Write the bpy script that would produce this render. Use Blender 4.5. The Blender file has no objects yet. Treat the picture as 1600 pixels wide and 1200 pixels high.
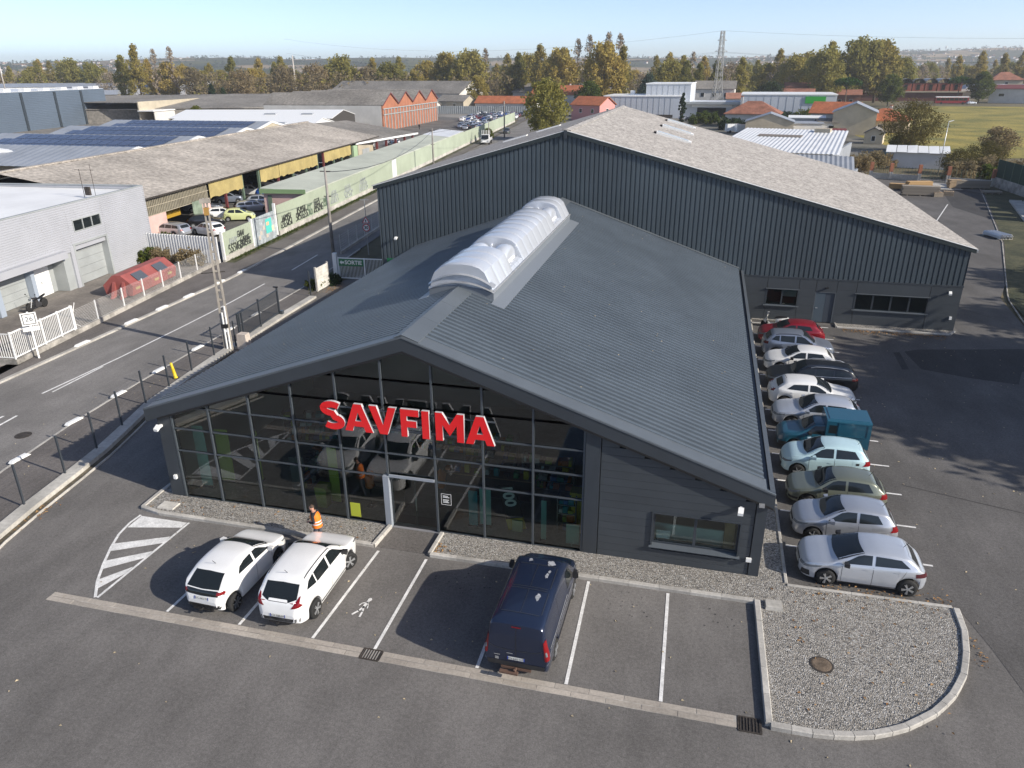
import bpy, bmesh, math, random
import numpy as np
from mathutils import Vector, Matrix
from mathutils.bvhtree import BVHTree
random.seed(7)
SC = bpy.context.scene
COL = SC.collection
R = math.radians

# ---------------------------------------------------------------- camera
def set_camera():
    pit, yaw, roll = 0.3992, -0.2469, -0.0064
    fwd = Vector((math.sin(yaw), math.cos(yaw), 0)); right = Vector((math.cos(yaw), -math.sin(yaw), 0)); up = Vector((0, 0, 1))
    d = math.cos(pit)*fwd - math.sin(pit)*up; u = math.sin(pit)*fwd + math.cos(pit)*up
    r2 = math.cos(roll)*right + math.sin(roll)*u; u2 = -math.sin(roll)*right + math.cos(roll)*u
    cam = bpy.data.cameras.new('camera'); o = bpy.data.objects.new('camera', cam); COL.objects.link(o)
    m = Matrix((r2, u2, -d)).transposed().to_4x4(); m.translation = Vector((20.5331, -22.8571, 16.4778))
    o.matrix_world = m
    cam.sensor_width = 36; cam.lens = 1165.19/1600*36
    cam.clip_start = .3; cam.clip_end = 30000
    SC.camera = o
set_camera()
# ---------------------------------------------------------------- sky and sun
SUN_EL = R(28.0)
SUN_TO = Vector((.973*math.cos(SUN_EL), -.232*math.cos(SUN_EL), math.sin(SUN_EL)))
W = bpy.data.worlds.new('World'); SC.world = W; W.use_nodes = True
nt = W.node_tree; bg = nt.nodes['Background']
sky = nt.nodes.new('ShaderNodeTexSky'); sky.sky_type = 'NISHITA'; sky.sun_disc = False
sky.sun_elevation = SUN_EL; sky.sun_rotation = math.atan2(SUN_TO.x, SUN_TO.y)
sky.altitude = 150; sky.air_density = .45; sky.dust_density = .55; sky.ozone_density = .0
nt.links.new(sky.outputs[0], bg.inputs[0]); bg.inputs[1].default_value = .15
sl = bpy.data.lights.new('sun', 'SUN'); sl.energy = 4.2; sl.angle = R(.53); sl.color = (1, .93, .82)
so = bpy.data.objects.new('sun', sl); COL.objects.link(so)
so.rotation_euler = SUN_TO.to_track_quat('Z', 'Y').to_euler()
SC.render.engine = 'CYCLES'
SC.view_settings.view_transform = 'Standard'; SC.view_settings.look = 'None'
SC.view_settings.exposure = 0.55; SC.view_settings.gamma = 1
SC.cycles.max_bounces = 8; SC.cycles.transparent_max_bounces = 16; SC.cycles.volume_bounces = 0

# ---------------------------------------------------------------- mesh helper
class MB:
    def __init__(s): s.v = []; s.f = []; s.m = []
    def add(s, vs, fs, mi=0):
        n = len(s.v); s.v += [tuple(v) for v in vs]
        for f in fs: s.f.append(tuple(i+n for i in f)); s.m.append(mi)
        return s
    def hexa(s, p, mi=0): return s.add(p, [(3,2,1,0),(4,5,6,7),(0,1,5,4),(1,2,6,5),(2,3,7,6),(3,0,4,7)], mi)
    def box(s, x0, x1, y0, y1, z0, z1, mi=0):
        return s.hexa([(x0,y0,z0),(x1,y0,z0),(x1,y1,z0),(x0,y1,z0),(x0,y0,z1),(x1,y0,z1),(x1,y1,z1),(x0,y1,z1)], mi)
    def obox(s, c, sx, sy, z0, z1, a=0, mi=0):
        ca, sa = math.cos(a), math.sin(a)
        q = [(c[0]+x*ca-y*sa, c[1]+x*sa+y*ca) for x, y in ((-sx/2,-sy/2),(sx/2,-sy/2),(sx/2,sy/2),(-sx/2,sy/2))]
        return s.hexa([(x,y,z0) for x,y in q]+[(x,y,z1) for x,y in q], mi)
    def bar(s, a, b, w, h, mi=0, up=(0,0,1)):
        a, b = Vector(a), Vector(b); d = (b-a).normalized(); u = Vector(up)
        if abs(d.dot(u)) > .98: u = Vector((0,1,0))
        r = d.cross(u).normalized(); u = r.cross(d).normalized()
        q = [-r*w/2-u*h/2, r*w/2-u*h/2, r*w/2+u*h/2, -r*w/2+u*h/2]
        return s.hexa([a+x for x in q]+[b+x for x in q], mi)
    def prism(s, poly, z0, z1, mi=0, top=None):
        n = len(poly); t = top or poly
        s.add([(x,y,z0) for x,y in poly]+[(x,y,z1) for x,y in t], [tuple(range(n-1,-1,-1)), tuple(range(n,2*n))]+[(i,(i+1)%n,n+(i+1)%n,n+i) for i in range(n)], mi); return s
    def ext(s, poly, ax, a, b, mi=0):
        n = len(poly)
        mk = {'x': lambda p, t: (t,p[0],p[1]), 'y': lambda p, t: (p[0],t,p[1])}[ax]
        s.add([mk(p,a) for p in poly]+[mk(p,b) for p in poly], [tuple(range(n-1,-1,-1)), tuple(range(n,2*n))]+[(i,(i+1)%n,n+(i+1)%n,n+i) for i in range(n)], mi); return s
    def face(s, *p, mi=0): return s.add(p, [tuple(range(len(p)))], mi)
    def tube(s, pts, r, n=6, mi=0, caps=True):
        pts = [Vector(p) for p in pts]; k = len(pts); rs = r if isinstance(r, (list, tuple)) else [r]*k
        vs = []
        for i, p in enumerate(pts):
            d = (pts[min(i+1,k-1)]-pts[max(i-1,0)]).normalized()
            a = Vector((0,0,1)) if abs(d.z) < .9 else Vector((1,0,0))
            e1 = d.cross(a).normalized(); e2 = d.cross(e1)
            vs += [p+(e1*math.cos(t)+e2*math.sin(t))*rs[i] for t in [2*math.pi*j/n for j in range(n)]]
        fs = [(i*n+j, i*n+(j+1)%n, (i+1)*n+(j+1)%n, (i+1)*n+j) for i in range(k-1) for j in range(n)]
        if caps: fs += [tuple(range(n-1,-1,-1)), tuple(range((k-1)*n, k*n))]
        return s.add(vs, fs, mi)
    def lathe(s, prof, c=(0,0,0), n=16, ax='z', mi=0):
        vs = []
        for r, h in prof:
            for j in range(n):
                t = 2*math.pi*j/n; a, b = r*math.cos(t), r*math.sin(t)
                q = (a,b,h) if ax == 'z' else ((a,h,b) if ax == 'y' else (h,a,b))
                vs.append((c[0]+q[0], c[1]+q[1], c[2]+q[2]))
        k = len(prof)
        fs = [(i*n+j, i*n+(j+1)%n, (i+1)*n+(j+1)%n, (i+1)*n+j) for i in range(k-1) for j in range(n)]
        fs += [tuple(range(n-1,-1,-1)), tuple(range((k-1)*n, k*n))]
        return s.add(vs, fs, mi)
    def grid(s, rows, mi=0, close=False):
        n = len(rows[0]); vs = [p for r in rows for p in r]
        fs = [(i*n+j, i*n+j+1, (i+1)*n+j+1, (i+1)*n+j) for i in range(len(rows)-1) for j in range(n-1)]
        return s.add(vs, fs, mi)
    def mesh(s, name, mats, smooth=False):
        me = bpy.data.meshes.new(name); me.from_pydata(s.v, [], s.f)
        for m in (mats if isinstance(mats, (list, tuple)) else [mats]): me.materials.append(m)
        if any(s.m): me.polygons.foreach_set('material_index', s.m)
        if smooth: me.polygons.foreach_set('use_smooth', [True]*len(s.f))
        me.update(); return me
    def build(s, name, mats, parent=None, smooth=False, loc=None):
        return obj(name, s.mesh(name, mats, smooth), parent, loc)
def obj(name, me, parent=None, loc=None, rz=0):
    o = bpy.data.objects.new(name, me); COL.objects.link(o)
    if parent is not None: o.parent = parent
    if loc is not None: o.location = loc
    if rz: o.rotation_euler = (0,0,rz)
    return o
def fixn(o):
    bm = bmesh.new(); bm.from_mesh(o.data); bmesh.ops.recalc_face_normals(bm, faces=bm.faces); bm.to_mesh(o.data); bm.free(); return o
def thing(name, label, cat, loc=(0,0,0), rz=0, group=None):
    o = obj(name, None, None, loc, rz); o.empty_display_size = .2
    return tag(o, label, cat, group)
def tag(o, label, cat, group=None):
    o['label'] = label; o['category'] = cat
    if group: o['group'] = group
    return o
def kind(o, k): o['kind'] = k; return o
def copy_tree(o, parent=None):
    c = o.copy(); COL.objects.link(c)
    if parent is not None: c.parent = parent
    for ch in list(o.children): copy_tree(ch, c)
    return c
def lerp(a, b, t): return a+(b-a)*t
def interp(tab, x): return float(np.interp(x, [t[0] for t in tab], [t[1] for t in tab]))
def text_mesh(s, size, depth=0.0, bold=0.0):
    cu = bpy.data.curves.new('t', 'FONT'); cu.body = s; cu.size = size; cu.extrude = depth; cu.offset = bold
    cu.align_x = 'CENTER'; cu.align_y = 'CENTER'; cu.resolution_u = 3
    o = bpy.data.objects.new('t', cu); COL.objects.link(o)
    dg = bpy.context.evaluated_depsgraph_get(); dg.update()
    me = bpy.data.meshes.new_from_object(o.evaluated_get(dg))
    bpy.data.objects.remove(o); bpy.data.curves.remove(cu); return me

# ---------------------------------------------------------------- materials
def M(name, col, rough=.6, metal=0., var=None, fine=None, bump=None, coat=0., space='P', col2=None, spec=.5, stretch=None, emit=None, randc=0, alpha=None):
    m = bpy.data.materials.new(name); m.use_nodes = True; t = m.node_tree; N = t.nodes; L = t.links; b = N['Principled BSDF']
    b.inputs['Roughness'].default_value = rough; b.inputs['Metallic'].default_value = metal
    b.inputs['Specular IOR Level'].default_value = spec
    if coat: b.inputs['Coat Weight'].default_value = coat; b.inputs['Coat Roughness'].default_value = .06
    c4 = (*col, 1); b.inputs['Base Color'].default_value = c4
    if var or fine or bump:
        if space == 'P': src = N.new('ShaderNodeNewGeometry').outputs['Position']
        else: src = N.new('ShaderNodeTexCoord').outputs['Object']
        if stretch:
            mp = N.new('ShaderNodeMapping'); mp.inputs['Scale'].default_value = stretch; L.new(src, mp.inputs[0]); src = mp.outputs[0]
    cur = None
    def mixc(a, bcol, fac, mode='MIX'):
        x = N.new('ShaderNodeMix'); x.data_type = 'RGBA'; x.blend_type = mode
        if isinstance(a, tuple): x.inputs[6].default_value = a
        else: L.new(a, x.inputs[6])
        if isinstance(bcol, tuple): x.inputs[7].default_value = bcol
        else: L.new(bcol, x.inputs[7])
        if isinstance(fac, float): x.inputs[0].default_value = fac
        else: L.new(fac, x.inputs[0])
        return x.outputs[2]
    def noise(sc, det=4, rgh=.6, lo=.35, hi=.65):
        n = N.new('ShaderNodeTexNoise'); n.inputs['Scale'].default_value = sc; n.inputs['Detail'].default_value = det; n.inputs['Roughness'].default_value = rgh
        L.new(src, n.inputs['Vector'])
        r = N.new('ShaderNodeMapRange'); r.inputs[1].default_value = lo; r.inputs[2].default_value = hi; L.new(n.outputs[0], r.inputs[0]); return r.outputs[0]
    cur = c4
    if var:
        sc, amt = var
        lo = tuple(max(0, x*(1-amt)) for x in col)+(1,); hi = (tuple(col2)+(1,)) if col2 else tuple(min(1, x*(1+amt)) for x in col)+(1,)
        cur = mixc(lo, hi, noise(sc))
    if fine:
        sc, amt = fine
        f = mixc((1-amt,)*3+(1,), (1+amt,)*3+(1,), noise(sc, 2, .7, .3, .7)); cur = mixc(cur, f, 1.0, 'MULTIPLY')
    if randc:
        oi = N.new('ShaderNodeObjectInfo'); r = N.new('ShaderNodeMapRange'); r.inputs[3].default_value = 1-randc; r.inputs[4].default_value = 1+randc
        L.new(oi.outputs['Random'], r.inputs[0]); cb = N.new('ShaderNodeCombineColor')
        for i in range(3): L.new(r.outputs[0], cb.inputs[i])
        cur = mixc(cur, cb.outputs[0], 1.0, 'MULTIPLY')
    if not isinstance(cur, tuple): L.new(cur, b.inputs['Base Color'])
    if bump:
        sc, dist = bump
        n = N.new('ShaderNodeTexNoise'); n.inputs['Scale'].default_value = sc; n.inputs['Detail'].default_value = 3; L.new(src, n.inputs['Vector'])
        bp = N.new('ShaderNodeBump'); bp.inputs['Distance'].default_value = dist; L.new(n.outputs[0], bp.inputs['Height']); L.new(bp.outputs[0], b.inputs['Normal'])
    if emit: b.inputs['Emission Color'].default_value = (*emit[:3], 1); b.inputs['Emission Strength'].default_value = emit[3]
    return m
def asphalt(name, col, patch=.16, seed=0.):
    m = M(name, col, .92, var=(.16, patch), fine=(9, .16), bump=(45, .006), spec=.25)
    t = m.node_tree; N = t.nodes; L = t.links; b = N['Principled BSDF']; src = N['Geometry'] if 'Geometry' in N else None
    # grit speckle: tiny pale stones
    pos = [n for n in N if n.bl_idname == 'ShaderNodeNewGeometry'][0].outputs['Position']
    v = N.new('ShaderNodeTexNoise'); v.inputs['Scale'].default_value = 26; v.inputs['Detail'].default_value = 2; v.inputs['Roughness'].default_value = .8; L.new(pos, v.inputs['Vector'])
    r = N.new('ShaderNodeMapRange'); r.inputs[1].default_value = .3; r.inputs[2].default_value = .72; r.inputs[3].default_value = .74; r.inputs[4].default_value = 1.3; L.new(v.outputs[0], r.inputs[0])
    old = b.inputs['Base Color'].links[0].from_socket
    x = N.new('ShaderNodeMix'); x.data_type = 'RGBA'; x.blend_type = 'MULTIPLY'; x.inputs[0].default_value = 1
    L.new(old, x.inputs[6]); cb = N.new('ShaderNodeCombineColor')
    for i in range(3): L.new(r.outputs[0], cb.inputs[i])
    L.new(cb.outputs[0], x.inputs[7])
    # old tyre and water streaks, metres wide
    w = N.new('ShaderNodeTexNoise'); w.inputs['Scale'].default_value = 1.0; w.inputs['Detail'].default_value = 6; w.inputs['Roughness'].default_value = .65
    mp = N.new('ShaderNodeMapping'); mp.inputs['Scale'].default_value = (.9, .35, 1); mp.inputs['Rotation'].default_value = (0, 0, .3+seed); L.new(pos, mp.inputs[0]); L.new(mp.outputs[0], w.inputs['Vector'])
    r2 = N.new('ShaderNodeMapRange'); r2.inputs[1].default_value = .35; r2.inputs[2].default_value = .7; r2.inputs[3].default_value = .86; r2.inputs[4].default_value = 1.12; L.new(w.outputs[0], r2.inputs[0])
    x2 = N.new('ShaderNodeMix'); x2.data_type = 'RGBA'; x2.blend_type = 'MULTIPLY'; x2.inputs[0].default_value = 1
    cb2 = N.new('ShaderNodeCombineColor')
    for i in range(3): L.new(r2.outputs[0], cb2.inputs[i])
    L.new(x.outputs[2], x2.inputs[6]); L.new(cb2.outputs[0], x2.inputs[7]); L.new(x2.outputs[2], b.inputs['Base Color'])
    return m
def gravel_mat(name):
    m = bpy.data.materials.new(name); m.use_nodes = True; t = m.node_tree; N = t.nodes; L = t.links; b = N['Principled BSDF']
    pos = N.new('ShaderNodeNewGeometry').outputs['Position']
    v = N.new('ShaderNodeTexVoronoi'); v.inputs['Scale'].default_value = 27; v.inputs['Randomness'].default_value = 1; L.new(pos, v.inputs['Vector'])
    sep = N.new('ShaderNodeSeparateColor'); L.new(v.outputs['Color'], sep.inputs[0])
    cr = N.new('ShaderNodeValToRGB'); e = cr.color_ramp; e.elements[0].position = 0; e.elements[0].color = (.10,.095,.09,1); e.elements[1].position = 1; e.elements[1].color = (.8,.78,.74,1)
    for p, c in ((.2,(.28,.265,.24,1)),(.42,(.45,.42,.38,1)),(.6,(.48,.43,.36,1)),(.8,(.56,.53,.48,1))):
        k = e.elements.new(p); k.color = c
    L.new(sep.outputs[0], cr.inputs[0])
    r = N.new('ShaderNodeMapRange'); r.inputs[1].default_value = 0; r.inputs[2].default_value = .045; r.inputs[3].default_value = 1; r.inputs[4].default_value = .4; L.new(v.outputs['Distance'], r.inputs[0])
    x = N.new('ShaderNodeMix'); x.data_type = 'RGBA'; x.blend_type = 'MULTIPLY'; x.inputs[0].default_value = .6; L.new(cr.outputs[0], x.inputs[6]); cb = N.new('ShaderNodeCombineColor')
    for i in range(3): L.new(r.outputs[0], cb.inputs[i])
    L.new(cb.outputs[0], x.inputs[7]); L.new(x.outputs[2], b.inputs['Base Color']); b.inputs['Roughness'].default_value = .85
    bp = N.new('ShaderNodeBump'); bp.inputs['Distance'].default_value = .03; bp.invert = True; L.new(v.outputs['Distance'], bp.inputs['Height']); L.new(bp.outputs[0], b.inputs['Normal'])
    return m
def glass_mat(name, tint, ior=1.7, gain=1.6, rough=.0):
    m = bpy.data.materials.new(name); m.use_nodes = True; t = m.node_tree; N = t.nodes; L = t.links; N.clear()
    o = N.new('ShaderNodeOutputMaterial'); mx = N.new('ShaderNodeMixShader'); tr = N.new('ShaderNodeBsdfTransparent'); g = N.new('ShaderNodeBsdfGlossy'); f = N.new('ShaderNodeFresnel'); mu = N.new('ShaderNodeMath')
    tr.inputs[0].default_value = (*tint, 1); g.inputs['Roughness'].default_value = rough; g.inputs[0].default_value = (.95,.97,1,1); f.inputs[0].default_value = ior
    mu.operation = 'MULTIPLY'; mu.inputs[1].default_value = gain; mu.use_clamp = True
    L.new(f.outputs[0], mu.inputs[0]); L.new(mu.outputs[0], mx.inputs[0]); L.new(tr.outputs[0], mx.inputs[1]); L.new(g.outputs[0], mx.inputs[2]); L.new(mx.outputs[0], o.inputs[0])
    return m
def leaf_mat(name, cols, tr=.48):
    m = bpy.data.materials.new(name); m.use_nodes = True; t = m.node_tree; N = t.nodes; L = t.links; N.clear()
    o = N.new('ShaderNodeOutputMaterial'); mx = N.new('ShaderNodeMixShader'); d = N.new('ShaderNodeBsdfDiffuse'); tl = N.new('ShaderNodeBsdfTranslucent')
    pos = N.new('ShaderNodeTexCoord').outputs['Object']; n = N.new('ShaderNodeTexNoise'); n.inputs['Scale'].default_value = .45; n.inputs['Detail'].default_value = 5; n.inputs['Roughness'].default_value = .7; L.new(pos, n.inputs['Vector'])
    oi = N.new('ShaderNodeObjectInfo'); ad = N.new('ShaderNodeMath'); ad.operation = 'MULTIPLY_ADD'; ad.inputs[1].default_value = .5; L.new(oi.outputs['Random'], ad.inputs[0]); L.new(n.outputs[0], ad.inputs[2])
    mr = N.new('ShaderNodeMapRange'); mr.inputs[1].default_value = .4; mr.inputs[2].default_value = 1.1; L.new(ad.outputs[0], mr.inputs[0])
    cr = N.new('ShaderNodeValToRGB'); e = cr.color_ramp
    e.elements[0].color = (*cols[0],1); e.elements[1].color = (*cols[-1],1)
    for i, c in enumerate(cols[1:-1]): k = e.elements.new((i+1)/(len(cols)-1)); k.color = (*c,1)
    L.new(mr.outputs[0], cr.inputs[0]); L.new(cr.outputs[0], d.inputs[0]); L.new(cr.outputs[0], tl.inputs[0]); mx.inputs[0].default_value = tr
    L.new(d.outputs[0], mx.inputs[1]); L.new(tl.outputs[0], mx.inputs[2]); L.new(mx.outputs[0], o.inputs[0]); return m

A = dict(
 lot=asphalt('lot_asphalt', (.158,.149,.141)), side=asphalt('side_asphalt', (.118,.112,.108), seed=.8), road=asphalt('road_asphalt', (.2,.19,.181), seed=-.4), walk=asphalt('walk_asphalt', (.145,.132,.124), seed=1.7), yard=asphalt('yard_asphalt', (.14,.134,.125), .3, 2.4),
 white=M('road_paint', (.72,.71,.69), .7, var=(2.5,.14), fine=(14,.16)),
 gravel=gravel_mat('pebble_gravel'),
 kerb=M('kerb_concrete', (.42,.4,.365), .9, var=(.7,.18), fine=(10,.14), randc=.1, bump=(30,.003)),
 paver=M('paver_concrete', (.37,.33,.285), .9, var=(.5,.14), fine=(12,.14), randc=.12, bump=(30,.003)),
 conc=M('plain_concrete', (.45,.43,.39), .9, var=(.5,.22), fine=(6,.14), bump=(20,.004)),
 concd=M('weathered_concrete', (.33,.31,.28), .9, var=(.8,.4), fine=(5,.2), bump=(20,.004)),
 iron=M('cast_iron', (.06,.05,.042), .7, .3, var=(6,.4)),
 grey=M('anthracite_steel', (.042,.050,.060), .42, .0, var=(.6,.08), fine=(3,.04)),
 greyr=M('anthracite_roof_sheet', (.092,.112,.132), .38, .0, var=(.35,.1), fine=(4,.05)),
 greyl=M('pale_anthracite_trim', (.10,.115,.13), .4, .0, var=(.5,.08)),
 clad=M('anthracite_board', (.05,.058,.067), .5, var=(.5,.08), randc=.07),
 bwall=M('anthracite_profile_sheet', (.066,.085,.100), .45, var=(.25,.1), randc=.06),
 black=M('black_plastic', (.012,.012,.013), .5), dark=M('dark_void', (.01,.01,.011), .8),
 alu=M('mullion_grey', (.085,.10,.115), .35, .3),
 glass=glass_mat('shop_glass', (.60,.74,.67), 1.6, 1.7), wglass=glass_mat('window_glass', (.78,.85,.82), 1.5, 1.3),
 poly=M('opal_polycarbonate', (.58,.61,.66), .22, .3, spec=.7, var=(.7,.04)), galv=M('galvanised', (.5,.51,.52), .4, .6, var=(2,.12)),
 red=M('sign_red', (.82,.016,.02), .35), wht=M('white_enamel', (.82,.82,.80), .4), side_w=M('letter_side_grey', (.5,.5,.52), .4),
)
# ================================================================ GROUND, ROADS, KERBS
LAND = M('plain_land', (.10,.095,.045), .95, var=(.02,.45), col2=(.16,.13,.07), fine=(.6,.25))
MEADOW = M('meadow', (.18,.18,.03), .95, var=(.07,.3), col2=(.33,.26,.05), fine=(1.6,.35), bump=(1.5,.25))
LAWN = M('mossy_ground', (.05,.06,.022), .95, var=(.35,.4), col2=(.09,.085,.04), fine=(3,.35), bump=(6,.05))
def sheet(name, poly, z, mat):
    o = MB().face(*[(x,y,z) for x,y in poly]).build(name, mat); return kind(o, 'structure')
g = MB().face((-9000,-3000,-.06),(9000,-3000,-.06),(9000,14000,-.06),(-9000,14000,-.06)).build('ground', LAND); kind(g, 'structure')
# kerb lines of the road
def XL(y): return interp([(-60,-15.2),(8,-17.7),(33,-18.25),(240,-41.0),(400,-58.5)], y)
def XR(y): return interp([(-60,6),(-20,-3.6),(-8,-7.2),(0,-8.8),(5,-9.55),(10,-9.9),(21,-10.3),(32,-10.75),(45,-12.2),(240,-33.6),(400,-51.2)], y)
YS = [-60,-30,-15,-8,-3,0,3,5,8,10,15,21,26,32,38,45,60,80,110,150,200,240,300,400]
rp = [(XR(y), y) for y in YS]+[(XL(y), y) for y in reversed(YS)]
yardp = [(-7,-60),(60,-60),(60,28)]
sheet('parking_ground', [(-7.0,-60),(48,-60),(48,29),(42.6,31),(43.5,40),(52,62),(62,104),(60,112),(40,112),(38.5,67),(-4,67),(-6.5,40),(-9.2,31),(-8.6,24),(-8.0,15),(-7.25,7.6),(-5.6,.2),(-3.2,-8),(1.5,-20),(8,-40)], 0, A['lot'])
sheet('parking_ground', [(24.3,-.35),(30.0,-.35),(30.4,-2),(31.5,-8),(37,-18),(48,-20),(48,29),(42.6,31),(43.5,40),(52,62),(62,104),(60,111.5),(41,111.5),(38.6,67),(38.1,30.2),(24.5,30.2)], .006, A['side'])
sheet('road', rp, .002, A['road'])
sheet('pavement', [(XR(y)+.16, y) for y in YS[:15]]+[(-8.9,38),(-8.9,31),(-8.6,24),(-8.0,15),(-7.25,7.6),(-6.4,4),(-5.6,.2),(-4.6,-3.5),(-3.2,-8),(1.5,-20),(8,-40),(12,-60)], .1, A['walk'])
fence_x = lambda y: interp([(-60,-8),(10.8,-19.05),(36.5,-22.3),(240,-43.6),(400,-61)], y)
sheet('pavement', [(XL(y)-.16, y) for y in YS]+[(fence_x(y)+.02, y) for y in reversed(YS)], .1, A['walk'])
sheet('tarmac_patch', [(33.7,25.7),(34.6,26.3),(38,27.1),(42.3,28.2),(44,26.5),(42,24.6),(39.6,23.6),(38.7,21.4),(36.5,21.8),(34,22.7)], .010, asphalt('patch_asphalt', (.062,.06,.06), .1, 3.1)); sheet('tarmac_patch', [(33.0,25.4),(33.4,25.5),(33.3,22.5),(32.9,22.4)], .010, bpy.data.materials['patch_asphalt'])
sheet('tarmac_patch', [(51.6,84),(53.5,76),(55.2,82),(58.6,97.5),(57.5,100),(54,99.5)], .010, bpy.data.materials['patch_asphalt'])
# other sides: yard of the grey building, scrapyard, plain beyond the plots
sheet('yard', [(-10,-60),(-19.3,11),(-22.3,36.6),(-31,39),(-27,12),(-27,-60)], .012, M('beige_yard', (.19,.17,.15), .95, var=(.4,.25), fine=(5,.2)))
sheet('scrapyard_ground', [(-22.5,37),(-44.5,240),(-78,262),(-76,180),(-60,130),(-52,46),(-36,40)], .004, A['yard'])
sheet('town_ground', [(-500,-60),(-30,-60),(-27,40),(-52,46),(-80,190),(-80,262),(-44,250),(-40,420),(-500,420)], -.03, M('town_floor', (.2,.185,.165), .95, var=(.05,.3), fine=(.5,.2)))
sheet('town_ground', [(-30,112),(-4,67),(38.5,67),(44,112),(64,150),(60,205),(55,330),(-45,380),(-34,240)], -.03, M('town_floor_east', (.13,.125,.085), .95, var=(.06,.4), col2=(.19,.175,.15), fine=(.5,.25)))
sheet('meadow', [(62,146),(160,152),(300,170),(300,330),(160,372),(118,374),(90,330),(60,260),(58,200)], -.02, MEADOW)
sheet('grass_strip', [(43.0,28.5),(80,20),(110,104),(61.5,105),(59.2,98),(50.6,62),(44,40)], .02, LAWN)
# ---- kerbs made of single stones
def stones(name, pts, w, h, z0=0., step=1.0, mat=None, gap=.012, side=0, piece='kerb_stone', close=False):
    """a mortar bed with one mesh per stone along a polyline"""
    mat = mat or A['kerb']; P = [Vector((x,y,0)) for x,y in pts]
    seg = [(P[i+1]-P[i]).length for i in range(len(P)-1)]; T = sum(seg)
    def at(t):
        for i, s in enumerate(seg):
            if t <= s or i == len(seg)-1: return P[i].lerp(P[i+1], max(0,min(1,t/s)))
            t -= s
    n = max(1, round(T/step)); bed = MB(); out = []
    root = None
    for i in range(n):
        a, b = at(T*i/n), at(T*(i+1)/n); d = (b-a).normalized(); r = Vector((d.y,-d.x,0)); o = r*side*w/2
        bed.bar(a+o+Vector((0,0,z0+h/2-.02)), b+o+Vector((0,0,z0+h/2-.02)), w*.9, h-.04)
    root = bed.build(name, A['concd']); kind(root, 'structure')
    for i in range(n):
        a, b = at(T*i/n), at(T*(i+1)/n); d = (b-a).normalized(); r = Vector((d.y,-d.x,0)); o = r*side*w/2
        a2, b2 = a+d*gap/2+o, b-d*gap/2+o; j = random.uniform(-.004,.004); c = .02
        m = MB(); q = []
        for p in (a2, b2):
            q.append([p-r*w/2+Vector((0,0,z0)), p+r*w/2+Vector((0,0,z0)), p+r*w/2+Vector((0,0,z0+h-c+j)), p+r*(w/2-c)+Vector((0,0,z0+h+j)), p-r*(w/2-c)+Vector((0,0,z0+h+j)), p-r*w/2+Vector((0,0,z0+h-c+j))])
        m.add(q[0]+q[1], [(5,4,3,2,1,0),(6,7,8,9,10,11)]+[(k,(k+1)%6,6+(k+1)%6,6+k) for k in range(6)])
        m.build(piece, mat, root)
    return root
KH = .13
stones('kerb', [(-.6,.9),(-.6,-1.1),(-.35,-1.35),(9.75,-1.38)], .18, KH)
stones('kerb', [(9.74,-1.45),(9.86,-.1)], .16, KH+.03, step=.75)
stones('kerb', [(11.98,-1.45),(12.0,-.1)], .16, KH+.03, step=.75)
stones('kerb', [(12.0,-1.45),(23.4,-1.38)], .18, KH)
stones('kerb', [(23.5,-1.38),(23.56,-6.6)], .2, KH+.02)
arc = [(23.6,-6.62),(24.6,-6.62),(25.5,-6.52),(26.4,-6.24),(27.2,-5.78),(28.0,-5.12),(28.6,-4.42),(29.15,-3.5),(29.5,-2.5),(29.75,-1.4),(29.8,-.3)]
stones('kerb', arc, .2, KH+.02, step=.52)
stones('kerb', [(24.55,-.28),(29.7,-.22)], .12, KH)
stones('kerb', [(24.52,-.2),(24.62,30.0)], .12, KH)
stones('kerb', [(30.3,29.75),(37.3,29.75),(37.75,30.0),(37.8,30.5)], .14, .1)
stones('kerb', [(30.25,30.5),(30.25,29.7)], .12, .14)
stones('kerb', [(50.4,62),(44,40),(42.6,31),(42.9,22)], .1, .07, step=2, mat=A['concd'])
stones('kerb', [(50.4,62),(59.0,98.2),(60.2,104)], .1, .07, step=3, mat=A['concd'])
stones('kerb', [(XR(y)+.08, y) for y in YS[1:16]], .16, .11)
stones('kerb', [(XL(y)-.08, y) for y in YS[2:19]], .3, .11, step=1.5)
# gravel beds
GZ = .085
def bed(poly, z=GZ): sheet('gravel_bed', poly, z, A['gravel'])
bed([(-.55,.9),(-.55,-1.1),(-.35,-1.3),(9.76,-1.3),(9.8,-.02),(.05,-.02),(.05,.9)])
bed([(12.04,-1.4),(23.4,-1.36),(23.62,-1.36),(23.6,-6.55)]+arc[1:]+[(24.55,-.22),(24.5,29.9),(23.55,29.9),(23.55,-.02),(12.04,-.02)])
bed([(30.3,30.6),(30.3,29.85),(37.3,29.85),(37.7,30.05),(37.7,30.6)], .07)
bed([(24.7,30.6),(28.4,30.6),(28.4,30.25),(24.7,30.25)], .05)
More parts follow.
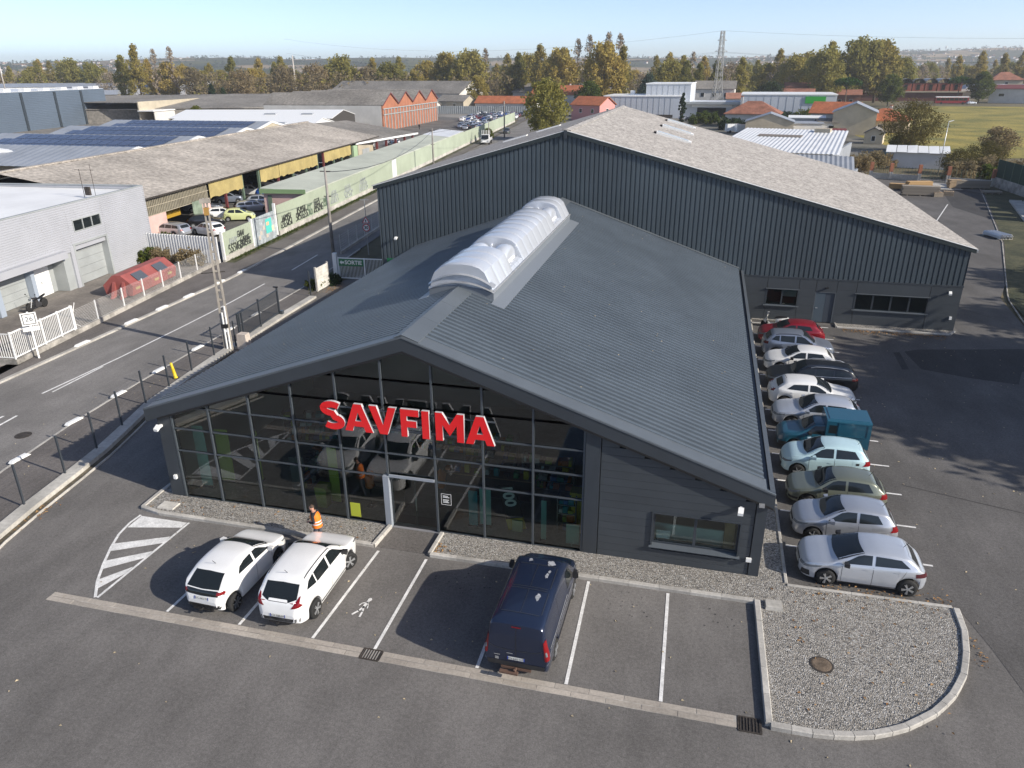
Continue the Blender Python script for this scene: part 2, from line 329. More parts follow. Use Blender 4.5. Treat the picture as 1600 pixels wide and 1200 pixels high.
# paved gutter of two rows
rt = MB().box(.14,22.72,-6.86,-6.44,-.1,.008).build('gutter_strip', A['concd']); kind(rt, 'structure')
pm = {}
def paver(x0, x1, y0, y1):
    if 11.62 < (x0+x1)/2 < 12.28: return
    m = MB(); z = .014+random.uniform(0,.004); c = .012
    m.add([(x0+.006,y0+.006,0),(x1-.006,y0+.006,0),(x1-.006,y1-.006,0),(x0+.006,y1-.006,0),(x0+c,y0+c,z),(x1-c,y0+c,z),(x1-c,y1-c,z),(x0+c,y1-c,z)], [(4,5,6,7),(0,1,5,4),(1,2,6,5),(2,3,7,6),(3,0,4,7)]).build('paver', A['paver'], rt)
x = .14
while x < 22.5:
    x2 = min(x+1.0, 22.72)
    a, b = max(x,0.14), x2
    for (p, q) in ([(a,b)] if not (a < 11.62 < b or a < 12.28 < b) else ([(a,11.62)] if a < 11.62 else [])+([(12.28,b)] if b > 12.28 else [])):
        paver(p, q, -6.86, -6.655)
    x = x2
x = -.36
while x < 22.5:
    a, b = max(x,.14), min(x+1.0,22.72)
    for (p, q) in ([(a,b)] if not (a < 11.62 < b or a < 12.28 < b) else ([(a,11.62)] if a < 11.62 else [])+([(12.28,b)] if b > 12.28 else [])):
        paver(p, q, -6.645, -6.44)
    x += 1.0
def grate(x, y, label, w=.62, d=.42, z=.01):
    t = thing('drain_grate', label, 'drain grate', (x,y,0), 0, 'drain grates in the gutter')
    f = MB()
    for s in (-1,1): f.box(-w/2,w/2,s*d/2-.02,s*d/2+.02,-.05,z+.012); f.box(s*w/2-.02,s*w/2+.02,-d/2+.02,d/2-.02,-.05,z+.012)
    f.box(-.015,.015,-d/2+.02,d/2-.02,-.05,z+.011); f.build('frame', A['iron'], t)
    MB().box(-w/2+.02,w/2-.02,-d/2+.02,d/2-.02,-.05,z-.006).build('pit', A['dark'], t)
    for i in range(7):
        if i == 3: continue
        MB().box(-w/2+.04+i*.085,-w/2+.075+i*.085,-d/2+.02,d/2-.02,-.03,z+.008).build('slat', A['iron'], t)
    return t
grate(11.95,-6.65,'dark iron drain grate in the paved strip at the pedestrian walkway line')
grate(23.06,-6.68,'dark iron drain grate at the corner of the gravel island kerb', .6, .5)
def manhole(x, y, r, z, label, mat=None):
    t = thing('manhole_cover', label, 'manhole', (x,y,z), 0)
    MB().lathe([(r,-.05),(r,.012),(r-.05,.016)], n=28).build('ring', A['iron'], t)
    MB().lathe([(r-.055,-.04),(r-.055,.018),(r-.09,.024)], n=28).build('lid', mat or M('rusty_lid', (.16,.12,.085), .8, .2, var=(5,.3), bump=(40,.01)), t)
    for i in range(-4,5):
        for j in range(-4,5):
            pass
    return t
manhole(25.22,-3.95,.34,GZ,'round rust brown manhole cover in the gravel island')
manhole(-10.9,3.2,.38,.004,'round grey manhole cover in the road lane near the pavement', A['iron'])
def slab(x, y, sx, sy, z0, h, label, a=0):
    t = MB(); t.prism([(-sx/2,-sy/2),(sx/2,-sy/2),(sx/2,sy/2),(-sx/2,sy/2)], 0, h, top=[(-sx/2+.02,-sy/2+.02),(sx/2-.02,-sy/2+.02),(sx/2-.02,sy/2-.02),(-sx/2+.02,sy/2-.02)])
    o = t.build('concrete_cover', A['conc'], None, loc=(x,y,z0)); o.rotation_euler = (0,0,a); tag(o, label, 'concrete cover')
slab(24.02,-1.55,.56,.44,GZ,.12,'beige concrete inspection cover block on the gravel island by the parking kerb',.03)
slab(.45,-.85,.75,.5,GZ,.05,'flat beige concrete cover in the gravel left of the shop front',0)
# ---- painted markings
CRK = M('tarmac_crack', (.03,.03,.03), .9)
def line(pts, w, z=.012, name='painted_line'):
    m = MB()
    for (a, b) in zip(pts[:-1], pts[1:]):
        a, b = Vector((*a,0)), Vector((*b,0)); d = (b-a).normalized(); r = Vector((-d.y,d.x,0))*w/2; Z = Vector((0,0,z))
        m.face(a-r+Z, b-r+Z, b+r+Z, a+r+Z)
    return kind(m.build(name, A['white']), 'structure')
for x0, x1, yt in ((4.78,4.56,-1.75),(7.3,7.25,-1.7),(10.02,9.86,-1.62),(11.93,11.96,-1.7),(15.2,15.25,-1.7),(17.88,17.95,-1.58),(20.6,20.66,-1.58)): line([(x0,yt),(x1,-6.42)], .105)
for i in range(12):
    y = 2.28+2.49*i
    line([(24.72,y),(29.72,y-.1)], .1, .014)
# hatched no-parking zone
edge_l = [(-.3,-1.6),(-.33,-2.2),(-.2,-2.95),(.12,-3.75),(.6,-4.7),(1.12,-5.6),(1.7,-6.36)]
line(edge_l, .1); line([(1.96,-1.64),(1.78,-6.36)], .1)
def ex(y): return interp([(-p[1], p[0]) for p in edge_l], -y)
for k in range(5):
    ya = -1.66-.98*k; yb = ya-.95
    a = [(1.88-.04*k, ya), (1.88-.04*k, ya-.42)]; 
    q = [(ex(yb+.05)+.05, yb+.05), (1.9-.04*k, ya), (1.9-.04*k, max(ya-.44,-6.2)), (ex(yb-.4)+.05, max(yb-.4,-6.2))]
    if k == 0: q = [(-.22,-1.66),(1.88,-1.66),(1.88,-2.02),(-.2,-2.5)]
    kind(MB().face(*[(x,y,.013) for x,y in q]).build('painted_hatch', A['white']), 'structure')
# walking figure painted on the walkway
pf = MB()
def lim(pts, w):
    for a, b in zip(pts[:-1], pts[1:]):
        a, b = Vector((*a,0)), Vector((*b,0)); d = (b-a).normalized(); r = Vector((-d.y,d.x,0))*w/2
        pf.face(*[(10.8+v.x*.62, -4.72+v.y*.8, .0135) for v in (a-r-d*w*.25, b-r+d*w*.25, b+r+d*w*.25, a+r-d*w*.25)])
pf.face(*[(10.86+.07*math.cos(t*math.pi/5), -4.28+.09*math.sin(t*math.pi/5), .0135) for t in range(10)])
lim([(.06,.42),(0,.05)], .17); lim([(0,.08),(-.12,-.2),(-.34,-.46)], .11); lim([(.0,.08),(.1,-.2),(.12,-.52)], .11); lim([(.04,.38),(-.2,.26),(-.28,.12)], .06); lim([(.06,.38),(.2,.2),(.24,.02)], .06)
kind(pf.build('painted_pedestrian', A['white']), 'structure')
# road markings
line([(-14.15,7.7),(-13.95,13.5),(-14.0,20),(-14.15,26),(-14.5,31.3)], .13, .01)
line([(-13.75,8.0),(-13.86,12.0)], .12, .0105)
line([(-14.6,36),(-15.2,42)], .12, .01); 
line([(-13.6,1.5),(-13.75,4.8)], .14, .01); line([(-12.85,1.8),(-13.1,5.0)], .14, .01)
for pts_ in ([(39.2,37.5),(42.3,33.0),(46,30)],[(47.5,73),(46.8,86),(47,97)],[(30,8),(36,6.2),(44,5)]): kind(line(pts_, .035, .013, 'tarmac_seam'), 'structure').data.materials[0] = CRK
# white painted kerb blocks at the road edge
def kblock(x, y, a, label, L=1.25):
    m = MB(); m.prism([(-.13,-L/2),(.13,-L/2),(.13,L/2),(-.13,L/2)], 0, .1, top=[(-.1,-L/2+.12),(.1,-L/2+.12),(.1,L/2-.12),(-.1,L/2-.12)])
    o = m.build('kerb_block', A['wht'], None, loc=(x,y,.112)); o.rotation_euler = (0,0,a); tag(o, label, 'kerb block', 'white kerb blocks along the road')
for i, y in enumerate((1.0,4.9,8.4,12.0,15.9,19.6,23.2)):
    kblock(XR(y)+.1, y, -.05, L=1.0, label=['nearest','second','third','fourth','fifth','sixth','seventh'][i]+' white kerb block on the fence side of the road')
for i, y in enumerate((14.9,19.6,23.0,26.3,30.6,34.2)):
    kblock(XL(y)-.08, y, .03, ['nearest','second','third','fourth','fifth','sixth'][i]+' white kerb block on the white fence side of the road')
# ================================================================ FRONT SHOP BUILDING
BW, RX, HR_, HL, HRr = 23.6, 10.86, 7.99, 4.15, 3.57      # width, ridge x, ridge height, eave heights left/right
SL = .348; YB = 30.55
def roofz(x): return HR_ - SL*abs(x-RX)
shop = thing('shop_building', 'anthracite shop building with glazed gable front, ribbed roof and big red letters', 'shop', (0,0,0))
# walls
def wallpart(name, m, mat): return m.build(name, mat, shop)
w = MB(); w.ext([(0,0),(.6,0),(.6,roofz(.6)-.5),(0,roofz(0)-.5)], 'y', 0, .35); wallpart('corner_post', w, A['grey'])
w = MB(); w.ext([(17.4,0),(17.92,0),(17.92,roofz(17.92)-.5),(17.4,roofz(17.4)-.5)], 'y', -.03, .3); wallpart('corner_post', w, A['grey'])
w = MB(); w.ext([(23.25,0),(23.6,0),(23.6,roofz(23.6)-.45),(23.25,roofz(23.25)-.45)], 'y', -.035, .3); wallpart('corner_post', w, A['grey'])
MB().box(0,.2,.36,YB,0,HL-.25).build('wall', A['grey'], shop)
MB().box(23.38,23.6,.31,YB,0,HRr-.2).build('wall', A['grey'], shop)
# boarded wall to the right of the glazing, one mesh per board, with window hole
wx0, wx1, wz0, wz1 = 19.88, 22.8, .82, 2.12
core = MB().box(17.93,wx0-.02,.06,.3,0,4.2).box(wx1+.02,23.24,.06,.3,0,2.9).box(wx0-.02,wx1+.02,.06,.3,0,wz0-.02).box(wx0-.02,wx1+.02,.06,.3,wz1+.02,3.2).build('wall', A['dark'], shop)
bh = .30
for i in range(16):
    z0 = .02+i*bh; z1 = z0+bh-.009
    xe = min(23.22, RX+(HR_-.5-z1)/SL)
    segs = [(17.95, xe)]
    if z1 > wz0+.02 and z0 < wz1-.02: segs = [(17.95, wx0), (wx1, xe)]
    for a, b in segs:
        if b-a < .1: continue
        a0 = a
        m = MB(); tz = min(z1, 9)
        m.add([(a,0,z0),(b,0,z0),(b,0,z1),(a,0,z1),(a,.05,z0-.012),(b,.05,z0-.012),(b,.05,z1+.008),(a,.05,z1+.008)], [(0,1,2,3),(0,3,7,4),(1,5,6,2),(3,2,6,7),(0,4,5,1)])
        m.build('board', A['clad'], shop)
# side window
win = MB()
for a in ((wx0,wx0+.06,wz0,wz1),(wx1-.06,wx1,wz0,wz1),(wx0+.06,wx1-.06,wz0,wz0+.07),(wx0+.06,wx1-.06,wz1-.07,wz1),(21.28,21.38,wz0+.07,wz1-.07)): win.box(a[0],a[1],.14,.2,a[2],a[3])
wino = win.build('window', A['grey'], shop)
rv = MB(); rv.box(wx0-.06,wx0,-.05,.14,wz0,wz1+.05); rv.box(wx1,wx1+.06,-.05,.14,wz0,wz1+.05); rv.box(wx0,wx1,-.05,.14,wz1,wz1+.05); rv.build('reveal', A['grey'], wino)
MB().hexa([(wx0-.1,-.12,wz0-.07),(wx1+.1,-.12,wz0-.07),(wx1+.1,.139,wz0-.03),(wx0-.1,.139,wz0-.03),(wx0-.1,-.12,wz0-.045),(wx1+.1,-.12,wz0-.045),(wx1+.1,.139,wz0-.002),(wx0-.1,.139,wz0-.002)]).build('sill', A['greyl'], wino)
for a, b in ((wx0+.06,21.28),(21.38,wx1-.06)): MB().box(a,b,.165,.175,wz0+.07,wz1-.07).build('pane', A['wglass'], wino)
# office behind that window
cream = M('office_wall', (.5,.48,.42), .8)
MB().box(18.2,23.2,3.9,4.0,.02,2.9).build('inner_wall', M('office_dark', (.16,.13,.1), .8), shop)
MB().box(18.4,23.2,.31,3.9,-.02,.045).build('inner_floor', M('office_floor', (.3,.26,.2), .6), shop)
d = thing('office_desk', 'pale office desk screen seen through the small side window', 'desk', (21.3,.75,.045)); MB().box(-1.4,1.35,-.02,.02,.6,1.22).build('screen_panel', M('pale_panel', (.62,.74,.68), .6), d); MB().box(-1.4,1.35,.02,.8,.7,.74).build('desk_top', cream, d)
for s in (-1.3,1.25): MB().box(s,s+.05,.05,.75,0,.7).build('leg', A['alu'], d)
tag(MB().box(-.24,.24,0,.01,0,.34).build('paper_notice', M('paper', (.75,.8,.8), .8), None, loc=(20.25,.3,.92)), 'white paper notice in the left pane of the side window', 'notice')
c = thing('wooden_cupboard', 'light wooden cupboard at the right end of the side window', 'cupboard', (22.5,.6,.045)); MB().box(-.15,.2,0,.4,0,1.95).build('carcass', M('oak', (.42,.25,.1), .6), c); MB().box(-.13,.18,-.02,0,.05,1.9).build('door', M('oak_door', (.46,.28,.12), .55), c)
# fascia
def gable_band(z_off0, z_off1, y0, y1, xl, xr):
    out = []
    m = MB()
    for a, b in ((xl, RX), (RX, xr)):
        m.hexa([(a,y0,roofz(a)-z_off1),(b,y0,roofz(b)-z_off1),(b,y1,roofz(b)-z_off1),(a,y1,roofz(a)-z_off1),(a,y0,roofz(a)-z_off0),(b,y0,roofz(b)-z_off0),(b,y1,roofz(b)-z_off0),(a,y1,roofz(a)-z_off0)]); out.append(m); m = MB()
    return out
XLE, XRE = -.42, 23.78
for m in gable_band(.03,.58,-.15,.05,XLE,XRE): m.build('fascia', A['grey'], shop)
for m in gable_band(.0,.06,-.17,-.1,XLE,XRE): m.build('verge_edge', A['greyl'], shop)
for m in gable_band(.54,.62,-.165,.02,XLE+.6,XRE-.02): m.build('drip_edge', A['black'], shop)
MB().box(XLE,XLE+.12,.06,YB,roofz(XLE)-.58,roofz(XLE)-.1).build('eave_fascia', A['grey'], shop)
MB().box(XRE-.16,XRE,.06,YB,roofz(XRE)-.52,roofz(XRE)-.04).build('gutter_front', A['greyl'], shop)
MB().box(XRE-.42,XRE-.165,.06,YB,roofz(XRE)-.5,roofz(XRE)-.34).build('gutter_floor', A['black'], shop)
m = MB().ext([(XLE,roofz(XLE)-.06),(RX,HR_-.06),(XRE-.4,roofz(XRE-.4)-.06),(XRE-.4,roofz(XRE-.4)-.2),(RX,HR_-.3),(XLE,roofz(XLE)-.3)], 'y', .06, YB); m.build('roof_deck', A['dark'], shop)
# ribbed sheets, one per metre, sharing a mesh
PR = [(0,0),(.09,0),(.112,.08),(.225,.08),(.25,0),(.333,0)]
def rib_sheet(name, length, n=3, sgn=1):
    pts = []
    for k in range(n):
        for (u, h) in PR[:-1]: pts.append((k*.3333+u, h))
    pts.append((n*.3333, 0))
    m = MB(); rows = [[(0, y, h) for y, h in pts], [(sgn*length, y, h-SL*length*1.0) for y, h in pts]]
    m.grid(rows); return m
lenL = RX-XLE-.02; lenR = XRE-.36-RX
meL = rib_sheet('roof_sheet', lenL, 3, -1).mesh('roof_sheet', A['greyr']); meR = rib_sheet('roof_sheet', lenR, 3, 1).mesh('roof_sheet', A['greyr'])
for k in range(30):
    y = .45+k*1.0
    if y > YB-1: break
    for me, s in ((meL,-1),(meR,1)):
        o = obj('roof_sheet', me, shop, (RX, y, HR_-.035))
y = .45+30
# verge flashing in front and ridge cap
for sx, xe in ((-1, XLE), (1, XRE-.3)):
    m = MB(); ra, rb = RX, xe
    ww = .62 if sx > 0 else .47
    m.hexa([(ra,-.14,roofz(ra)-.02),(rb,-.14,roofz(rb)-.02),(rb,ww,roofz(rb)-.02),(ra,ww,roofz(ra)-.02),(ra,-.14,roofz(ra)+.012),(rb,-.14,roofz(rb)+.012),(rb,ww,roofz(rb)+.012),(ra,ww,roofz(ra)+.012)]); m.build('verge_flashing', A['greyl'], shop)
for y0, y1 in ((-.12,6.2),(24.9,YB)):
    for k in range(int(math.ceil((y1-y0)/2.1))):
        a = y0+k*2.1; b = min(a+2.1-.01, y1); m = MB()
        for sx, wd in ((-1,.28),(1,.62)):
            x1 = RX+sx*wd
            m.hexa([(RX,a,HR_+.03),(x1,a,roofz(x1)+.02),(x1,b,roofz(x1)+.02),(RX,b,HR_+.03),(RX,a,HR_+.07),(x1,a,roofz(x1)+.05),(x1,b,roofz(x1)+.05),(RX,b,HR_+.07)])
        m.build('ridge_cap', A['greyl'], shop)
m = MB()
for sx, xe in ((-1, XLE), (1, XRE-.3)):
    m.hexa([(RX,YB-.35,HR_+.02),(xe,YB-.35,roofz(xe)+.02),(xe,YB+.05,roofz(xe)+.02),(RX,YB+.05,HR_+.02),(RX,YB-.35,HR_+.05),(xe,YB-.35,roofz(xe)+.05),(xe,YB+.05,roofz(xe)+.05),(RX,YB+.05,HR_+.06)])
m.build('wall_flashing', A['greyl'], shop)
# ---- barrel rooflight on the ridge
sk = thing('skylight_dummy', '', '') ; bpy.data.objects.remove(sk)
SX0, SX1, SY0, SY1 = 9.55, 12.4, 6.35, 24.9
curb = MB(); zc = HR_-.15
for x0, x1 in ((SX0,SX0+.06),(SX1-.06,SX1)): curb.box(x0,x1,SY0,SY1,roofz(x0)-.1,zc+.03)
for y0 in (SY0, SY1-.06): curb.ext([(SX0+.061,roofz(SX0)-.1),(RX,HR_-.05),(SX1-.061,roofz(SX1)-.1),(SX1-.061,zc+.03),(RX,zc+.26),(SX0+.061,zc+.03)], 'y', y0, y0+.06)
rl = curb.build('skylight', M('pale_flashing', (.17,.19,.215), .4), shop)
fl = MB()
for sx, xa, xb in ((1,SX1,SX1+.55),(-1,SX0,SX0-.4)):
    fl.hexa([(xa,SY0-.45,roofz(xa)+.02),(xb,SY0-.45,roofz(xb)+.02),(xb,SY1+.3,roofz(xb)+.02),(xa,SY1+.3,roofz(xa)+.02),(xa,SY0-.45,roofz(xa)+.05),(xb,SY0-.45,roofz(xb)+.05),(xb,SY1+.3,roofz(xb)+.05),(xa,SY1+.3,roofz(xa)+.05)])
fl.build('flashing', bpy.data.materials['pale_flashing'], rl)
def vault(y0, y1, rise, zb, lift=0., w=.0, name='vault_panel', seg=9):
    """one pressed barrel panel, its crown bulged in the middle of its length and its edges flanged"""
    rows = []
    xm = (SX0+SX1)/2; hw = (SX1-SX0)/2-.02-w
    for f, k in ((0,.94),(.04,.94),(.09,.99),(.3,1.0),(.5,1.005),(.7,1.0),(.91,.99),(.96,.94),(1,.94)):
        y = lerp(y0,y1,f); row = []
        for j in range(seg+1):
            cx, sz = [(-1,0),(-.96,.34),(-.85,.63),(-.65,.84),(-.35,.97),(0,1),(.32,.97),(.56,.88),(.72,.72),(1,0)][j] if seg == 9 else (-math.cos(math.pi*j/seg), math.sin(math.pi*j/seg))
            # flattened crown with steep faceted haunches
            row.append((xm+hw*cx, y, zb+lift+rise*k*(sz if seg == 9 else sz**.72)))
        rows.append(row)
    m = MB().grid(rows)
    for row in (rows[0], rows[-1]): m.face(*row)
    o = m.build(name, A['poly'], rl, smooth=True); o.data.set_sharp_from_angle(angle=R(24)); return o
secs = [(6.42,9.9,3),(12.0,20.3,7),(22.6,24.85,2)]
for a, b, n in secs:
    for i in range(n):
        vault(lerp(a,b,i/n)+.005, lerp(a,b,(i+1)/n)-.005, 1.18, zc+.02)
for a, b in ((9.9,12.0),(20.3,22.6)):
    for i in range(3): vault(lerp(a,b,i/3)+.006, lerp(a,b,(i+1)/3)-.006, .36, zc+.02, seg=7)
    for sx in (-.62,.62):
        cx = (SX0+SX1)/2+sx; m = MB(); rows = []
        for i in range(9):
            t = math.pi*i/8; rows.append([(cx+xx, (a+b)/2-math.cos(t)*.93, zc+.35+yy*math.sin(t)**.4) for xx, yy in ((-.40,0),(-.38,.42),(-.28,.6),(-.1,.66),(.1,.66),(.28,.6),(.38,.42),(.40,0))])
        m.grid(rows).build('vent_cowl', A['poly'], rl, smooth=True)
    MB().box(SX1-.75,SX1-.35,a+.5,b-.5,zc+.3,zc+.42).build('vent_box', A['wht'], rl)
# front lip: two arched strips
for zz, yy, rs in ((zc+.1,SY0-.02,.36),(zc+.3,SY0+.02,.5)):
    m = MB(); xm = (SX0+SX1)/2; hw = (SX1-SX0)/2+.03; rows = []
    for j in range(13):
        t = -1+2*j/12; z = zz-.1+rs*(1-t*t); x = xm+hw*t; rows.append([(x,yy-.06,z),(x,yy+.06,z+.05),(x,yy+.3,z+.06)])
    m.grid(rows).build('arched_lip', A['galv'], rl, smooth=True)
for x in (SX0-.01, SX1+.01): MB().bar((x,SY0,zc+.05),(x,SY1,zc+.05),.05,.07).build('rail', A['galv'], rl)
# ---- glazing: mullions, transoms and one pane per field
MX = [.62,2.40,4.27,6.15,8.02,9.88,11.80,13.66,15.52,17.38]
TZ = [.04,2.23,3.23,4.22,5.21,6.21]
def gtop(x): return roofz(x)-.56
for x in MX:
    xx = min(max(x,.66),17.35)
    MB().box(xx-.035,xx+.035,.0,.16,.02,gtop(x)+.02).build('mullion', A['alu'], shop)
tl = MB()
for i in range(len(MX)-1):
    a, b = MX[i]+.036, MX[i+1]-.036
    for z in TZ:
        if i == 5 and z < 1: continue
        # clip to under the gable
        aa, bb = a, b
        if z > gtop(a)-.03: aa = RX-(HR_-.56-.03-z)/SL
        if z > gtop(b)-.03: bb = RX+(HR_-.56-.03-z)/SL
        if bb-aa < .12: continue
        MB().box(aa,bb,.03,.14,z-.028,z+.028).build('transom', A['alu'], shop)
    zz = TZ+[99]
    for k in range(len(zz)-1):
        z0 = zz[k]+.029; z1 = zz[k+1]-.029
        if i == 5 and k == 0: z0 = .03
        # polygon of the pane clipped by the sloping head
        poly = [(a,z0),(b,z0)]
        cand = []
        xs = sorted(set([a,b]+([RX] if a < RX < b else [])), reverse=True)
        top = [(x, min(z1, gtop(x))) for x in xs]
        # where slope meets z1
        for sx in (-1,1):
            xc = RX+sx*(HR_-.56-z1)/SL
            if a < xc < b: top.append((xc, z1))
        top = sorted(top, reverse=True)
        # slope meets z0
        if all(t[1] <= z0+.02 for t in top): continue
        pts = []
        for sx in (-1,1):
            xc = RX+sx*(HR_-.56-z0)/SL
            if a < xc < b: pts.append(xc)
        aa, bb = a, b
        if gtop(a) < z0 and pts: aa = min(pts)
        if gtop(b) < z0 and pts: bb = max(pts)
        top = [t for t in top if t[1] > z0+.005 and aa-1e-6 <= t[0] <= bb+1e-6]
        poly = [(aa,z0),(bb,z0)]+top
        if len(poly) < 3: continue
        yg = .075+random.uniform(-.003,.003); tw = random.uniform(-.004,.004)
        MB().face(*[(x, yg+tw*(x-a), z) for x, z in poly]).build('pane', A['glass'], shop)
# entrance door leaf frames
dr = MB()
for x in (9.92,10.84,11.7): dr.box(x,x+.07,.17,.22,.03,2.2)
for z in (.03,2.1): dr.box(9.99,11.7,.175,.215,z,z+.1)
door = dr.build('entrance_door', A['alu'], shop); MB().box(9.70,9.93,-.1,.16,.02,2.3).build('door_post', M('pale_post', (.30,.33,.37), .4), shop); MB().box(9.94,11.76,-.06,.0,2.26,2.36).build('door_header', bpy.data.materials['pale_post'], shop)
MB().box(10.9,10.94,.12,.16,.8,1.4).build('handle', A['galv'], door)
kind(MB().box(9.95,11.9,-.05,.9,0,.02).build('door_mat', M('mat_grey', (.2,.2,.21), .9)), 'structure')
kind(MB().box(9.88,11.9,-1.4,-.05,-.02,.012).build('path', asphalt('path_asphalt', (.13,.12,.112))), 'structure')
# ---- sign letters, one part each
def letter(polys, x0, x1, z0=4.23, z1=5.33):
    m = MB()
    for poly in polys:
        q = [(lerp(x0,x1,u), lerp(z0,z1,v)) for u, v in poly]; n = len(q)
        m.add([(x,-.36,z) for x,z in q]+[(x,-.24,z) for x,z in q], [tuple(range(n))], 0)
        k = len(m.v)-2*n
        for i in range(n): m.f.append((k+i,k+(i+1)%n,k+n+(i+1)%n,k+n+i)); m.m.append(1)
        m.f.append(tuple(k+n+i for i in range(n-1,-1,-1))); m.m.append(1)
    o = m.build('letter', [A['red'], A['side_w']], shop); fixn(o)
LA = [[(0,0),(.27,0),(.345,.2),(.655,.2),(.73,0),(1,0),(.64,1),(.36,1)][:0] or [(0,0),(.27,0),(.5,.7),(.5,1),(.36,1)], [(.73,0),(1,0),(.64,1),(.5,1),(.5,.7)], [(.33,.18),(.67,.18),(.605,.38),(.395,.38)]]
LV = [[(0,1),(.28,1),(.5,.34),(.72,1),(1,1),(.64,0),(.36,0)]]
LF = [[(0,0),(.34,0),(.34,.36),(.86,.36),(.86,.59),(.34,.59),(.34,.76),(1,.76),(1,1),(0,1)]]
LI = [[(0,0),(1,0),(1,1),(0,1)]]
LM = [[(0,0),(.25,0),(.25,.58),(.5,.2),(.5,.2),(.75,.58),(.75,0),(1,0),(1,1),(.76,1),(.5,.6),(.24,1),(0,1)]]
LM = [[(0,0),(.25,0),(.25,.58),(.5,.2),(.75,.58),(.75,0),(1,0),(1,1),(.76,1),(.5,.6),(.24,1),(0,1)]]
def s_shape():
    # centre line of an S as two arcs, thickened
    cl = []
    for i in range(13): t = R(38)+(R(270)-R(38))*i/12; cl.append((.5+.36*math.cos(t), .735+.155*math.sin(t)))
    for i in range(1,14): t = R(90)-(R(90)+R(142))*i/13; cl.append((.5+.37*math.cos(t), .275+.165*math.sin(t)+.0))
    pol = []; a = []; b = []
    for i, p in enumerate(cl):
        q0, q1 = cl[max(i-1,0)], cl[min(i+1,len(cl)-1)]; dx, dy = q1[0]-q0[0], (q1[1]-q0[1]); l = math.hypot(dx*.85,dy) or 1
        a.append((p[0]-dy/l*.125/.85, p[1]+dx*.85/l*.112)); b.append((p[0]+dy/l*.125/.85, p[1]-dx*.85/l*.112))
    return [[a[i],a[i+1],b[i+1],b[i]] for i in range(len(cl)-1)]
def letter_strip(quads, x0, x1, z0=4.21, z1=5.35):
    m = MB()
    for q in quads:
        P = [(lerp(x0,x1,u), lerp(z0,z1,v)) for u, v in q]
        m.face(*[(x,-.36,z) for x,z in P], mi=0); m.face(*[(x,-.24,z) for x,z in P], mi=1)
        for i in ((0,1),(2,3)): m.face((P[i[0]][0],-.36,P[i[0]][1]),(P[i[1]][0],-.36,P[i[1]][1]),(P[i[1]][0],-.24,P[i[1]][1]),(P[i[0]][0],-.24,P[i[0]][1]), mi=1)
    for q, i, j in ((quads[0],0,3),(quads[-1],1,2)):
        P = [(lerp(x0,x1,u), lerp(z0,z1,v)) for u, v in q]
        m.face((P[i][0],-.36,P[i][1]),(P[j][0],-.36,P[j][1]),(P[j][0],-.24,P[j][1]),(P[i][0],-.24,P[i][1]), mi=1)
    m.build('letter', [A['red'], A['side_w']], shop)
letter_strip(s_shape(), 7.56, 8.5)
for L_, x0, x1 in ((LA,8.5,9.62),(LV,9.5,10.56),(LF,10.72,11.42),(LI,11.53,11.8),(LM,12.04,13.1),(LA,13.16,14.22)): letter(L_, x0, x1)
m = MB()
for z in (4.4,5.1): m.bar((7.6,-.2,z),(14.2,-.2,z),.05,.05)
for x in (8.02,9.88,11.8,13.66):
    for z in (4.4,5.1): m.bar((x,-.2,z),(x,.02,z),.04,.04)
m.build('sign_rail', A['alu'], shop)
# lamps and sensors on the front
def spot(x, z, parent, y=0, s=1.):
    m = MB().box(x-.05,x+.05,y-.12,y,z-.05,z+.05); b = m.build('spotlight', A['wht'], parent)
    q = MB(); q.hexa([(x-.12,y-.34,z-.13),(x+.06,y-.34,z-.13),(x+.08,y-.16,z-.02),(x-.1,y-.16,z-.02),(x-.12,y-.36,z-.02),(x+.06,y-.36,z-.02),(x+.08,y-.16,z+.1),(x-.1,y-.16,z+.1)]); q.build('lamp_head', A['wht'], b)
    return b
spot(22.75,2.78,shop,-.03); spot(.16,3.32,shop,0)
MB().box(23.12,23.3,-.14,-.04,.7,.83).build('socket_box', A['wht'], shop); MB().box(.3,.42,-.1,0,.9,1.08).build('socket_box', A['wht'], shop)
MB().box(23.28,23.46,-.3,-.16,3.02,3.11).build('camera_box', A['galv'], shop)
# opening-hours plate on the door side glass
pl = MB().box(11.98,12.36,.05,.062,1.3,1.76).build('hours_plate', M('plate_black', (.01,.01,.01), .4), shop)
for i, (w_) in enumerate((.2,.26,.0,.24,.2,.24)):
    if w_: MB().box(12.04,12.04+w_,.044,.049,1.66-i*.055,1.69-i*.055).build('text_line', A['wht'], pl)
fr = MB().box(11.98,12.36,.045,.05,1.29,1.305).box(11.98,12.36,.045,.05,1.755,1.77).box(11.97,11.985,.045,.05,1.3,1.76).box(12.355,12.37,.045,.05,1.3,1.76).build('plate_edge', A['wht'], pl)
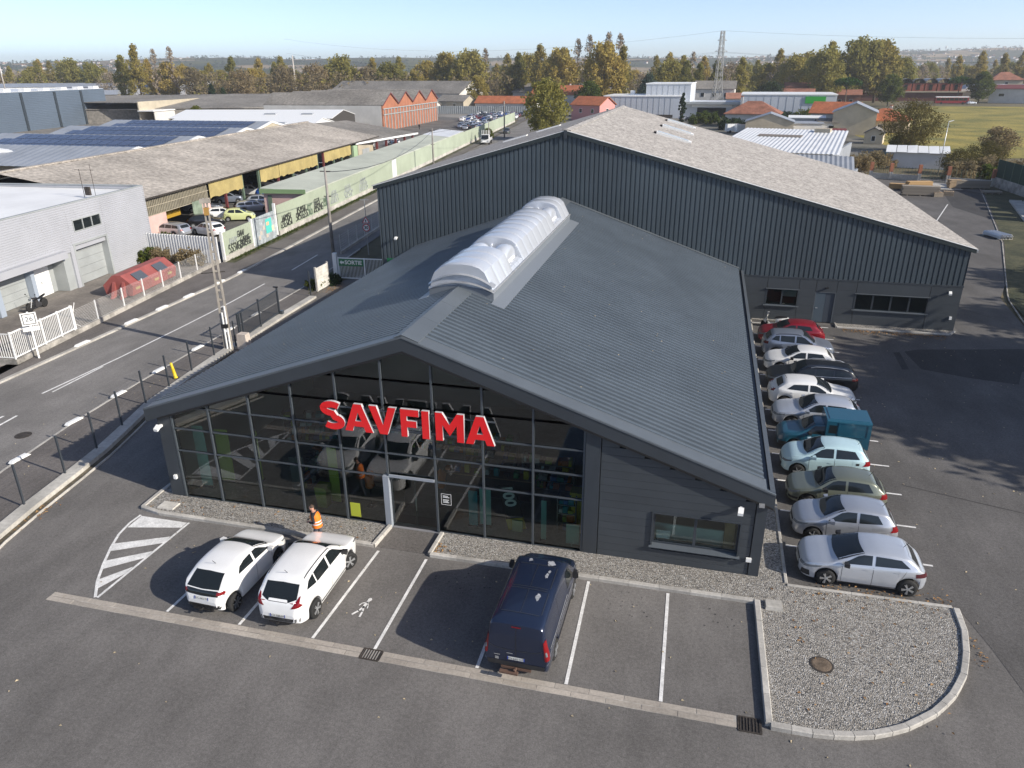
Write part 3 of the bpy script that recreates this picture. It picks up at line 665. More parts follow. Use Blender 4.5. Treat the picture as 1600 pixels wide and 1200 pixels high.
# ---- inside the shop
fl_in = M('shop_floor_tiles', (.30,.31,.30), .35, var=(.8,.15), fine=(6,.1))
MB().box(.21,23.37,.3,12,-.06,.015).build('inner_floor', fl_in, shop)
MB().ext([(.21,.02),(23.37,.02),(23.37,roofz(23.37)-.4),(RX,HR_-.4),(.21,roofz(.21)-.4)],'y',11.8,12).build('inner_wall', M('back_partition', (.20,.21,.20), .8), shop)
MB().box(17.5,17.62,.35,11.8,.02,roofz(17.62)-.4).build('inner_wall', M('side_partition', (.22,.22,.22), .8), shop)
MB().box(.21,.3,.36,11.8,.02,3.6).build('inner_lining', M('lining_white', (.6,.62,.58), .8), shop)
IC = dict(lime=M('lime_panel',(.42,.5,.08),.6), teal=M('teal_banner',(.02,.28,.33),.6), mint=M('mint_banner',(.35,.62,.55),.6), yel=M('yellow_board',(.6,.45,.02),.6), blk=M('black_board',(.015,.015,.017),.5), orange=M('orange_box',(.6,.16,.03),.6), wood=M('counter_wood',(.22,.14,.08),.6), steel=M('rack_steel',(.25,.27,.28),.4,.6), grn=M('green_box',(.03,.25,.08),.6), blu=M('blue_box',(.03,.16,.4),.6), wht=M('white_box',(.6,.6,.6),.6))
def rollup(x, y, w_, h, mat, label, a=0):
    t = thing('display_banner', label, 'banner', (x,y,.015), a)
    MB().box(-w_/2,w_/2,-.01,.01,.06,h).build('banner_sheet', mat, t); MB().box(-w_/2-.03,w_/2+.03,-.1,.1,0,.06).build('foot', A['alu'], t); return t
b1 = rollup(1.55,1.6,.75,2.5,IC['lime'],'lime green display panel behind the leftmost panes',.15)
rollup(1.0,1.0,.5,2.9,IC['mint'],'mint panel in the left corner of the glazing',.1)
rollup(2.95,2.0,.25,2.4,IC['lime'],'narrow lime strip beside the lime green panel',.1)
rollup(13.0,.75,.36,1.6,IC['teal'],'dark teal banner right of the door')
rollup(13.45,.9,.45,1.75,IC['mint'],'pale mint banner right of the dark teal one')
rollup(15.85,.45,.2,1.75,IC['mint'],'slim banner against the right mullion')
def tilt_board():
    t = thing('leaning_board', 'black and yellow leaning advertising board reading 100 behind the right panes', 'advert board', (14.75,.9,.015))
    o = MB().box(-.33,.33,-.03,.03,.55,2.0).build('panel', IC['blk'], t); o.rotation_euler = (0,R(-14),0)
    q = MB().box(-.36,.36,-.05,.05,.05,.55).build('yellow_base', IC['yel'], t); q.rotation_euler = (0,R(-14),0)
    me = text_mesh('100', .62, .004, .02); me.materials.append(A['wht']); n = obj('number', me, o, (0,-.045,1.55)); n.rotation_euler = (R(90),R(90),0)
    MB().box(-.2,.2,-.12,-.06,-.0,.5).build('leaflet_box', M('leaflets',(.55,.6,.3),.6), t)
tilt_board()
rollup(7.0,1.1,.42,2.55,IC['lime'],'lime and white pillar banner with black lettering behind the second pane from the door')
tag(MB().prism([(-.2,-.2),(.2,-.2),(.2,.2),(-.2,.2)],0,.95,top=[(-.26,-.26),(.26,-.26),(.26,.26),(-.26,.26)]).build('lime_stand', IC['lime'], None, loc=(6.6,.8,.015)), 'small lime green stand behind the glass in front of the worker', 'stand')
tag(MB().box(0,.42,.062,.068,0,.62).build('poster', M('poster_lime',(.5,.55,.05),.6), None, loc=(8.15,0,.2)), 'lime yellow poster stuck low on the glass left of the door', 'poster')
def gondola(x, y, L, a, label, rows=4, h=1.7):
    t = thing('shelf_unit', label, 'shelf', (x,y,.015), a)
    for s in (-L/2, L/2): MB().box(s-.02,s+.02,-.25,.25,0,h).build('upright', IC['steel'], t)
    ms = [IC[k] for k in ('orange','yel','blk','teal','grn','blu','wht','wht','blk','lime')]
    for r in range(rows):
        z = .1+r*(h-.15)/rows
        sh = MB().box(-L/2,L/2,-.25,.25,z,z+.03).build('shelf_board', IC['steel'], t)
        x0 = -L/2+.05
        while x0 < L/2-.2:
            w_ = random.uniform(.1,.3); hh = random.uniform(.1,.3)
            if random.random() < .8: MB().box(x0,x0+w_-.02,-.2,.15,z+.031,z+.03+hh).build('carton', random.choice(ms), sh)
            x0 += w_
    return t
gondola(5.2,2.2,1.6,R(80),'dark shelf rack of goods behind the fourth column of panes')
gondola(15.3,4.2,2.2,0,'shelf unit with coloured boxes behind the right panes')
gondola(12.4,5.6,2.4,0,'long shelf unit of goods behind the letters')
gondola(9.6,6.4,2.6,0,'shelf unit of goods in the middle of the shop')
gondola(16.6,1.3,.7,0,'small steel rack at the right end of the glazing')
gondola(6.5,7.6,2.8,0,'shelf unit at the back of the shop')
gondola(3.4,6.0,2.6,R(20),'shelf unit at the left rear of the shop')
ct = thing('shop_counter', 'long wooden shop counter with goods deep in the shop', 'counter', (12.9,3.2,.015)); MB().box(-1.9,2.0,-.3,.3,.95,1.0).build('counter_top', IC['wood'], ct); MB().box(-1.8,1.9,-.22,.25,0,.95).build('counter_body', IC['blk'], ct)
for i in range(9): MB().box(-1.8+i*.42,-1.6+i*.42,-.15,.1,1.0,1.12+.12*((i*7)%3)).build('carton', IC[('orange','blu','yel','lime','wht','teal','blk','grn','yel')[i]], ct)
tag(MB().box(-.25,.25,-.2,.2,0,1.7).box(-.3,.3,-.25,.25,1.7,1.8).build('yellow_cabinet', IC['yel'], None, loc=(17.0,1.4,.015)), 'tall yellow tool cabinet at the right end of the shop glazing', 'cabinet')
tag(MB().box(-.25,.25,-.02,.02,0,.85).box(-.02,.02,-.2,.2,0,.1).build('mint_board', IC['mint'], None, loc=(16.95,.5,.015)), 'pale mint board standing at the lower right corner of the glazing', 'board')
def dummy(x, y, a, col, label):
    t = thing('clothes_form', label, 'clothes form', (x,y,.015), a)
    MB().lathe([(.12,.85),(.2,.95),(.17,1.15),(.24,1.45),(.2,1.55),(.06,1.6),(.06,1.68)], n=12).build('torso', col, t, smooth=True)
    MB().lathe([(.2,0),(.2,.02),(.02,.04),(.02,.86)], n=10).build('stand', A['alu'], t)
dummy(8.5,1.2,0,IC['orange'],'orange work vest on a display form left of the door')
dummy(11.3,1.9,0,IC['orange'],'orange work vest on a display form right of the door')
dummy(9.85,1.5,0,IC['blk'],'black work jacket on a display form just inside the door')
# ================================================================ BACK WAREHOUSE
BX0, BX1, BRX, BZR, BZL, BZRt, BY0, BY1 = -3.4, 37.75, 11.0, 12.5, 8.45, 5.62, 30.65, 67.2
def bz(x): return lerp(BZL,BZR,(x-BX0)/(BRX-BX0)) if x < BRX else lerp(BZR,BZRt,(x-BRX)/(BX1-BRX))
wh = thing('warehouse', 'large dark warehouse of ribbed anthracite sheets with pale fibre cement roof', 'warehouse', (0,0,0))
fibre = M('fibre_cement_roof', (.35,.328,.306), .95, var=(.9,.12), fine=(4.2,.38), bump=(9,.01))
# inner wall, then ribbed sheets one by one
m = MB().ext([(BX0,0),(BX1,0),(BX1,BZRt-.05),(BRX,BZR-.05),(BX0,BZL-.05)], 'y', BY0+.12, BY0+.2); m.build('wall', A['grey'], wh)
MB().box(BX0,BX0+.12,BY0+.2,BY1,0,BZL-.1).build('wall', A['bwall'], wh); MB().box(BX1-.12,BX1,BY0+.2,BY1,0,BZRt-.1).build('wall', A['bwall'], wh)
m = MB().ext([(BX0,0),(BX1,0),(BX1,BZRt-.05),(BRX,BZR-.05),(BX0,BZL-.05)], 'y', BY1-.12, BY1); m.build('wall', A['bwall'], wh)
PW = .96; x = BX0
while x < BX1-.05:
    xe = min(x+PW, BX1); z0 = 3.16 if x > 23.0 else .05
    m = MB(); u = 0.; cols = []
    # deep slots and broad flats: three ribs a sheet
    base = [(0,0),(.07,0),(.10,.075),(.15,.075),(.18,0),(.32,0)]
    pts = [(k*.32+a, h) for k in range(3) for a, h in base[:-1]]+[(.96,0)]
    pts = [(a,h) for a,h in pts if x+a <= xe+1e-6]
    if len(pts) < 2: break
    rows = [[(x+a, BY0+h, z0) for a, h in pts], [(x+a, BY0+h, bz(x+a)-.04) for a, h in pts]]
    m.grid(rows).build('cladding_sheet', A['bwall'], wh); x = xe
# lower boarded wall on the right
MB().box(23.5,BX1+.02,BY0-.07,BY0+.11,3.04,3.16).build('band_trim', A['grey'], wh)
holes = [(25.5,27.6,1.12,2.27),(28.7,30.05,.1,2.25),(31.3,35.85,1.13,2.24)]
seams = [23.5,25.5,27.75,31.25,35.9,BX1]
xs = [23.5,25.5,27.6,28.7,30.05,31.3,35.85,BX1]
low = MB()
for a, b in zip(xs[:-1], xs[1:]):
    h = [q for q in holes if abs(q[0]-a) < .01]
    zr = [(0.03,3.03)] if not h else ([(.03,h[0][2])] if h[0][2] > .2 else [])+[(h[0][3],3.03)]
    for z0, z1 in zr:
        n = max(1, round((z1-z0)/.55))
        for i in range(n): MB().box(a+.012,b-.012,BY0-.06,BY0+.1,lerp(z0,z1,i/n)+.003,lerp(z0,z1,(i+1)/n)-.003).build('wall_panel', A['clad'], wh)
def bwin(x0, x1, z0, z1, nm, inside):
    f = MB(); f.box(x0-.05,x0+.05,BY0-.075,BY0+.05,z0,z1).box(x1-.05,x1+.05,BY0-.075,BY0+.05,z0,z1).box(x0+.05,x1-.05,BY0-.02,BY0+.05,z1-.06,z1)
    for i in range(1,nm): xx = lerp(x0,x1,i/nm); f.box(xx-.05,xx+.05,BY0-.01,BY0+.05,z0,z1-.06)
    o = f.build('window', A['grey'], wh)
    MB().box(x0-.12,x1+.12,BY0-.2,BY0+.05,z0-.06,z0-.002).build('sill', A['greyl'], o); MB().box(x0-.08,x1+.08,BY0-.16,BY0+.02,z1+.003,z1+.03).build('drip_cap', A['greyl'], o)
    for i in range(nm): MB().box(lerp(x0,x1,i/nm)+.05,lerp(x0,x1,(i+1)/nm)-.05,BY0+.03,BY0+.04,z0,z1-.06).build('pane', A['wglass'], o)
    MB().box(x0+.05,x1-.05,BY0+.1,BY0+.11,z0,z1).build('backing', A['dark'], o)
    return o
w1 = bwin(25.5,27.6,1.12,2.27,2,0); w2 = bwin(31.3,35.85,1.13,2.24,4,0)
MB().box(26.55,27.5,BY0+.05,BY0+.06,1.75,2.2).build('blind', M('blind_grey',(.22,.23,.23),.8), w1)
dd = MB().box(28.7,28.76,BY0-.06,BY0+.06,.05,2.24).box(29.99,30.05,BY0-.06,BY0+.06,.05,2.24).box(28.76,29.99,BY0-.06,BY0+.06,2.18,2.24).build('door', A['greyl'], wh)
MB().box(28.77,29.4,BY0-.02,BY0+.04,.06,2.17).build('leaf', M('door_slate',(.075,.1,.125),.4), dd); MB().box(29.41,29.98,BY0+.0,BY0+.04,.06,2.17).build('leaf', M('door_slate_dark',(.05,.062,.08),.4), dd)
MB().box(28.84,28.98,BY0-.07,BY0-.02,1.05,1.1).build('handle', A['galv'], dd)
MB().box(29.3,29.5,BY0-.2,BY0-.06,2.5,2.58).build('lamp', A['black'], wh)
spot(37.0,2.72,wh,BY0-.07); spot(-2.0,4.6,wh,BY0-.05)
MB().box(37.3,37.45,BY0-.16,BY0-.07,.85,1.05).build('socket_box', A['wht'], wh)
MB().box(37.77,37.84,BY0+.3,BY0+.36,.1,3.0).build('drain_pipe', A['grey'], wh)
# verge
for a, b in ((BX0-.25,BRX),(BRX,BX1+.25)):
    za, zb = (bz(BX0)-.25*.28, BZR) if a < BRX-1 else (BZR, bz(BX1)-.25*.257)
    MB().hexa([(a,BY0-.14,za-.2),(b,BY0-.14,zb-.2),(b,BY0+.1,zb-.2),(a,BY0+.1,za-.2),(a,BY0-.14,za+.06),(b,BY0-.14,zb+.06),(b,BY0+.1,zb+.06),(a,BY0+.1,za+.06)]).build('verge_trim', M('verge_dark',(.03,.04,.042),.5) if a < 0 else bpy.data.materials['verge_dark'], wh)
    MB().hexa([(a,BY0-.16,za+.062),(b,BY0-.16,zb+.062),(b,BY0+.02,zb+.062),(a,BY0+.02,za+.062),(a,BY0-.16,za+.1),(b,BY0-.16,zb+.1),(b,BY0+.02,zb+.1),(a,BY0+.02,za+.1)]).build('verge_cap', A['wht'], wh)
MB().box(BRX-.12,BRX+.12,BY0-.2,BY0-.145,BZR-.45,BZR+.1).build('ridge_block', A['grey'], wh)
# corrugated fibre cement slopes in courses
def corr(xa, za, xb, zb, y0, y1, pitch=.35, amp=.025, nseg=1):
    m = MB(); n = int((y1-y0)/pitch*2); rows = []
    for k in range(nseg+1):
        f = k/nseg; rows.append([(lerp(xa,xb,f), lerp(y0,y1,i/n), lerp(za,zb,f)+(amp if i % 2 else -amp)) for i in range(n+1)])
    m.grid(rows); return m
nL, nR = 6, 10
for k in range(nL):
    a, b = lerp(BRX,BX0-.3,k/nL), lerp(BRX,BX0-.3,(k+1)/nL)
    f = lambda x: BZR+.1-(BRX-x)*.2813
    corr(a,f(a),b-.12,f(b-.12)+.0-.02*0,BY0-.1,BY1+.2).build('roof_course', fibre, wh)
for k in range(nR):
    a, b = lerp(BRX,BX1+.3,k/nR), lerp(BRX,BX1+.3,(k+1)/nR)
    f = lambda x: BZR+.1-(x-BRX)*.2572-.012*0
    corr(a,f(a)+.004,b+.06,f(b+.06)-.004,BY0-.1,BY1+.2).build('roof_course', fibre, wh)
m = MB()
for k in range(18):
    y = BY0+k*2.03; m = MB()
    for sx, s in ((-1,.2813),(1,.2572)):
        x1 = BRX+sx*.35; m.hexa([(BRX,y,BZR+.13),(x1,y,BZR+.13-.35*s),(x1,y+1.98,BZR+.13-.35*s),(BRX,y+1.98,BZR+.13),(BRX,y,BZR+.19),(x1,y,BZR+.17-.35*s),(x1,y+1.98,BZR+.17-.35*s),(BRX,y+1.98,BZR+.19)])
    m.box(BRX-.42,BRX-.22,y+.9,y+1.1,BZR-.02,BZR+.12); m.build('ridge_tile', fibre, wh)
# rooflights
for (y) in (46.6,55.0,63.6):
    x0, x1 = 16.2, 19.2; z = lambda x: BZR+.1-(x-BRX)*.2572
    f = MB().hexa([(x0,y-.55,z(x0)),(x1,y-.55,z(x1)),(x1,y+.55,z(x1)),(x0,y+.55,z(x0)),(x0,y-.55,z(x0)+.2),(x1,y-.55,z(x1)+.12),(x1,y+.55,z(x1)+.12),(x0,y+.55,z(x0)+.2)]).build('rooflight', A['wht'], wh)
    MB().hexa([(x0+.12,y-.4,z(x0)+.15),(x1-.25,y-.4,z(x1-.25)+.1),(x1-.25,y+.45,z(x1-.25)+.1),(x0+.12,y+.45,z(x0)+.15),(x0+.12,y-.4,z(x0)+.205),(x1-.25,y-.4,z(x1-.25)+.16),(x1-.25,y+.45,z(x1-.25)+.16),(x0+.12,y+.45,z(x0)+.205)]).build('pane', M('rooflight_pane',(.5,.52,.52),.2) if 'rooflight_pane' not in bpy.data.materials else bpy.data.materials['rooflight_pane'], f)
    MB().box(x0-.25,x0-.02,y-.3,y+.1,z(x0)-.05,z(x0)+.18).build('hinge_box', A['iron'], f)
for x0, y in ((.6,53.5),(3.4,56.5)):
    z = lambda x: BZR+.1-(BRX-x)*.2813
    MB().hexa([(x0,y-.45,z(x0)),(x0+2.4,y-.45,z(x0+2.4)),(x0+2.4,y+.45,z(x0+2.4)),(x0,y+.45,z(x0)),(x0,y-.45,z(x0)+.12),(x0+2.4,y-.45,z(x0+2.4)+.12),(x0+2.4,y+.45,z(x0+2.4)+.12),(x0,y+.45,z(x0)+.12)]).build('rooflight', A['wht'], wh)
MB().box(BX1+.22,BX1+.4,BY0,BY1,BZRt-.22,BZRt-.08).build('gutter', A['galv'], wh)
# ================================================================ VEHICLES
def paint(name, col, metal=.0, rough=.28, coat=.8): return M(name, col, rough, metal, coat=coat, space='O', var=(1.2,.04))
CM = dict(white=paint('paint_white',(.80,.80,.79)), silver=paint('paint_silver',(.46,.48,.52),.55,.3), pale=paint('paint_pale_silver',(.55,.58,.63),.45,.3), green=paint('paint_sage',(.20,.215,.165),.45,.32), aqua=paint('paint_aqua',(.50,.68,.72),.1), teal=paint('paint_teal',(.010,.085,.135),.1,.35), black=paint('paint_black',(.009,.009,.011)), grey=paint('paint_blue_grey',(.30,.34,.42),.55,.3), red=paint('paint_red',(.25,.008,.018),.2), navy=paint('paint_navy',(.016,.026,.058),.3,.25), lime=paint('paint_lime',(.62,.66,.32)), blue=paint('paint_blue',(.02,.08,.34)), dgrey=paint('paint_dark_grey',(.07,.075,.08),.4), maroon=paint('paint_maroon',(.13,.015,.02)), beige=paint('paint_beige',(.42,.4,.34),.3))
CG = M('car_glass', (.014,.018,.02), .05, spec=.6); CT = M('tyre', (.016,.016,.016), .85); CR = M('alloy_rim', (.55,.56,.57), .3, .7); CB = M('trim_plastic', (.022,.022,.024), .6)
CL = M('headlamp', (.20,.22,.24), .1, .2, spec=.8); CRd = M('tail_lamp_red', (.20,.005,.008), .15, spec=.7); CS = M('panel_gap', (.02,.02,.022), .8); CPl = M('number_plate', (.72,.72,.68), .5); CBl = M('plate_blue', (.02,.06,.4), .5); CAr = M('wheel_well', (.008,.008,.008), .9)
def pchip(tab):
    xs = np.array([t[0] for t in tab], float); ys = np.array([t[1] for t in tab], float); h = np.diff(xs); d = np.diff(ys)/h; n = len(xs); m = np.zeros(n)
    for i in range(1,n-1):
        if d[i-1]*d[i] > 0: w1 = 2*h[i]+h[i-1]; w2 = h[i]+2*h[i-1]; m[i] = (w1+w2)/(w1/d[i-1]+w2/d[i])
    m[0], m[-1] = d[0], d[-1]
    def f(x):
        x = min(max(x,xs[0]),xs[-1]); i = min(max(int(np.searchsorted(xs,x))-1,0),n-2); t = (x-xs[i])/h[i]
        return float((2*t**3-3*t**2+1)*ys[i]+(t**3-2*t**2+t)*h[i]*m[i]+(-2*t**3+3*t**2)*ys[i+1]+(t**3-t**2)*h[i]*m[i+1])
    return f
class Car:
    """lofted body: s runs from the nose (0) to the tail (L); local +x is forward"""
    def __init__(s, L, W_, top, belt, plan, wheels, wr=.31, sill=.21, tumble=.30, bot=None, ds=.055):
        s.L, s.W, s.wr, s.wh = L, W_, wr, wheels
        s.top = pchip(top); s.belt = pchip(belt); s.plan = pchip(plan); s.tumble = tumble
        s.bot = pchip(bot or [(0,.30),(.12,sill+.02),(.5,sill),(L-.6,sill),(L-.12,sill+.06),(L,.36)]); s.ds = ds
    def section(s, q):
        zt = s.top(q); w = s.plan(q)*s.W/2; zs = s.bot(q)
        for c in s.wh:
            r = s.wr+.055; dd = abs(q-c)
            if dd < r: zs = max(zs, s.wr+math.sqrt(r*r-dd*dd))
        zb = min(s.belt(q), zt-.035); zs = min(zs, zb-.12)
        h = zb-zs; cab = max(0., zt-zb)
        wr = max(.25*w, w*.955-s.tumble*cab)
        e = min(.12, cab*.5)
        pts = [(w*.86,zs),(w*.955,zs+.02),(w*.985,zs+h*.22),(w,zs+h*.52),(w*.995,zs+h*.78),(w*.975,zb-min(.05,h*.1)),(w*.95,zb)]
        wt = lerp(w*.94, wr, 1.0)
        for f in (.33,.66,1.): pts.append((lerp(w*.945, wr, f), lerp(zb, zt-e, f)))
        pts += [(wr*.955, zt-e*.52), (wr*.85, zt-e*.25), (wr*.62, zt-e*.1), (wr*.32, zt-e*.02), (0, zt)]
        return pts
    def body(s):
        n = int(s.L/s.ds); st = [s.L*i/n for i in range(n+1)]
        st = sorted(set([round(x,4) for x in st]+[round(c+k*(s.wr+.055)*f,4) for c in s.wh for k in (-1,1) for f in (1.0,.985,.93,.8)]))
        rows = []
        for q in st:
            p = s.section(q); x = s.L/2-q
            rows.append([(x,-y,z) for y,z in p]+[(x,y,z) for y,z in reversed(p[:-1])])
        m = MB(); m.grid(rows); k = len(rows[0])
        m.f.append(tuple(range(k))); m.m.append(0); b = (len(rows)-1)*k; m.f.append(tuple(range(b+k-1,b-1,-1))); m.m.append(0)
        for i in range(len(rows)-1): m.f.append((i*k, (i+1)*k, (i+1)*k+k-1, i*k+k-1)); m.m.append(0)
        s.m = m; s.bvh = BVHTree.FromPolygons([Vector(v) for v in m.v], m.f); return m
    def patch(s, lo, hi, view, n=8, k=4, off=.006, sd=1):
        """panel lying on the body: lo and hi are edge polylines in the given view"""
        def rs(pl, t):
            t = t*(len(pl)-1); i = min(int(t), len(pl)-2); return [lerp(pl[i][a],pl[i+1][a],t-i) for a in (0,1)]
        rows = []
        for j in range(k+1):
            row = []
            for i in range(n+1):
                a, b = rs(lo,i/n), rs(hi,i/n); u, v = lerp(a[0],b[0],j/k), lerp(a[1],b[1],j/k)
                if view == 'side': o, d = Vector((s.L/2-u, sd*3, v)), Vector((0,-sd,0))
                elif view == 'top': o, d = Vector((s.L/2-u, v, 4)), Vector((0,0,-1))
                elif view == 'rear': o, d = Vector((-s.L, u, v)), Vector((1,0,0))
                elif view == 'front': o, d = Vector((s.L, u, v)), Vector((-1,0,0))
                h = s.bvh.ray_cast(o, d)
                if h[0] is None:
                    h = s.bvh.find_nearest(Vector((s.L/2-u, sd*s.plan(u)*s.W/2, v)) if view == 'side' else o+d*(s.L/2+.1 if view in ('rear','front') else 3))
                nn = h[1] if h[1].dot(d) < 0 else -h[1]
                row.append(h[0]+nn*off)
            rows.append(row)
        return MB().grid(rows)
def wheel_mesh(r, wd, spokes, style, rimmat):
    ty = MB().lathe([(r*.64,-wd/2),(r*.93,-wd/2),(r,-wd/2+.03),(r,wd/2-.03),(r*.93,wd/2),(r*.64,wd/2)], n=24, ax='y').mesh('wheel', CT, True)
    rm = MB().lathe([(r*.68,-.02),(r*.68,wd/2+.004),(r*.62,wd/2+.006),(r*.60,wd/2-.035),(r*.16,wd/2-.03)], n=24, ax='y', mi=1)
    for i in range(spokes):
        a = 2*math.pi*i/spokes
        for da in ((-.13,.13) if style == 'double' else (0,)):
            c, c2 = Vector((math.cos(a+da*.4)*r*.1,0,math.sin(a+da*.4)*r*.1)), Vector((math.cos(a+da)*r*.63,0,math.sin(a+da)*r*.63))
            rm.bar(c+Vector((0,wd/2-.004,0)), c2+Vector((0,wd/2-.002,0)), .03, .055 if style == 'double' else .085, 0, (0,1,0))
    rm.lathe([(r*.18,wd/2-.03),(r*.18,wd/2+.006),(r*.1,wd/2+.012)], n=12, ax='y')
    for i in range(len(rm.m)): pass
    me = rm.mesh('rim', [rimmat, CAr]); return ty, me
def build_car(spec, label, loc, rz, group=None, name='car', cat='car'):
    C = Car(**spec['shape']); L, Wd = C.L, C.W
    t = thing(name, label, cat, loc, rz, group)
    pm = spec['paint']; body = C.body().build('body', pm, t, smooth=True)
    body.data.set_sharp_from_angle(angle=R(38))
    # dark floor and wheel wells
    MB().box(-L/2+.35,L/2-.35,-Wd/2*.72,Wd/2*.72,.17,.42).build('underbody', CAr, t)
    ty, rm = wheel_mesh(C.wr, .2, spec.get('spokes',5), spec.get('rstyle','double'), spec.get('rim',CR))
    for i, q in enumerate(C.wh):
        for sd in (-1,1):
            w_ = obj('wheel', ty, t, (L/2-q, sd*(Wd/2*spec.get('track',.99)-.1), C.wr)); w_.rotation_euler = (0, random.uniform(0,6), 0 if sd > 0 else math.pi)
            if i == 0 and spec.get('steer'): w_.rotation_euler[2] += spec['steer']
            obj('rim', rm, w_)
    g = spec['glass']
    if 'ws' in g:
        s0, s1, y0, y1, bow = g['ws']; s0 -= .05; s1 += .02; y0 *= 1.09; y1 *= 1.12
        C.patch([(s0+bow*((f*2-1)**2), lerp(-y0,y0,f)) for f in np.linspace(0,1,13)], [(s1+bow*.8*((f*2-1)**2), lerp(-y1,y1,f)) for f in np.linspace(0,1,13)], 'top', 12, 6).build('windscreen', CG, t, smooth=True)
        wp = MB(); 
        for (ya, yb, sa) in ((.05,y0*.75,.02),(-.5,.05,.02)):
            wp.tube([(L/2-s0-sa+.0, ya, C.top(s0)+.0), (L/2-s0-.1-.08, yb, C.top(s0+.12)+.015)], .011, 4)
        wp.build('wipers', CB, t)
    if 'rw' in g: C.patch(*g['rw'], 'rear', 12, 5, .007).build('rear_window', CG, t, smooth=True)
    for lo, hi in g['side']:
        for sd in (-1,1):
            C.patch(lo, hi, 'side', 10, 4, .006, sd).build('side_window', CG, t, smooth=True)
    for nm, lo, hi, view, mat, k in spec.get('decals', []):
        if view == 'side':
            for sd in (-1,1): C.patch(lo, hi, 'side', 8, 3, .009, sd).build(nm, mat, t, smooth=True)
        elif view == 'both':     # mirrored in a front or rear view
            vw = k
            for sd in (-1,1): C.patch([(sd*a,b) for a,b in lo], [(sd*a,b) for a,b in hi], vw, 6, 4, .010).build(nm, mat, t, smooth=True)
        else: C.patch(lo, hi, view, 10, 4, .009).build(nm, mat, t, smooth=True)
    for q in spec.get('seams', []):
        for sd in (-1,1): C.patch([(q[0][0],q[0][1]),(q[1][0],q[1][1])], [(q[0][0]+.013,q[0][1]),(q[1][0]+.013,q[1][1])], 'side', 8, 1, .003, sd).build('door_seam', CS, t)
    for q in spec.get('handles', []):
        for sd in (-1,1): C.patch([(q[0],q[1]),(q[0]+.17,q[1])], [(q[0],q[1]+.035),(q[0]+.17,q[1]+.035)], 'side', 3, 1, .018, sd).build('door_handle', pm if not spec.get('hblack') else CB, t)
    mq, mz = spec['mirror']
    for sd in (-1,1):
        y = sd*(C.plan(mq)*Wd/2*.96+.02); x = L/2-mq
        MB().add([(x+.09,y,mz-.05),(x+.12,y+sd*.17,mz-.04),(x+.12,y+sd*.17,mz+.08),(x+.09,y,mz+.08),(x-.02,y,mz-.06),(x-.05,y+sd*.2,mz-.05),(x-.05,y+sd*.2,mz+.1),(x-.02,y,mz+.1)], [(3,2,1,0),(4,5,6,7),(0,1,5,4),(1,2,6,5),(2,3,7,6),(3,0,4,7)]).build('wing_mirror', spec.get('mirmat', pm), t, smooth=False)
    pz = spec.get('plate_r', .75)
    pl = C.patch([(-.26,pz),(.26,pz)], [(-.26,pz+.11),(.26,pz+.11)], 'rear', 4, 2, .014).build('licence_plate', CPl, t)
    for a in (-1,1): C.patch([(a*.245-.015,pz),(a*.245+.015,pz)], [(a*.245-.015,pz+.11),(a*.245+.015,pz+.11)], 'rear', 1, 1, .018).build('plate_band', CBl, pl)
    if spec.get('ptext'):
        me = text_mesh(spec['ptext'], .1); me.materials.append(CS); o = obj('plate_text', me, pl); h = C.bvh.ray_cast(Vector((-L,0,pz+.055)), Vector((1,0,0)))
        o.location = (h[0].x-.022, 0, pz+.05); o.rotation_euler = (R(90),0,R(-90))
    pf = spec.get('plate_f', .42)
    C.patch([(-.26,pf),(.26,pf)], [(-.26,pf+.11),(.26,pf+.11)], 'front', 4, 2, .014).build('licence_plate', CPl, t)
    if spec.get('aerial'):
        q = spec['aerial']; MB().tube([(L/2-q,0,C.top(q)-.01),(L/2-q-.14,0,C.top(q)+.2)], .009, 5).build('aerial', CB, t)
    if spec.get('rails'):
        a, b, mat = spec['rails']
        for sd in (-1,1):
            pts = []
            for f in np.linspace(0,1,9):
                q = lerp(a,b,f); p = C.section(q)[10]; pts.append((L/2-q, sd*(p[0]-.01), p[1]+.05*(1 if .05 < f < .95 else 0)+.005))
            MB().tube(pts, .018, 6).build('roof_rail', mat, t)
    return t, C
# ---------- shapes
def hatch(L, W_, H, hood, cowl, ws_top, roof_end, tail_b, belt, wf, wb, wr=.31, nose=.62, hoodz=.92, rake=.0, taillow=.92, noseend=.5, **kw):
    top = [(0,nose*.86),(.05,nose+.02),(.22,lerp(nose,hoodz,.55)),(hood*.6,lerp(nose,hoodz,.92)),(cowl,hoodz+.06),(cowl+.06,hoodz+.10),(ws_top-.1,H-.10),(ws_top+.12,H-.04),(lerp(ws_top,roof_end,.4),H),(roof_end-.15,H-.06-rake),(roof_end,H-.11-rake),(tail_b,taillow+.06),(L-.07,taillow-.06),(L,.62)]
    bl = [(0,nose*.8),(.35,lerp(nose,belt[0],.65)),(cowl,belt[0]),(lerp(cowl,L,.5),belt[1]),(L-.5,belt[2]),(L-.1,belt[2]-.1),(L,.6)]
    plan = [(0,noseend),(.05,.68),(.16,.84),(.42,.95),(.8,.99),(1.3,1.),(L-1.3,1.),(L-.7,.965),(L-.25,.86),(L-.07,.74),(L,.6)]
    return dict(L=L, W_=W_, top=top, belt=bl, plan=plan, wheels=(wf,wb), wr=wr, **kw)
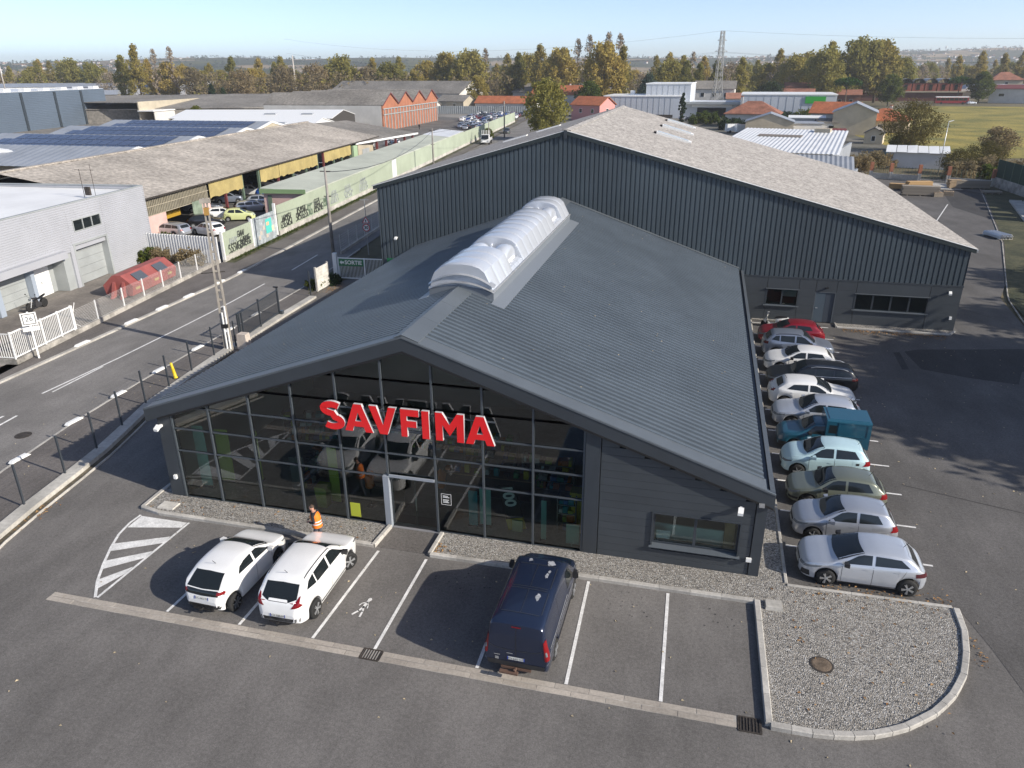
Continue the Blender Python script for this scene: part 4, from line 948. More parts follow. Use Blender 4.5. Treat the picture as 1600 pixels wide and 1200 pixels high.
def lamps(L, hz=(.62,.78), hs=(.12,.55), tz=(.72,.98), ts=(.28,.02), tmat=None, grille=True, lowb=True, wide=False):
    D = [('headlight', [(hs[0],hz[0]),(hs[1],hz[1]-.07)], [(hs[0]+.06,hz[0]+.1),(hs[1]+.06,hz[1])], 'side', CL, 0),
         ('headlight', [(.42,hz[0]-.01),(.66,hz[0]+.01)], [(.42,hz[0]+.07),(.70,hz[0]+.12)], 'both', CL, 'front'),
         ('tail_light', [(L-ts[0],tz[0]),(L-ts[1],tz[0])], [(L-ts[0]-.02,tz[1]),(L-ts[1]-.02,tz[1])], 'side', tmat or CRd, 0),
         ('tail_light', [(.54,tz[0]),(.74,tz[0])], [(.56,tz[1]),(.70,tz[1])], 'both', tmat or CRd, 'rear')]
    if grille: D.append(('grille', [(-.42,.34),(.42,.34)], [(-.46,.5),(.46,.5)], 'front', CB, 0)); D.append(('grille', [(-.34,.58),(.34,.58)], [(-.36,.63),(.36,.63)], 'front', CB, 0))
    if lowb: D.append(('bumper_trim', [(-.6,.38),(.6,.38)], [(-.62,.5),(.62,.5)], 'rear', CB, 0))
    return D
def side2(b0, b1, z0, z1, s0, s1, s2, s3, t0, t1, mid, zt, gap=.05, rear_top=None, q=None):
    """front and rear side glass: bottoms s0..mid..s1 at z0/z1, tops t0..t1 at zt"""
    rt = rear_top if rear_top is not None else zt-.03
    return [([(s0,z0),(lerp(s0,mid,.5),lerp(z0,z1,.25)),(mid-gap,lerp(z0,z1,.5))], [(t0,zt-.07),(lerp(t0,mid,.35),zt-.01),(mid-gap,zt)]),
            ([(mid+gap,lerp(z0,z1,.5)),(lerp(mid,s1,.6),lerp(z0,z1,.8)),(s1,z1)], [(mid+gap,zt),(lerp(mid,t1,.6),zt-.01),(t1,rt)])]
FR = 24.95
def bay(k): return 2.28+2.49*(k-1)-1.245
TO_BUILDING, AWAY = math.pi, 0.
# 1 pale silver supermini, nearest
S1 = dict(shape=hatch(4.05,1.80,1.44,1.0,1.02,1.90,3.42,3.80,(.93,.97,1.03),.86,3.44,.315,.64,.92), paint=CM['pale'], spokes=5,
  glass=dict(ws=(1.13,1.88,.71,.58,.10), rw=([(-.56,1.02),(0,1.0),(.56,1.02)],[(-.50,1.27),(0,1.28),(.50,1.27)]), side=side2(0,0,.97,1.06,1.33,3.42,0,0,1.78,3.12,2.28,1.325)),
  decals=lamps(4.05,(.60,.80),(.10,.62),(.74,.90),(.42,.04),M('tail_dark',(.08,.02,.025),.15))+[('bumper_trim',[(.06,.30),(.34,.30)],[(.08,.5),(.30,.52)],'side',CB,0),('sill_trim',[(1.2,.235),(3.1,.25)],[(1.2,.27),(3.1,.285)],'side',CB,0),('spoiler',[(-.5,1.275),(.5,1.275)],[(-.46,1.33),(.46,1.33)],'rear',CM['pale'],0)],
  seams=[((1.32,.28),(1.3,.93)),((2.29,.28),(2.28,.96)),((3.1,.45),(3.3,.98))], handles=[(2.0,.84),(2.95,.88)], mirror=(1.45,1.0), mirmat=CB, aerial=3.3)
build_car(S1, 'pale silver five-door hatchback nearest the gravel island in the side row', (FR+2.03,bay(1)-.03,0), TO_BUILDING, 'cars in the side row')
# 2 silver three-door
S2 = dict(shape=hatch(3.69,1.66,1.47,.85,.92,1.66,3.22,3.52,(.93,.98,1.02),.72,3.06,.29,.66,.93), paint=CM['silver'], spokes=6, rstyle='single',
  glass=dict(ws=(1.02,1.64,.66,.54,.12), rw=([(-.52,1.04),(0,1.03),(.52,1.04)],[(-.46,1.3),(0,1.31),(.46,1.3)]), side=side2(0,0,.97,1.05,1.18,3.05,0,0,1.62,2.86,2.20,1.36)),
  decals=lamps(3.69,(.62,.80),(.08,.46),(.74,.98),(.13,.02)), seams=[((1.16,.3),(1.12,.95)),((2.25,.3),(2.22,.98))], handles=[(1.98,.82)], mirror=(1.32,1.0), aerial=3.1)
build_car(S2, 'silver three-door hatchback second from the gravel island in the side row', (FR+1.86,bay(2)+.05,0), TO_BUILDING, 'cars in the side row')
# 3 sage green older three-door
S3 = dict(shape=hatch(3.77,1.64,1.42,.95,1.0,1.66,3.2,3.55,(.88,.92,.96),.76,3.23,.29,.62,.86), paint=CM['green'], spokes=6, rstyle='single',
  glass=dict(ws=(1.10,1.64,.63,.52,.12), rw=([(-.54,.98),(0,.97),(.54,.98)],[(-.46,1.26),(0,1.27),(.46,1.26)]), side=side2(0,0,.92,.97,1.24,3.15,0,0,1.64,2.95,2.16,1.31)),
  decals=lamps(3.77,(.56,.76),(.06,.38),(.70,.92),(.12,.02))+[('bumper_trim',[(.05,.34),(.42,.34)],[(.05,.44),(.42,.44)],'side',CB,0)], seams=[((1.22,.3),(1.18,.9)),((2.22,.3),(2.18,.93))], handles=[(1.96,.76)], mirror=(1.38,.94), mirmat=CB, aerial=3.05)
build_car(S3, 'sage green older three-door hatchback third from the gravel island', (FR+1.92,bay(3)-.02,0), TO_BUILDING, 'cars in the side row')
# 4 aqua city car
S4 = dict(shape=hatch(3.60,1.65,1.54,.75,.85,1.56,3.16,3.44,(.98,1.03,1.08),.66,3.15,.30,.70,1.0,taillow=1.0), paint=CM['aqua'], spokes=5, rstyle='single',
  glass=dict(ws=(.94,1.54,.66,.54,.12), rw=([(-.52,1.06),(0,1.05),(.52,1.06)],[(-.46,1.37),(0,1.38),(.46,1.37)]), side=side2(0,0,1.02,1.10,1.1,3.08,0,0,1.54,2.86,2.08,1.43)),
  decals=lamps(3.60,(.64,.80),(.08,.34),(.80,1.02),(.1,.02))+[('sill_trim',[(1.1,.30),(2.7,.3)],[(1.1,.37),(2.7,.36)],'side',CB,0),('spoiler',[(-.5,1.39),(.5,1.39)],[(-.46,1.45),(.46,1.45)],'rear',CM['aqua'],0),('fuel_flap',[(2.95,.84),(3.08,.84)],[(2.95,.94),(3.08,.94)],'side',CB,0)],
  seams=[((1.08,.38),(1.06,1.0)),((2.10,.38),(2.08,1.04))], handles=[(1.85,.84)], mirror=(1.26,1.05), aerial=3.05)
build_car(S4, 'light aqua blue five-door city car parked beside the teal pickup van', (FR+1.80,bay(4)+.02,0), TO_BUILDING, 'cars in the side row')
# 5 teal box van on an old hatchback front
def teal_van(loc, rz):
    L = 3.98
    sh = dict(L=2.15, W_=1.55, top=[(0,.58),(.05,.72),(.3,.86),(.8,.93),(.95,.98),(1.02,1.02),(1.5,1.34),(1.62,1.4),(1.9,1.42),(2.15,1.42)], belt=[(0,.5),(.3,.76),(.9,.9),(2.15,.92)], plan=[(0,.82),(.05,.88),(.2,.95),(.6,.99),(2.15,1.)], wheels=(.72,), wr=.275, sill=.24, bot=[(0,.30),(.1,.26),(2.15,.24)])
    C = Car(**sh); t = thing('box_van', 'teal blue small van with a boxy cargo body between silver and aqua cars', 'van', loc, rz, 'cars in the side row')
    dx = L/2-2.15/2
    hold = obj('cab_origin', None, t, (dx,0,0)) if False else None
    m = C.body(); m.v = [(x+dx,y,z) for x,y,z in m.v]; b = m.build('cab', CM['teal'], t, smooth=True); b.data.set_sharp_from_angle(angle=R(35))
    def pt(lo, hi, view, nm, mat, sd=1, n=8, k=4, off=.007):
        q = C.patch(lo, hi, view, n, k, off, sd); q.v = [(x+dx,y,z) for x,y,z in [tuple(v) for v in q.v]]; q.build(nm, mat, t, smooth=True)
    pt([(1.06+.06*((f*2-1)**2), lerp(-.58,.58,f)) for f in np.linspace(0,1,9)], [(1.52+.05*((f*2-1)**2), lerp(-.5,.5,f)) for f in np.linspace(0,1,9)], 'top', 'windscreen', CG)
    for sd in (-1,1):
        pt([(1.18,.94),(1.98,.95)], [(1.56,1.29),(1.98,1.31)], 'side', 'side_window', CG, sd)
        pt([(.03,.52),(.2,.54)], [(.03,.68),(.2,.70)], 'side', 'headlight', CL, sd)
        pt([(.04,.30),(.42,.3)], [(.04,.46),(.42,.44)], 'side', 'bumper_trim', CB, sd)
        pt([(1.12,.32),(1.1,.9)], [(1.133,.32),(1.113,.9)], 'side', 'door_seam', CS, sd, 6, 1, .003)
        MB().box(L/2-1.42,L/2-1.28,sd*.78-.06,sd*.78+.1*sd if sd > 0 else -.72,.93,1.04).build('wing_mirror', CB, t)
    # cargo body with bevelled edges
    x0, x1, w_, z0, z1, c = -L/2+.08, L/2-2.0, .78, .42, 1.74, .06
    sec = [(-w_,z0),(w_,z0),(w_,z1-c),(w_-c,z1),(-w_+c,z1),(-w_,z1-c)]
    bx = MB().ext(sec, 'x', x0, x1).build('cargo_box', CM['teal'], t)
    MB().ext([(-w_+.1,z1-.01),(w_-.1,z1-.01),(w_-.14,z1+.025),(-w_+.14,z1+.025)], 'x', x0+.1, x1-.12).build('roof_panel', CM['teal'], bx)
    for sd in (-1,1):
        fr = MB()
        for a in ((x0+.12,x1-.5,1.62,1.66),(x0+.12,x1-.5,.98,1.02)): fr.box(a[0],a[1],sd*w_-.02,sd*w_+.02,a[2],a[3])
        for xx in (x0+.12,x1-.54): fr.box(xx,xx+.04,sd*w_-.02,sd*w_+.02,1.02,1.62)
        fr.build('side_frame', CM['teal'], bx)
        MB().box(x1-.46,x1-.12,sd*w_-.006,sd*w_+.006,1.1,1.5).build('vent_window', CG, bx)
        MB().box(x0-.012,x0+.0,sd*.7-.06,sd*.7+.06,.6,.9).build('tail_light', CRd, bx)
    MB().box(-L/2+.3,L/2-.3,-.6,.6,.17,.44).build('underbody', CAr, t)
    MB().box(x0-.02,x0+.1,-.7,.7,.36,.5).build('bumper', CB, t)
    ty, rm = wheel_mesh(.275, .17, 8, 'single', CR)
    for q in (.72, 3.1):
        for sd in (-1,1):
            if q > 2: MB().lathe([(.33,-.1),(.33,.02)], (L/2-q,sd*.79,.3), n=18, ax='y').build('wheel_arch', CAr, t)
            w2 = obj('wheel', ty, t, (L/2-q, sd*.72, .275)); w2.rotation_euler = (0,0,0 if sd > 0 else math.pi); obj('rim', rm, w2)
teal_van((FR+2.0,bay(5)+.0,0), TO_BUILDING)
# 6 silver golf-like
S6 = dict(shape=hatch(4.26,1.80,1.46,1.15,1.2,1.95,3.6,4.02,(.92,.97,1.0),.88,3.5,.315,.62,.90), paint=CM['pale'], spokes=5,
  glass=dict(ws=(1.3,1.92,.70,.57,.12), rw=([(-.58,1.02),(0,1.01),(.58,1.02)],[(-.5,1.29),(0,1.3),(.5,1.29)]), side=side2(0,0,.96,1.02,1.45,3.5,0,0,1.9,3.3,2.42,1.34)),
  decals=lamps(4.26,(.60,.76),(.06,.5),(.8,.96),(.34,.02)), seams=[((1.42,.28),(1.4,.92)),((2.43,.28),(2.42,.96))], handles=[(2.14,.84),(3.1,.87)], mirror=(1.58,.99), aerial=3.5)
build_car(S6, 'pale silver hatchback parked between the teal van and a white car', (FR+2.08,bay(6)+.05,0), TO_BUILDING, 'cars in the side row')
# 7 white, tail to the building
S7 = dict(shape=hatch(4.36,1.81,1.44,1.2,1.2,2.0,3.6,4.06,(.92,.98,1.04),.9,3.57,.315,.64,.90), paint=CM['white'], spokes=5,
  glass=dict(ws=(1.3,1.98,.71,.57,.12), rw=([(-.54,1.06),(0,1.04),(.54,1.06)],[(-.48,1.27),(0,1.28),(.48,1.27)]), side=side2(0,0,.97,1.06,1.46,3.52,0,0,1.95,3.2,2.44,1.325)),
  decals=lamps(4.36,(.62,.80),(.08,.56),(.86,.97),(.2,.02)), seams=[((1.44,.28),(1.42,.92)),((2.45,.28),(2.44,.97))], handles=[(2.14,.85),(3.12,.89)], mirror=(1.6,1.0), aerial=3.5)
build_car(S7, 'white hatchback backed in towards the shop next to the black estate', (FR+2.1,bay(7)+.05,0), AWAY, 'cars in the side row')
# 8 black estate
S8 = dict(shape=hatch(4.75,1.83,1.47,1.2,1.25,2.0,4.3,4.58,(.92,.97,1.0),.95,3.62,.32,.62,.90,rake=.02), paint=CM['black'], spokes=5,
  glass=dict(ws=(1.35,1.97,.71,.57,.12), rw=([(-.56,1.03),(0,1.02),(.56,1.03)],[(-.5,1.3),(0,1.31),(.5,1.3)]), side=side2(0,0,.97,1.0,1.5,3.36,0,0,1.95,3.36,2.44,1.34,rear_top=1.33)+[([(3.44,1.0),(4.3,1.03)],[(3.44,1.33),(4.12,1.28)])]),
  decals=lamps(4.75,(.60,.76),(.06,.5),(.84,.97),(.4,.02))+[('chrome_strip',[(1.6,.955),(4.3,1.0)],[(1.6,.97),(4.3,1.018)],'side',A['galv'],0)], seams=[((1.48,.28),(1.46,.92)),((2.46,.28),(2.44,.96))], handles=[(2.16,.84),(3.1,.87)], mirror=(1.62,.99), rails=(2.2,4.1,A['galv']))
build_car(S8, 'long black estate car with silver roof rails in the side row', (FR+2.36,bay(8)+.0,0), TO_BUILDING, 'cars in the side row')
# 9 white supermini
S9 = dict(shape=hatch(4.02,1.75,1.43,1.0,1.08,1.8,3.36,3.76,(.92,.97,1.03),.86,3.4,.31,.64,.92), paint=CM['white'], spokes=5,
  glass=dict(ws=(1.19,1.78,.68,.55,.12), rw=([(-.54,1.03),(0,1.02),(.54,1.03)],[(-.47,1.26),(0,1.27),(.47,1.26)]), side=side2(0,0,.97,1.04,1.34,3.3,0,0,1.76,3.1,2.26,1.315)),
  decals=lamps(4.02,(.60,.80),(.08,.5),(.78,.93),(.3,.02),M('tail_smoke',(.05,.02,.02),.15))+[('tail_panel',[(-.5,.80),(.5,.80)],[(-.5,.92),(.5,.92)],'rear',CB,0)], seams=[((1.33,.28),(1.3,.93)),((2.27,.28),(2.26,.97))], handles=[(1.98,.84),(2.94,.88)], mirror=(1.47,.99), mirmat=CB, aerial=3.3)
build_car(S9, 'white supermini with dark tail panel beyond the black estate', (FR+2.0,bay(9)+.05,0), TO_BUILDING, 'cars in the side row')
# 10 blue grey suv, tail to the building
S10 = dict(shape=hatch(4.2,1.80,1.58,1.05,1.1,1.85,3.66,4.0,(1.0,1.05,1.1),.85,3.4,.33,.72,1.0,taillow=1.05), paint=CM['grey'], spokes=5,
  glass=dict(ws=(1.2,1.83,.70,.57,.12), rw=([(-.56,1.12),(0,1.1),(.56,1.12)],[(-.5,1.4),(0,1.41),(.5,1.4)]), side=side2(0,0,1.05,1.12,1.36,3.2,0,0,1.82,3.2,2.34,1.46,rear_top=1.45)+[([(3.27,1.13),(3.72,1.18)],[(3.27,1.44),(3.5,1.4)])]),
  decals=lamps(4.2,(.70,.86),(.1,.5),(.9,1.06),(.3,.02),M('tail_deep',(.12,.01,.015),.15))+[('sill_trim',[(.1,.32),(4.1,.32)],[(.1,.42),(4.1,.42)],'side',CB,0)], seams=[((1.34,.45),(1.32,1.0)),((2.36,.45),(2.34,1.05))], handles=[(2.08,.92),(3.0,.95)], mirror=(1.5,1.08), mirmat=CB, rails=(2.0,3.5,CB))
build_car(S10, 'blue grey compact SUV with black roof rails next to the red car', (FR+2.1,bay(10)+.05,0), AWAY, 'cars in the side row')
# 11 red hatchback
S11 = dict(shape=hatch(4.06,1.74,1.46,1.0,1.05,1.78,3.4,3.8,(.92,.98,1.06),.85,3.38,.31,.64,.92), paint=CM['red'], spokes=5,
  glass=dict(ws=(1.17,1.76,.68,.55,.12), rw=([(-.5,1.1),(0,1.08),(.5,1.1)],[(-.46,1.28),(0,1.29),(.46,1.28)]), side=side2(0,0,.98,1.09,1.32,3.22,0,0,1.75,3.05,2.24,1.34)),
  decals=lamps(4.06,(.60,.84),(.08,.5),(.8,1.0),(.24,.02)), seams=[((1.3,.28),(1.28,.93)),((2.25,.28),(2.24,.98))], handles=[(1.96,.86)], mirror=(1.45,1.0), aerial=3.3)
build_car(S11, 'dark red hatchback at the far end of the side row', (FR+1.95,bay(11)+.1,0), TO_BUILDING, 'cars in the side row')
# front row: two white cars, tails to the camera
SY = dict(shape=hatch(3.94,1.745,1.47,.9,.98,1.72,3.26,3.72,(.98,1.03,1.12),.82,3.38,.31,.70,.98,taillow=1.0), paint=CM['white'], spokes=7, rstyle='single', rim=M('dark_alloy',(.2,.21,.22),.35,.6),
  glass=dict(ws=(1.08,1.70,.68,.56,.14), rw=([(-.60,1.02),(0,1.0),(.60,1.02)],[(-.53,1.33),(0,1.345),(.53,1.33)]), side=side2(0,0,1.03,1.12,1.24,2.98,0,0,1.68,2.8,2.1,1.365,rear_top=1.29)),
  decals=lamps(3.94,(.66,.84),(.1,.5),(.88,.98),(.26,.02))+[('tailgate_band',[(-.74,.84),(0,.80),(.74,.84)],[(-.72,1.0),(0,.98),(.72,1.0)],'rear',CG,0),('rear_diffuser',[(-.62,.36),(.62,.36)],[(-.66,.46),(.66,.46)],'rear',CB,0)],
  seams=[((1.22,.3),(1.2,.98)),((2.12,.3),(2.1,1.03))], handles=[(1.84,.88)], mirror=(1.36,1.05), plate_r=.66, ptext='GC-462-TP', aerial=3.0)
ty_car, _ = build_car(SY, 'white hatchback with black tailgate band, left of the two in the front bays', (5.98,-4.33,0), R(90-2.0), 'cars in the front bays')
tb = MB().tube([(-1.95,0,.34),(-2.1,0,.34),(-2.14,0,.42)], .03, 6).box(-2.0,-1.9,-.35,.35,.28,.34).build('tow_bar', A['black'], ty_car)
SP = dict(shape=hatch(4.37,1.84,1.64,1.0,1.05,1.85,3.66,4.12,(1.02,1.07,1.14),.92,3.54,.335,.74,1.02,taillow=1.06), paint=CM['white'], spokes=5, steer=R(-32),
  glass=dict(ws=(1.15,1.83,.72,.6,.16), rw=([(-.60,1.10),(-.3,1.02),(.3,1.02),(.60,1.10)],[(-.56,1.42),(0,1.44),(.56,1.42)]), side=side2(0,0,1.08,1.16,1.32,3.2,0,0,1.82,3.2,2.34,1.51,rear_top=1.49)+[([(3.26,1.17),(3.78,1.24)],[(3.26,1.49),(3.56,1.42)])]),
  decals=[d_ for d_ in lamps(4.37,(.74,.92),(.12,.52),(.86,1.12),(.44,.02)) if d_[0] != 'tail_light']+[('tail_light',[(.46,.86),(.74,.92)],[(.66,1.16),(.70,1.18)],'both',CRd,'rear'),('tail_light',[(4.12,.93),(4.30,.90)],[(4.24,1.08),(4.28,1.10)],'side',CRd,0)]+[('rear_bumper_trim',[(-.70,.36),(.70,.36)],[(-.72,.50),(.72,.50)],'rear',M('grey_bumper',(.12,.12,.125),.6),0),('sill_trim',[(1.3,.30),(3.2,.30)],[(1.3,.36),(3.2,.36)],'side',CB,0),('roof_gap',[(1.95,.66),(3.6,.64)],[(1.95,.63),(3.6,.61)],'top',CB,0),('roof_gap',[(1.95,-.66),(3.6,-.64)],[(1.95,-.63),(3.6,-.61)],'top',CB,0)],
  seams=[((1.3,.36),(1.28,1.02)),((2.36,.36),(2.34,1.06))], handles=[(2.06,.92),(3.02,.95)], mirror=(1.48,1.1), mirmat=CB, plate_r=.52, ptext='CX-588-FF', aerial=3.5)
pc, _ = build_car(SP, 'tall white crossover with red tail lights, right of the two in the front bays', (8.62,-4.12,0), R(90+1.0), 'cars in the front bays')
MB().tube([(-2.16,0,.34),(-2.3,0,.34),(-2.34,0,.42)], .03, 6).box(-2.2,-2.1,-.35,.35,.28,.34).build('tow_bar', A['black'], pc)
# dark blue panel van
VS = dict(L=4.97, W_=1.98, top=[(0,.70),(.05,.86),(.25,1.02),(.7,1.16),(.8,1.20),(.9,1.27),(1.5,1.80),(1.62,1.88),(1.85,1.94),(2.6,1.97),(4.6,1.96),(4.86,1.93),(4.93,1.86),(4.97,1.55)], belt=[(0,.62),(.3,.86),(.8,1.06),(1.8,1.10),(4.97,1.12)],
  plan=[(0,.60),(.05,.74),(.2,.88),(.5,.97),(.9,1.),(4.5,1.),(4.85,.985),(4.93,.96),(4.97,.93)], wheels=(.96,3.90), wr=.335, sill=.24, tumble=.17, bot=[(0,.30),(.12,.25),(.5,.24),(4.4,.26),(4.9,.36),(4.97,.42)])
SV = dict(shape=VS, paint=CM['navy'], spokes=5, track=.98,
  glass=dict(ws=(.98,1.52,.82,.72,.14), side=[([(1.12,1.12),(2.0,1.13)],[(1.62,1.68),(2.0,1.70)])]),
  decals=[('headlight',[(.08,.74),(.5,.86)],[(.12,.9),(.55,1.02)],'side',CL,0),('tail_light',[(4.83,.80),(4.95,.80)],[(4.83,1.50),(4.93,1.50)],'side',CRd,0),('tail_light',[(.86,.80),(.945,.80)],[(.80,1.46),(.86,1.46)],'both',CRd,'rear'),('reverse_lamp',[(.868,.98),(.935,.98)],[(.855,1.12),(.905,1.12)],'both',CL,'rear'),
   ('door_gap',[(-.006,.5),(.012,.5)],[(-.006,1.80),(.012,1.80)],'rear',CS,0),('crease',[(-.78,1.12),(-.6,1.02),(0,.99),(.6,1.02),(.78,1.12)],[(-.78,1.14),(-.6,1.035),(0,1.005),(.6,1.035),(.78,1.14)],'rear',CM['dgrey'],0),('brake_lamp',[(-.14,1.795),(.14,1.795)],[(-.14,1.83),(.14,1.83)],'rear',CRd,0),('bumper',[(-.84,.42),(.84,.42)],[(-.86,.58),(.86,.58)],'rear',CB,0),('sill_trim',[(1.3,.30),(3.5,.30)],[(1.3,.48),(3.5,.48)],'side',CB,0),('side_moulding',[(2.2,1.06),(4.7,1.06)],[(2.2,1.075),(4.7,1.075)],'side',A['galv'],0),('rear_handle',[(.1,.87),(.28,.87)],[(.1,.9),(.28,.9)],'rear',A['galv'],0),
   ('badge',[(.52,.60),(.63,.60)],[(.52,.70),(.63,.70)],'rear',A['galv'],0),('badge_script',[(.48,.76),(.66,.76)],[(.48,.79),(.66,.79)],'rear',A['galv'],0)],
  seams=[((1.1,.35),(1.08,1.1)),((2.08,.35),(2.06,1.75)),((3.3,.5),(3.3,1.75))], handles=[(1.8,.98)], hblack=True, mirror=(1.36,1.2), mirmat=CB, plate_r=.66, ptext='FN-640-GT')
vt, VC = build_car(SV, 'dark navy blue panel van in the front bays with sun marks on its roof', (16.52,-4.02,0), R(90-1.0), None, 'panel_van', 'van')
for sd in (-1,1): MB().box(1.06,1.16,sd*1.0-.13*(sd < 0),sd*1.0+.13*(sd > 0),1.14,1.42).build('mirror_housing', CB, vt)
rb = []
def roofbead(pts, w_=.02):
    lo = [(q-w_/2, y) if abs(pts[0][1]-pts[-1][1]) > abs(pts[0][0]-pts[-1][0]) else (q, y-w_/2) for q, y in pts]; hi = [(q+w_/2, y) if abs(pts[0][1]-pts[-1][1]) > abs(pts[0][0]-pts[-1][0]) else (q, y+w_/2) for q, y in pts]
    VC.patch(lo, hi, 'top', 10, 1, .012).build('roof_bead', CM['dgrey'], vt)
for a, b in ((2.1,3.25),(3.35,4.45)):
    for y in (-.62,.62): roofbead([(a+.05,y),(b-.05,y)])
    for q in (a,b): roofbead([(q,-.57),(q,.57)])
    roofbead([(a,0),(b,0)], .012)
rub = M('faded_lacquer', (.30,.31,.33), .7, var=(9,.4), space='O')
for q, y, r1, r2 in ((1.92,-.38,.16,.12),(1.88,.3,.09,.06),(2.6,-.38,.13,.05),(2.38,-.42,.08,.04),(3.65,-.34,.16,.07)):
    rim_ = [(r1*(1+.25*math.sin(3*k+q*9))*math.cos(k*2*math.pi/14), r2*(1+.3*math.cos(2*k+q*5))*math.sin(k*2*math.pi/14)) for k in range(14)]
    mm = MB(); P = []
    for dx_, dy_ in rim_: h = VC.bvh.ray_cast(Vector((4.97/2-q-dx_, y+dy_, 4)), Vector((0,0,-1))); P.append(h[0]+Vector((0,0,.006)))
    mm.face(*P).build('worn_patch', rub, vt)
MB().tube([(-2.45,0,.36),(-2.62,0,.36),(-2.66,0,.46)], .035, 6).box(-2.5,-2.42,-.45,.45,.3,.38).box(-2.72,-2.6,-.1,.45,.3,.36).build('tow_bar', M('rusty_bar',(.12,.07,.05),.8), vt)
# ================================================================ PEOPLE, TWO-WHEELERS, FENCES, POLES
def skin_body(name, verts, edges, radii, mats, matfn, parent, sub=2):
    me = bpy.data.meshes.new(name); me.from_pydata(verts, edges, []); o = bpy.data.objects.new(name, me); COL.objects.link(o)
    md = o.modifiers.new('Skin', 'SKIN'); md.use_smooth_shade = True
    sv = me.skin_vertices[0].data
    for i, r in enumerate(radii): sv[i].radius = r if isinstance(r, tuple) else (r, r)
    sv[0].use_root = True
    sb = o.modifiers.new('Sub', 'SUBSURF'); sb.levels = sub; sb.render_levels = sub
    dg = bpy.context.evaluated_depsgraph_get(); dg.update(); m2 = bpy.data.meshes.new_from_object(o.evaluated_get(dg))
    bpy.data.objects.remove(o)
    m2.materials.clear()
    for m in mats: m2.materials.append(m)
    for p in m2.polygons: p.material_index = matfn(p.center); p.use_smooth = True
    return obj(name, m2, parent)
def worker(loc, rz):
    t = thing('person', 'worker in an orange high-visibility vest walking left beside the white crossover', 'person', loc, rz)
    # +x is the way he faces; slight forward stoop, right leg back, hands together in front of the belly
    V = []; E_ = []; Rr = []
    def add(p, r, par=None):
        V.append(p); Rr.append(r); i = len(V)-1
        if par is not None: E_.append((par,i))
        return i
    pel = add((0,0,.95), (.15,.12)); bel = add((.02,0,1.1),(.15,.12),pel); che = add((.05,0,1.3),(.17,.13),bel); shc = add((.07,0,1.42),(.13,.1),che); nk = add((.11,0,1.51),.055,shc); hd0 = add((.14,0,1.58),(.075,.085),nk); hd1 = add((.155,0,1.66),(.085,.1),hd0); hd2 = add((.15,0,1.72),(.06,.075),hd1)
    for sd, fx in ((1,.14),(-1,-.16)):
        hip = add((0,sd*.1,.88),.095,pel); kn = add((fx*.55+.04,sd*.1,.5),.065,hip); an = add((fx-.04*(fx<0),sd*.1,.09),.045,kn); ft = add((fx+.17,sd*.11,.045),.04,an)
        sh = add((.06,sd*.2,1.41),.065,shc); el = add((-.02+.04*sd*0,sd*.27,1.15),.05,sh); wrj = add((.2,sd*.17,1.08),.036,el); pa = add((.27,sd*.12,1.09),(.035,.022),wrj)
        for k in range(4):
            b = add((.31,sd*.12+(-.027+.018*k)*1.0,1.095+.006*(k%2)),.0095,pa); c = add((.345-.006*abs(k-1),sd*.12+(-.03+.02*k),1.08),.0085,b); add((.35-.01*abs(k-1),sd*.118+(-.03+.02*k),1.055),.008,c)
        th = add((.27,sd*.08,1.115),.011,pa); add((.31,sd*.07,1.12),.0095,th)
    skinm = M('skin', (.5,.27,.19), .6); trous = M('work_trousers', (.075,.085,.11), .85); blk = M('black_jersey', (.018,.017,.022), .9); shoe = M('work_shoe', (.03,.028,.026), .7)
    def mf(c):
        if c.z < .12: return 3
        if c.z < .98 and not (c.x > .1 and c.z > .99) : return 1
        if c.z > 1.5 or (c.x > .23 and c.z < 1.2 and abs(c.y) < .19): return 0
        return 2
    b = skin_body('body', V, E_, Rr, [skinm,trous,blk,shoe], mf, t)
    # vest
    org = M('hi_vis_orange', (.85,.2,.012), .7, emit=None); refl = M('reflective_band', (.7,.68,.72), .4)
    rows = []
    for z, rx, ry, cx in ((.86,.19,.20,.0),(.95,.185,.19,.01),(1.08,.185,.19,.02),(1.2,.19,.195,.035),(1.32,.185,.19,.05),(1.42,.14,.165,.065),(1.47,.085,.11,.085)):
        rows.append([(cx+rx*math.cos(a), ry*math.sin(a), z) for a in [2*math.pi*i/20 for i in range(21)]])
    vs = MB().grid(rows).build('vest', org, t, smooth=True)
    for z0, z1, rx, ry, cx in ((.99,1.04,.193,.198,.012),(1.10,1.15,.195,.2,.024)):
        MB().grid([[(cx+rx*math.cos(a), ry*math.sin(a), z) for a in [2*math.pi*i/20 for i in range(21)]] for z in (z0,z1)]).build('band', refl, vs, smooth=True)
    # hair, nose, ears, eyes
    hr = MB(); rows = []
    for i in range(5):
        el_ = R(10+20*i); rows.append([(.145+ -.0+.108*math.cos(el_)*math.cos(a), .088*math.cos(el_)*math.sin(a), 1.645+.125*math.sin(el_)) for a in [R(70+220*j/14) for j in range(15)]])
    hr.grid(rows).build('hair', M('brown_hair', (.07,.045,.03), .8), t, smooth=True)
    MB().add([(.235,0,1.665),(.275,0,1.62),(.24,.02,1.615),(.24,-.02,1.615)], [(0,1,2),(0,3,1),(1,3,2)]).build('nose', skinm, t)
    for sd in (-1,1):
        MB().lathe([(.01,-.012),(.026,0),(.01,.012)], (.15,sd*.095,1.64), n=8, ax='y').build('ear', skinm, t)
        MB().lathe([(.004,0),(.012,.006),(.004,.012)], (.228,sd*.035,1.655), n=8, ax='x').build('eye', A['black'], t)
    MB().box(.222,.232,-.03,.03,1.578,1.59).build('mouth', M('lips', (.35,.12,.1), .6), t)
    MB().box(.3,.37,-.06,.02,1.1,1.115).build('phone', A['black'], t)
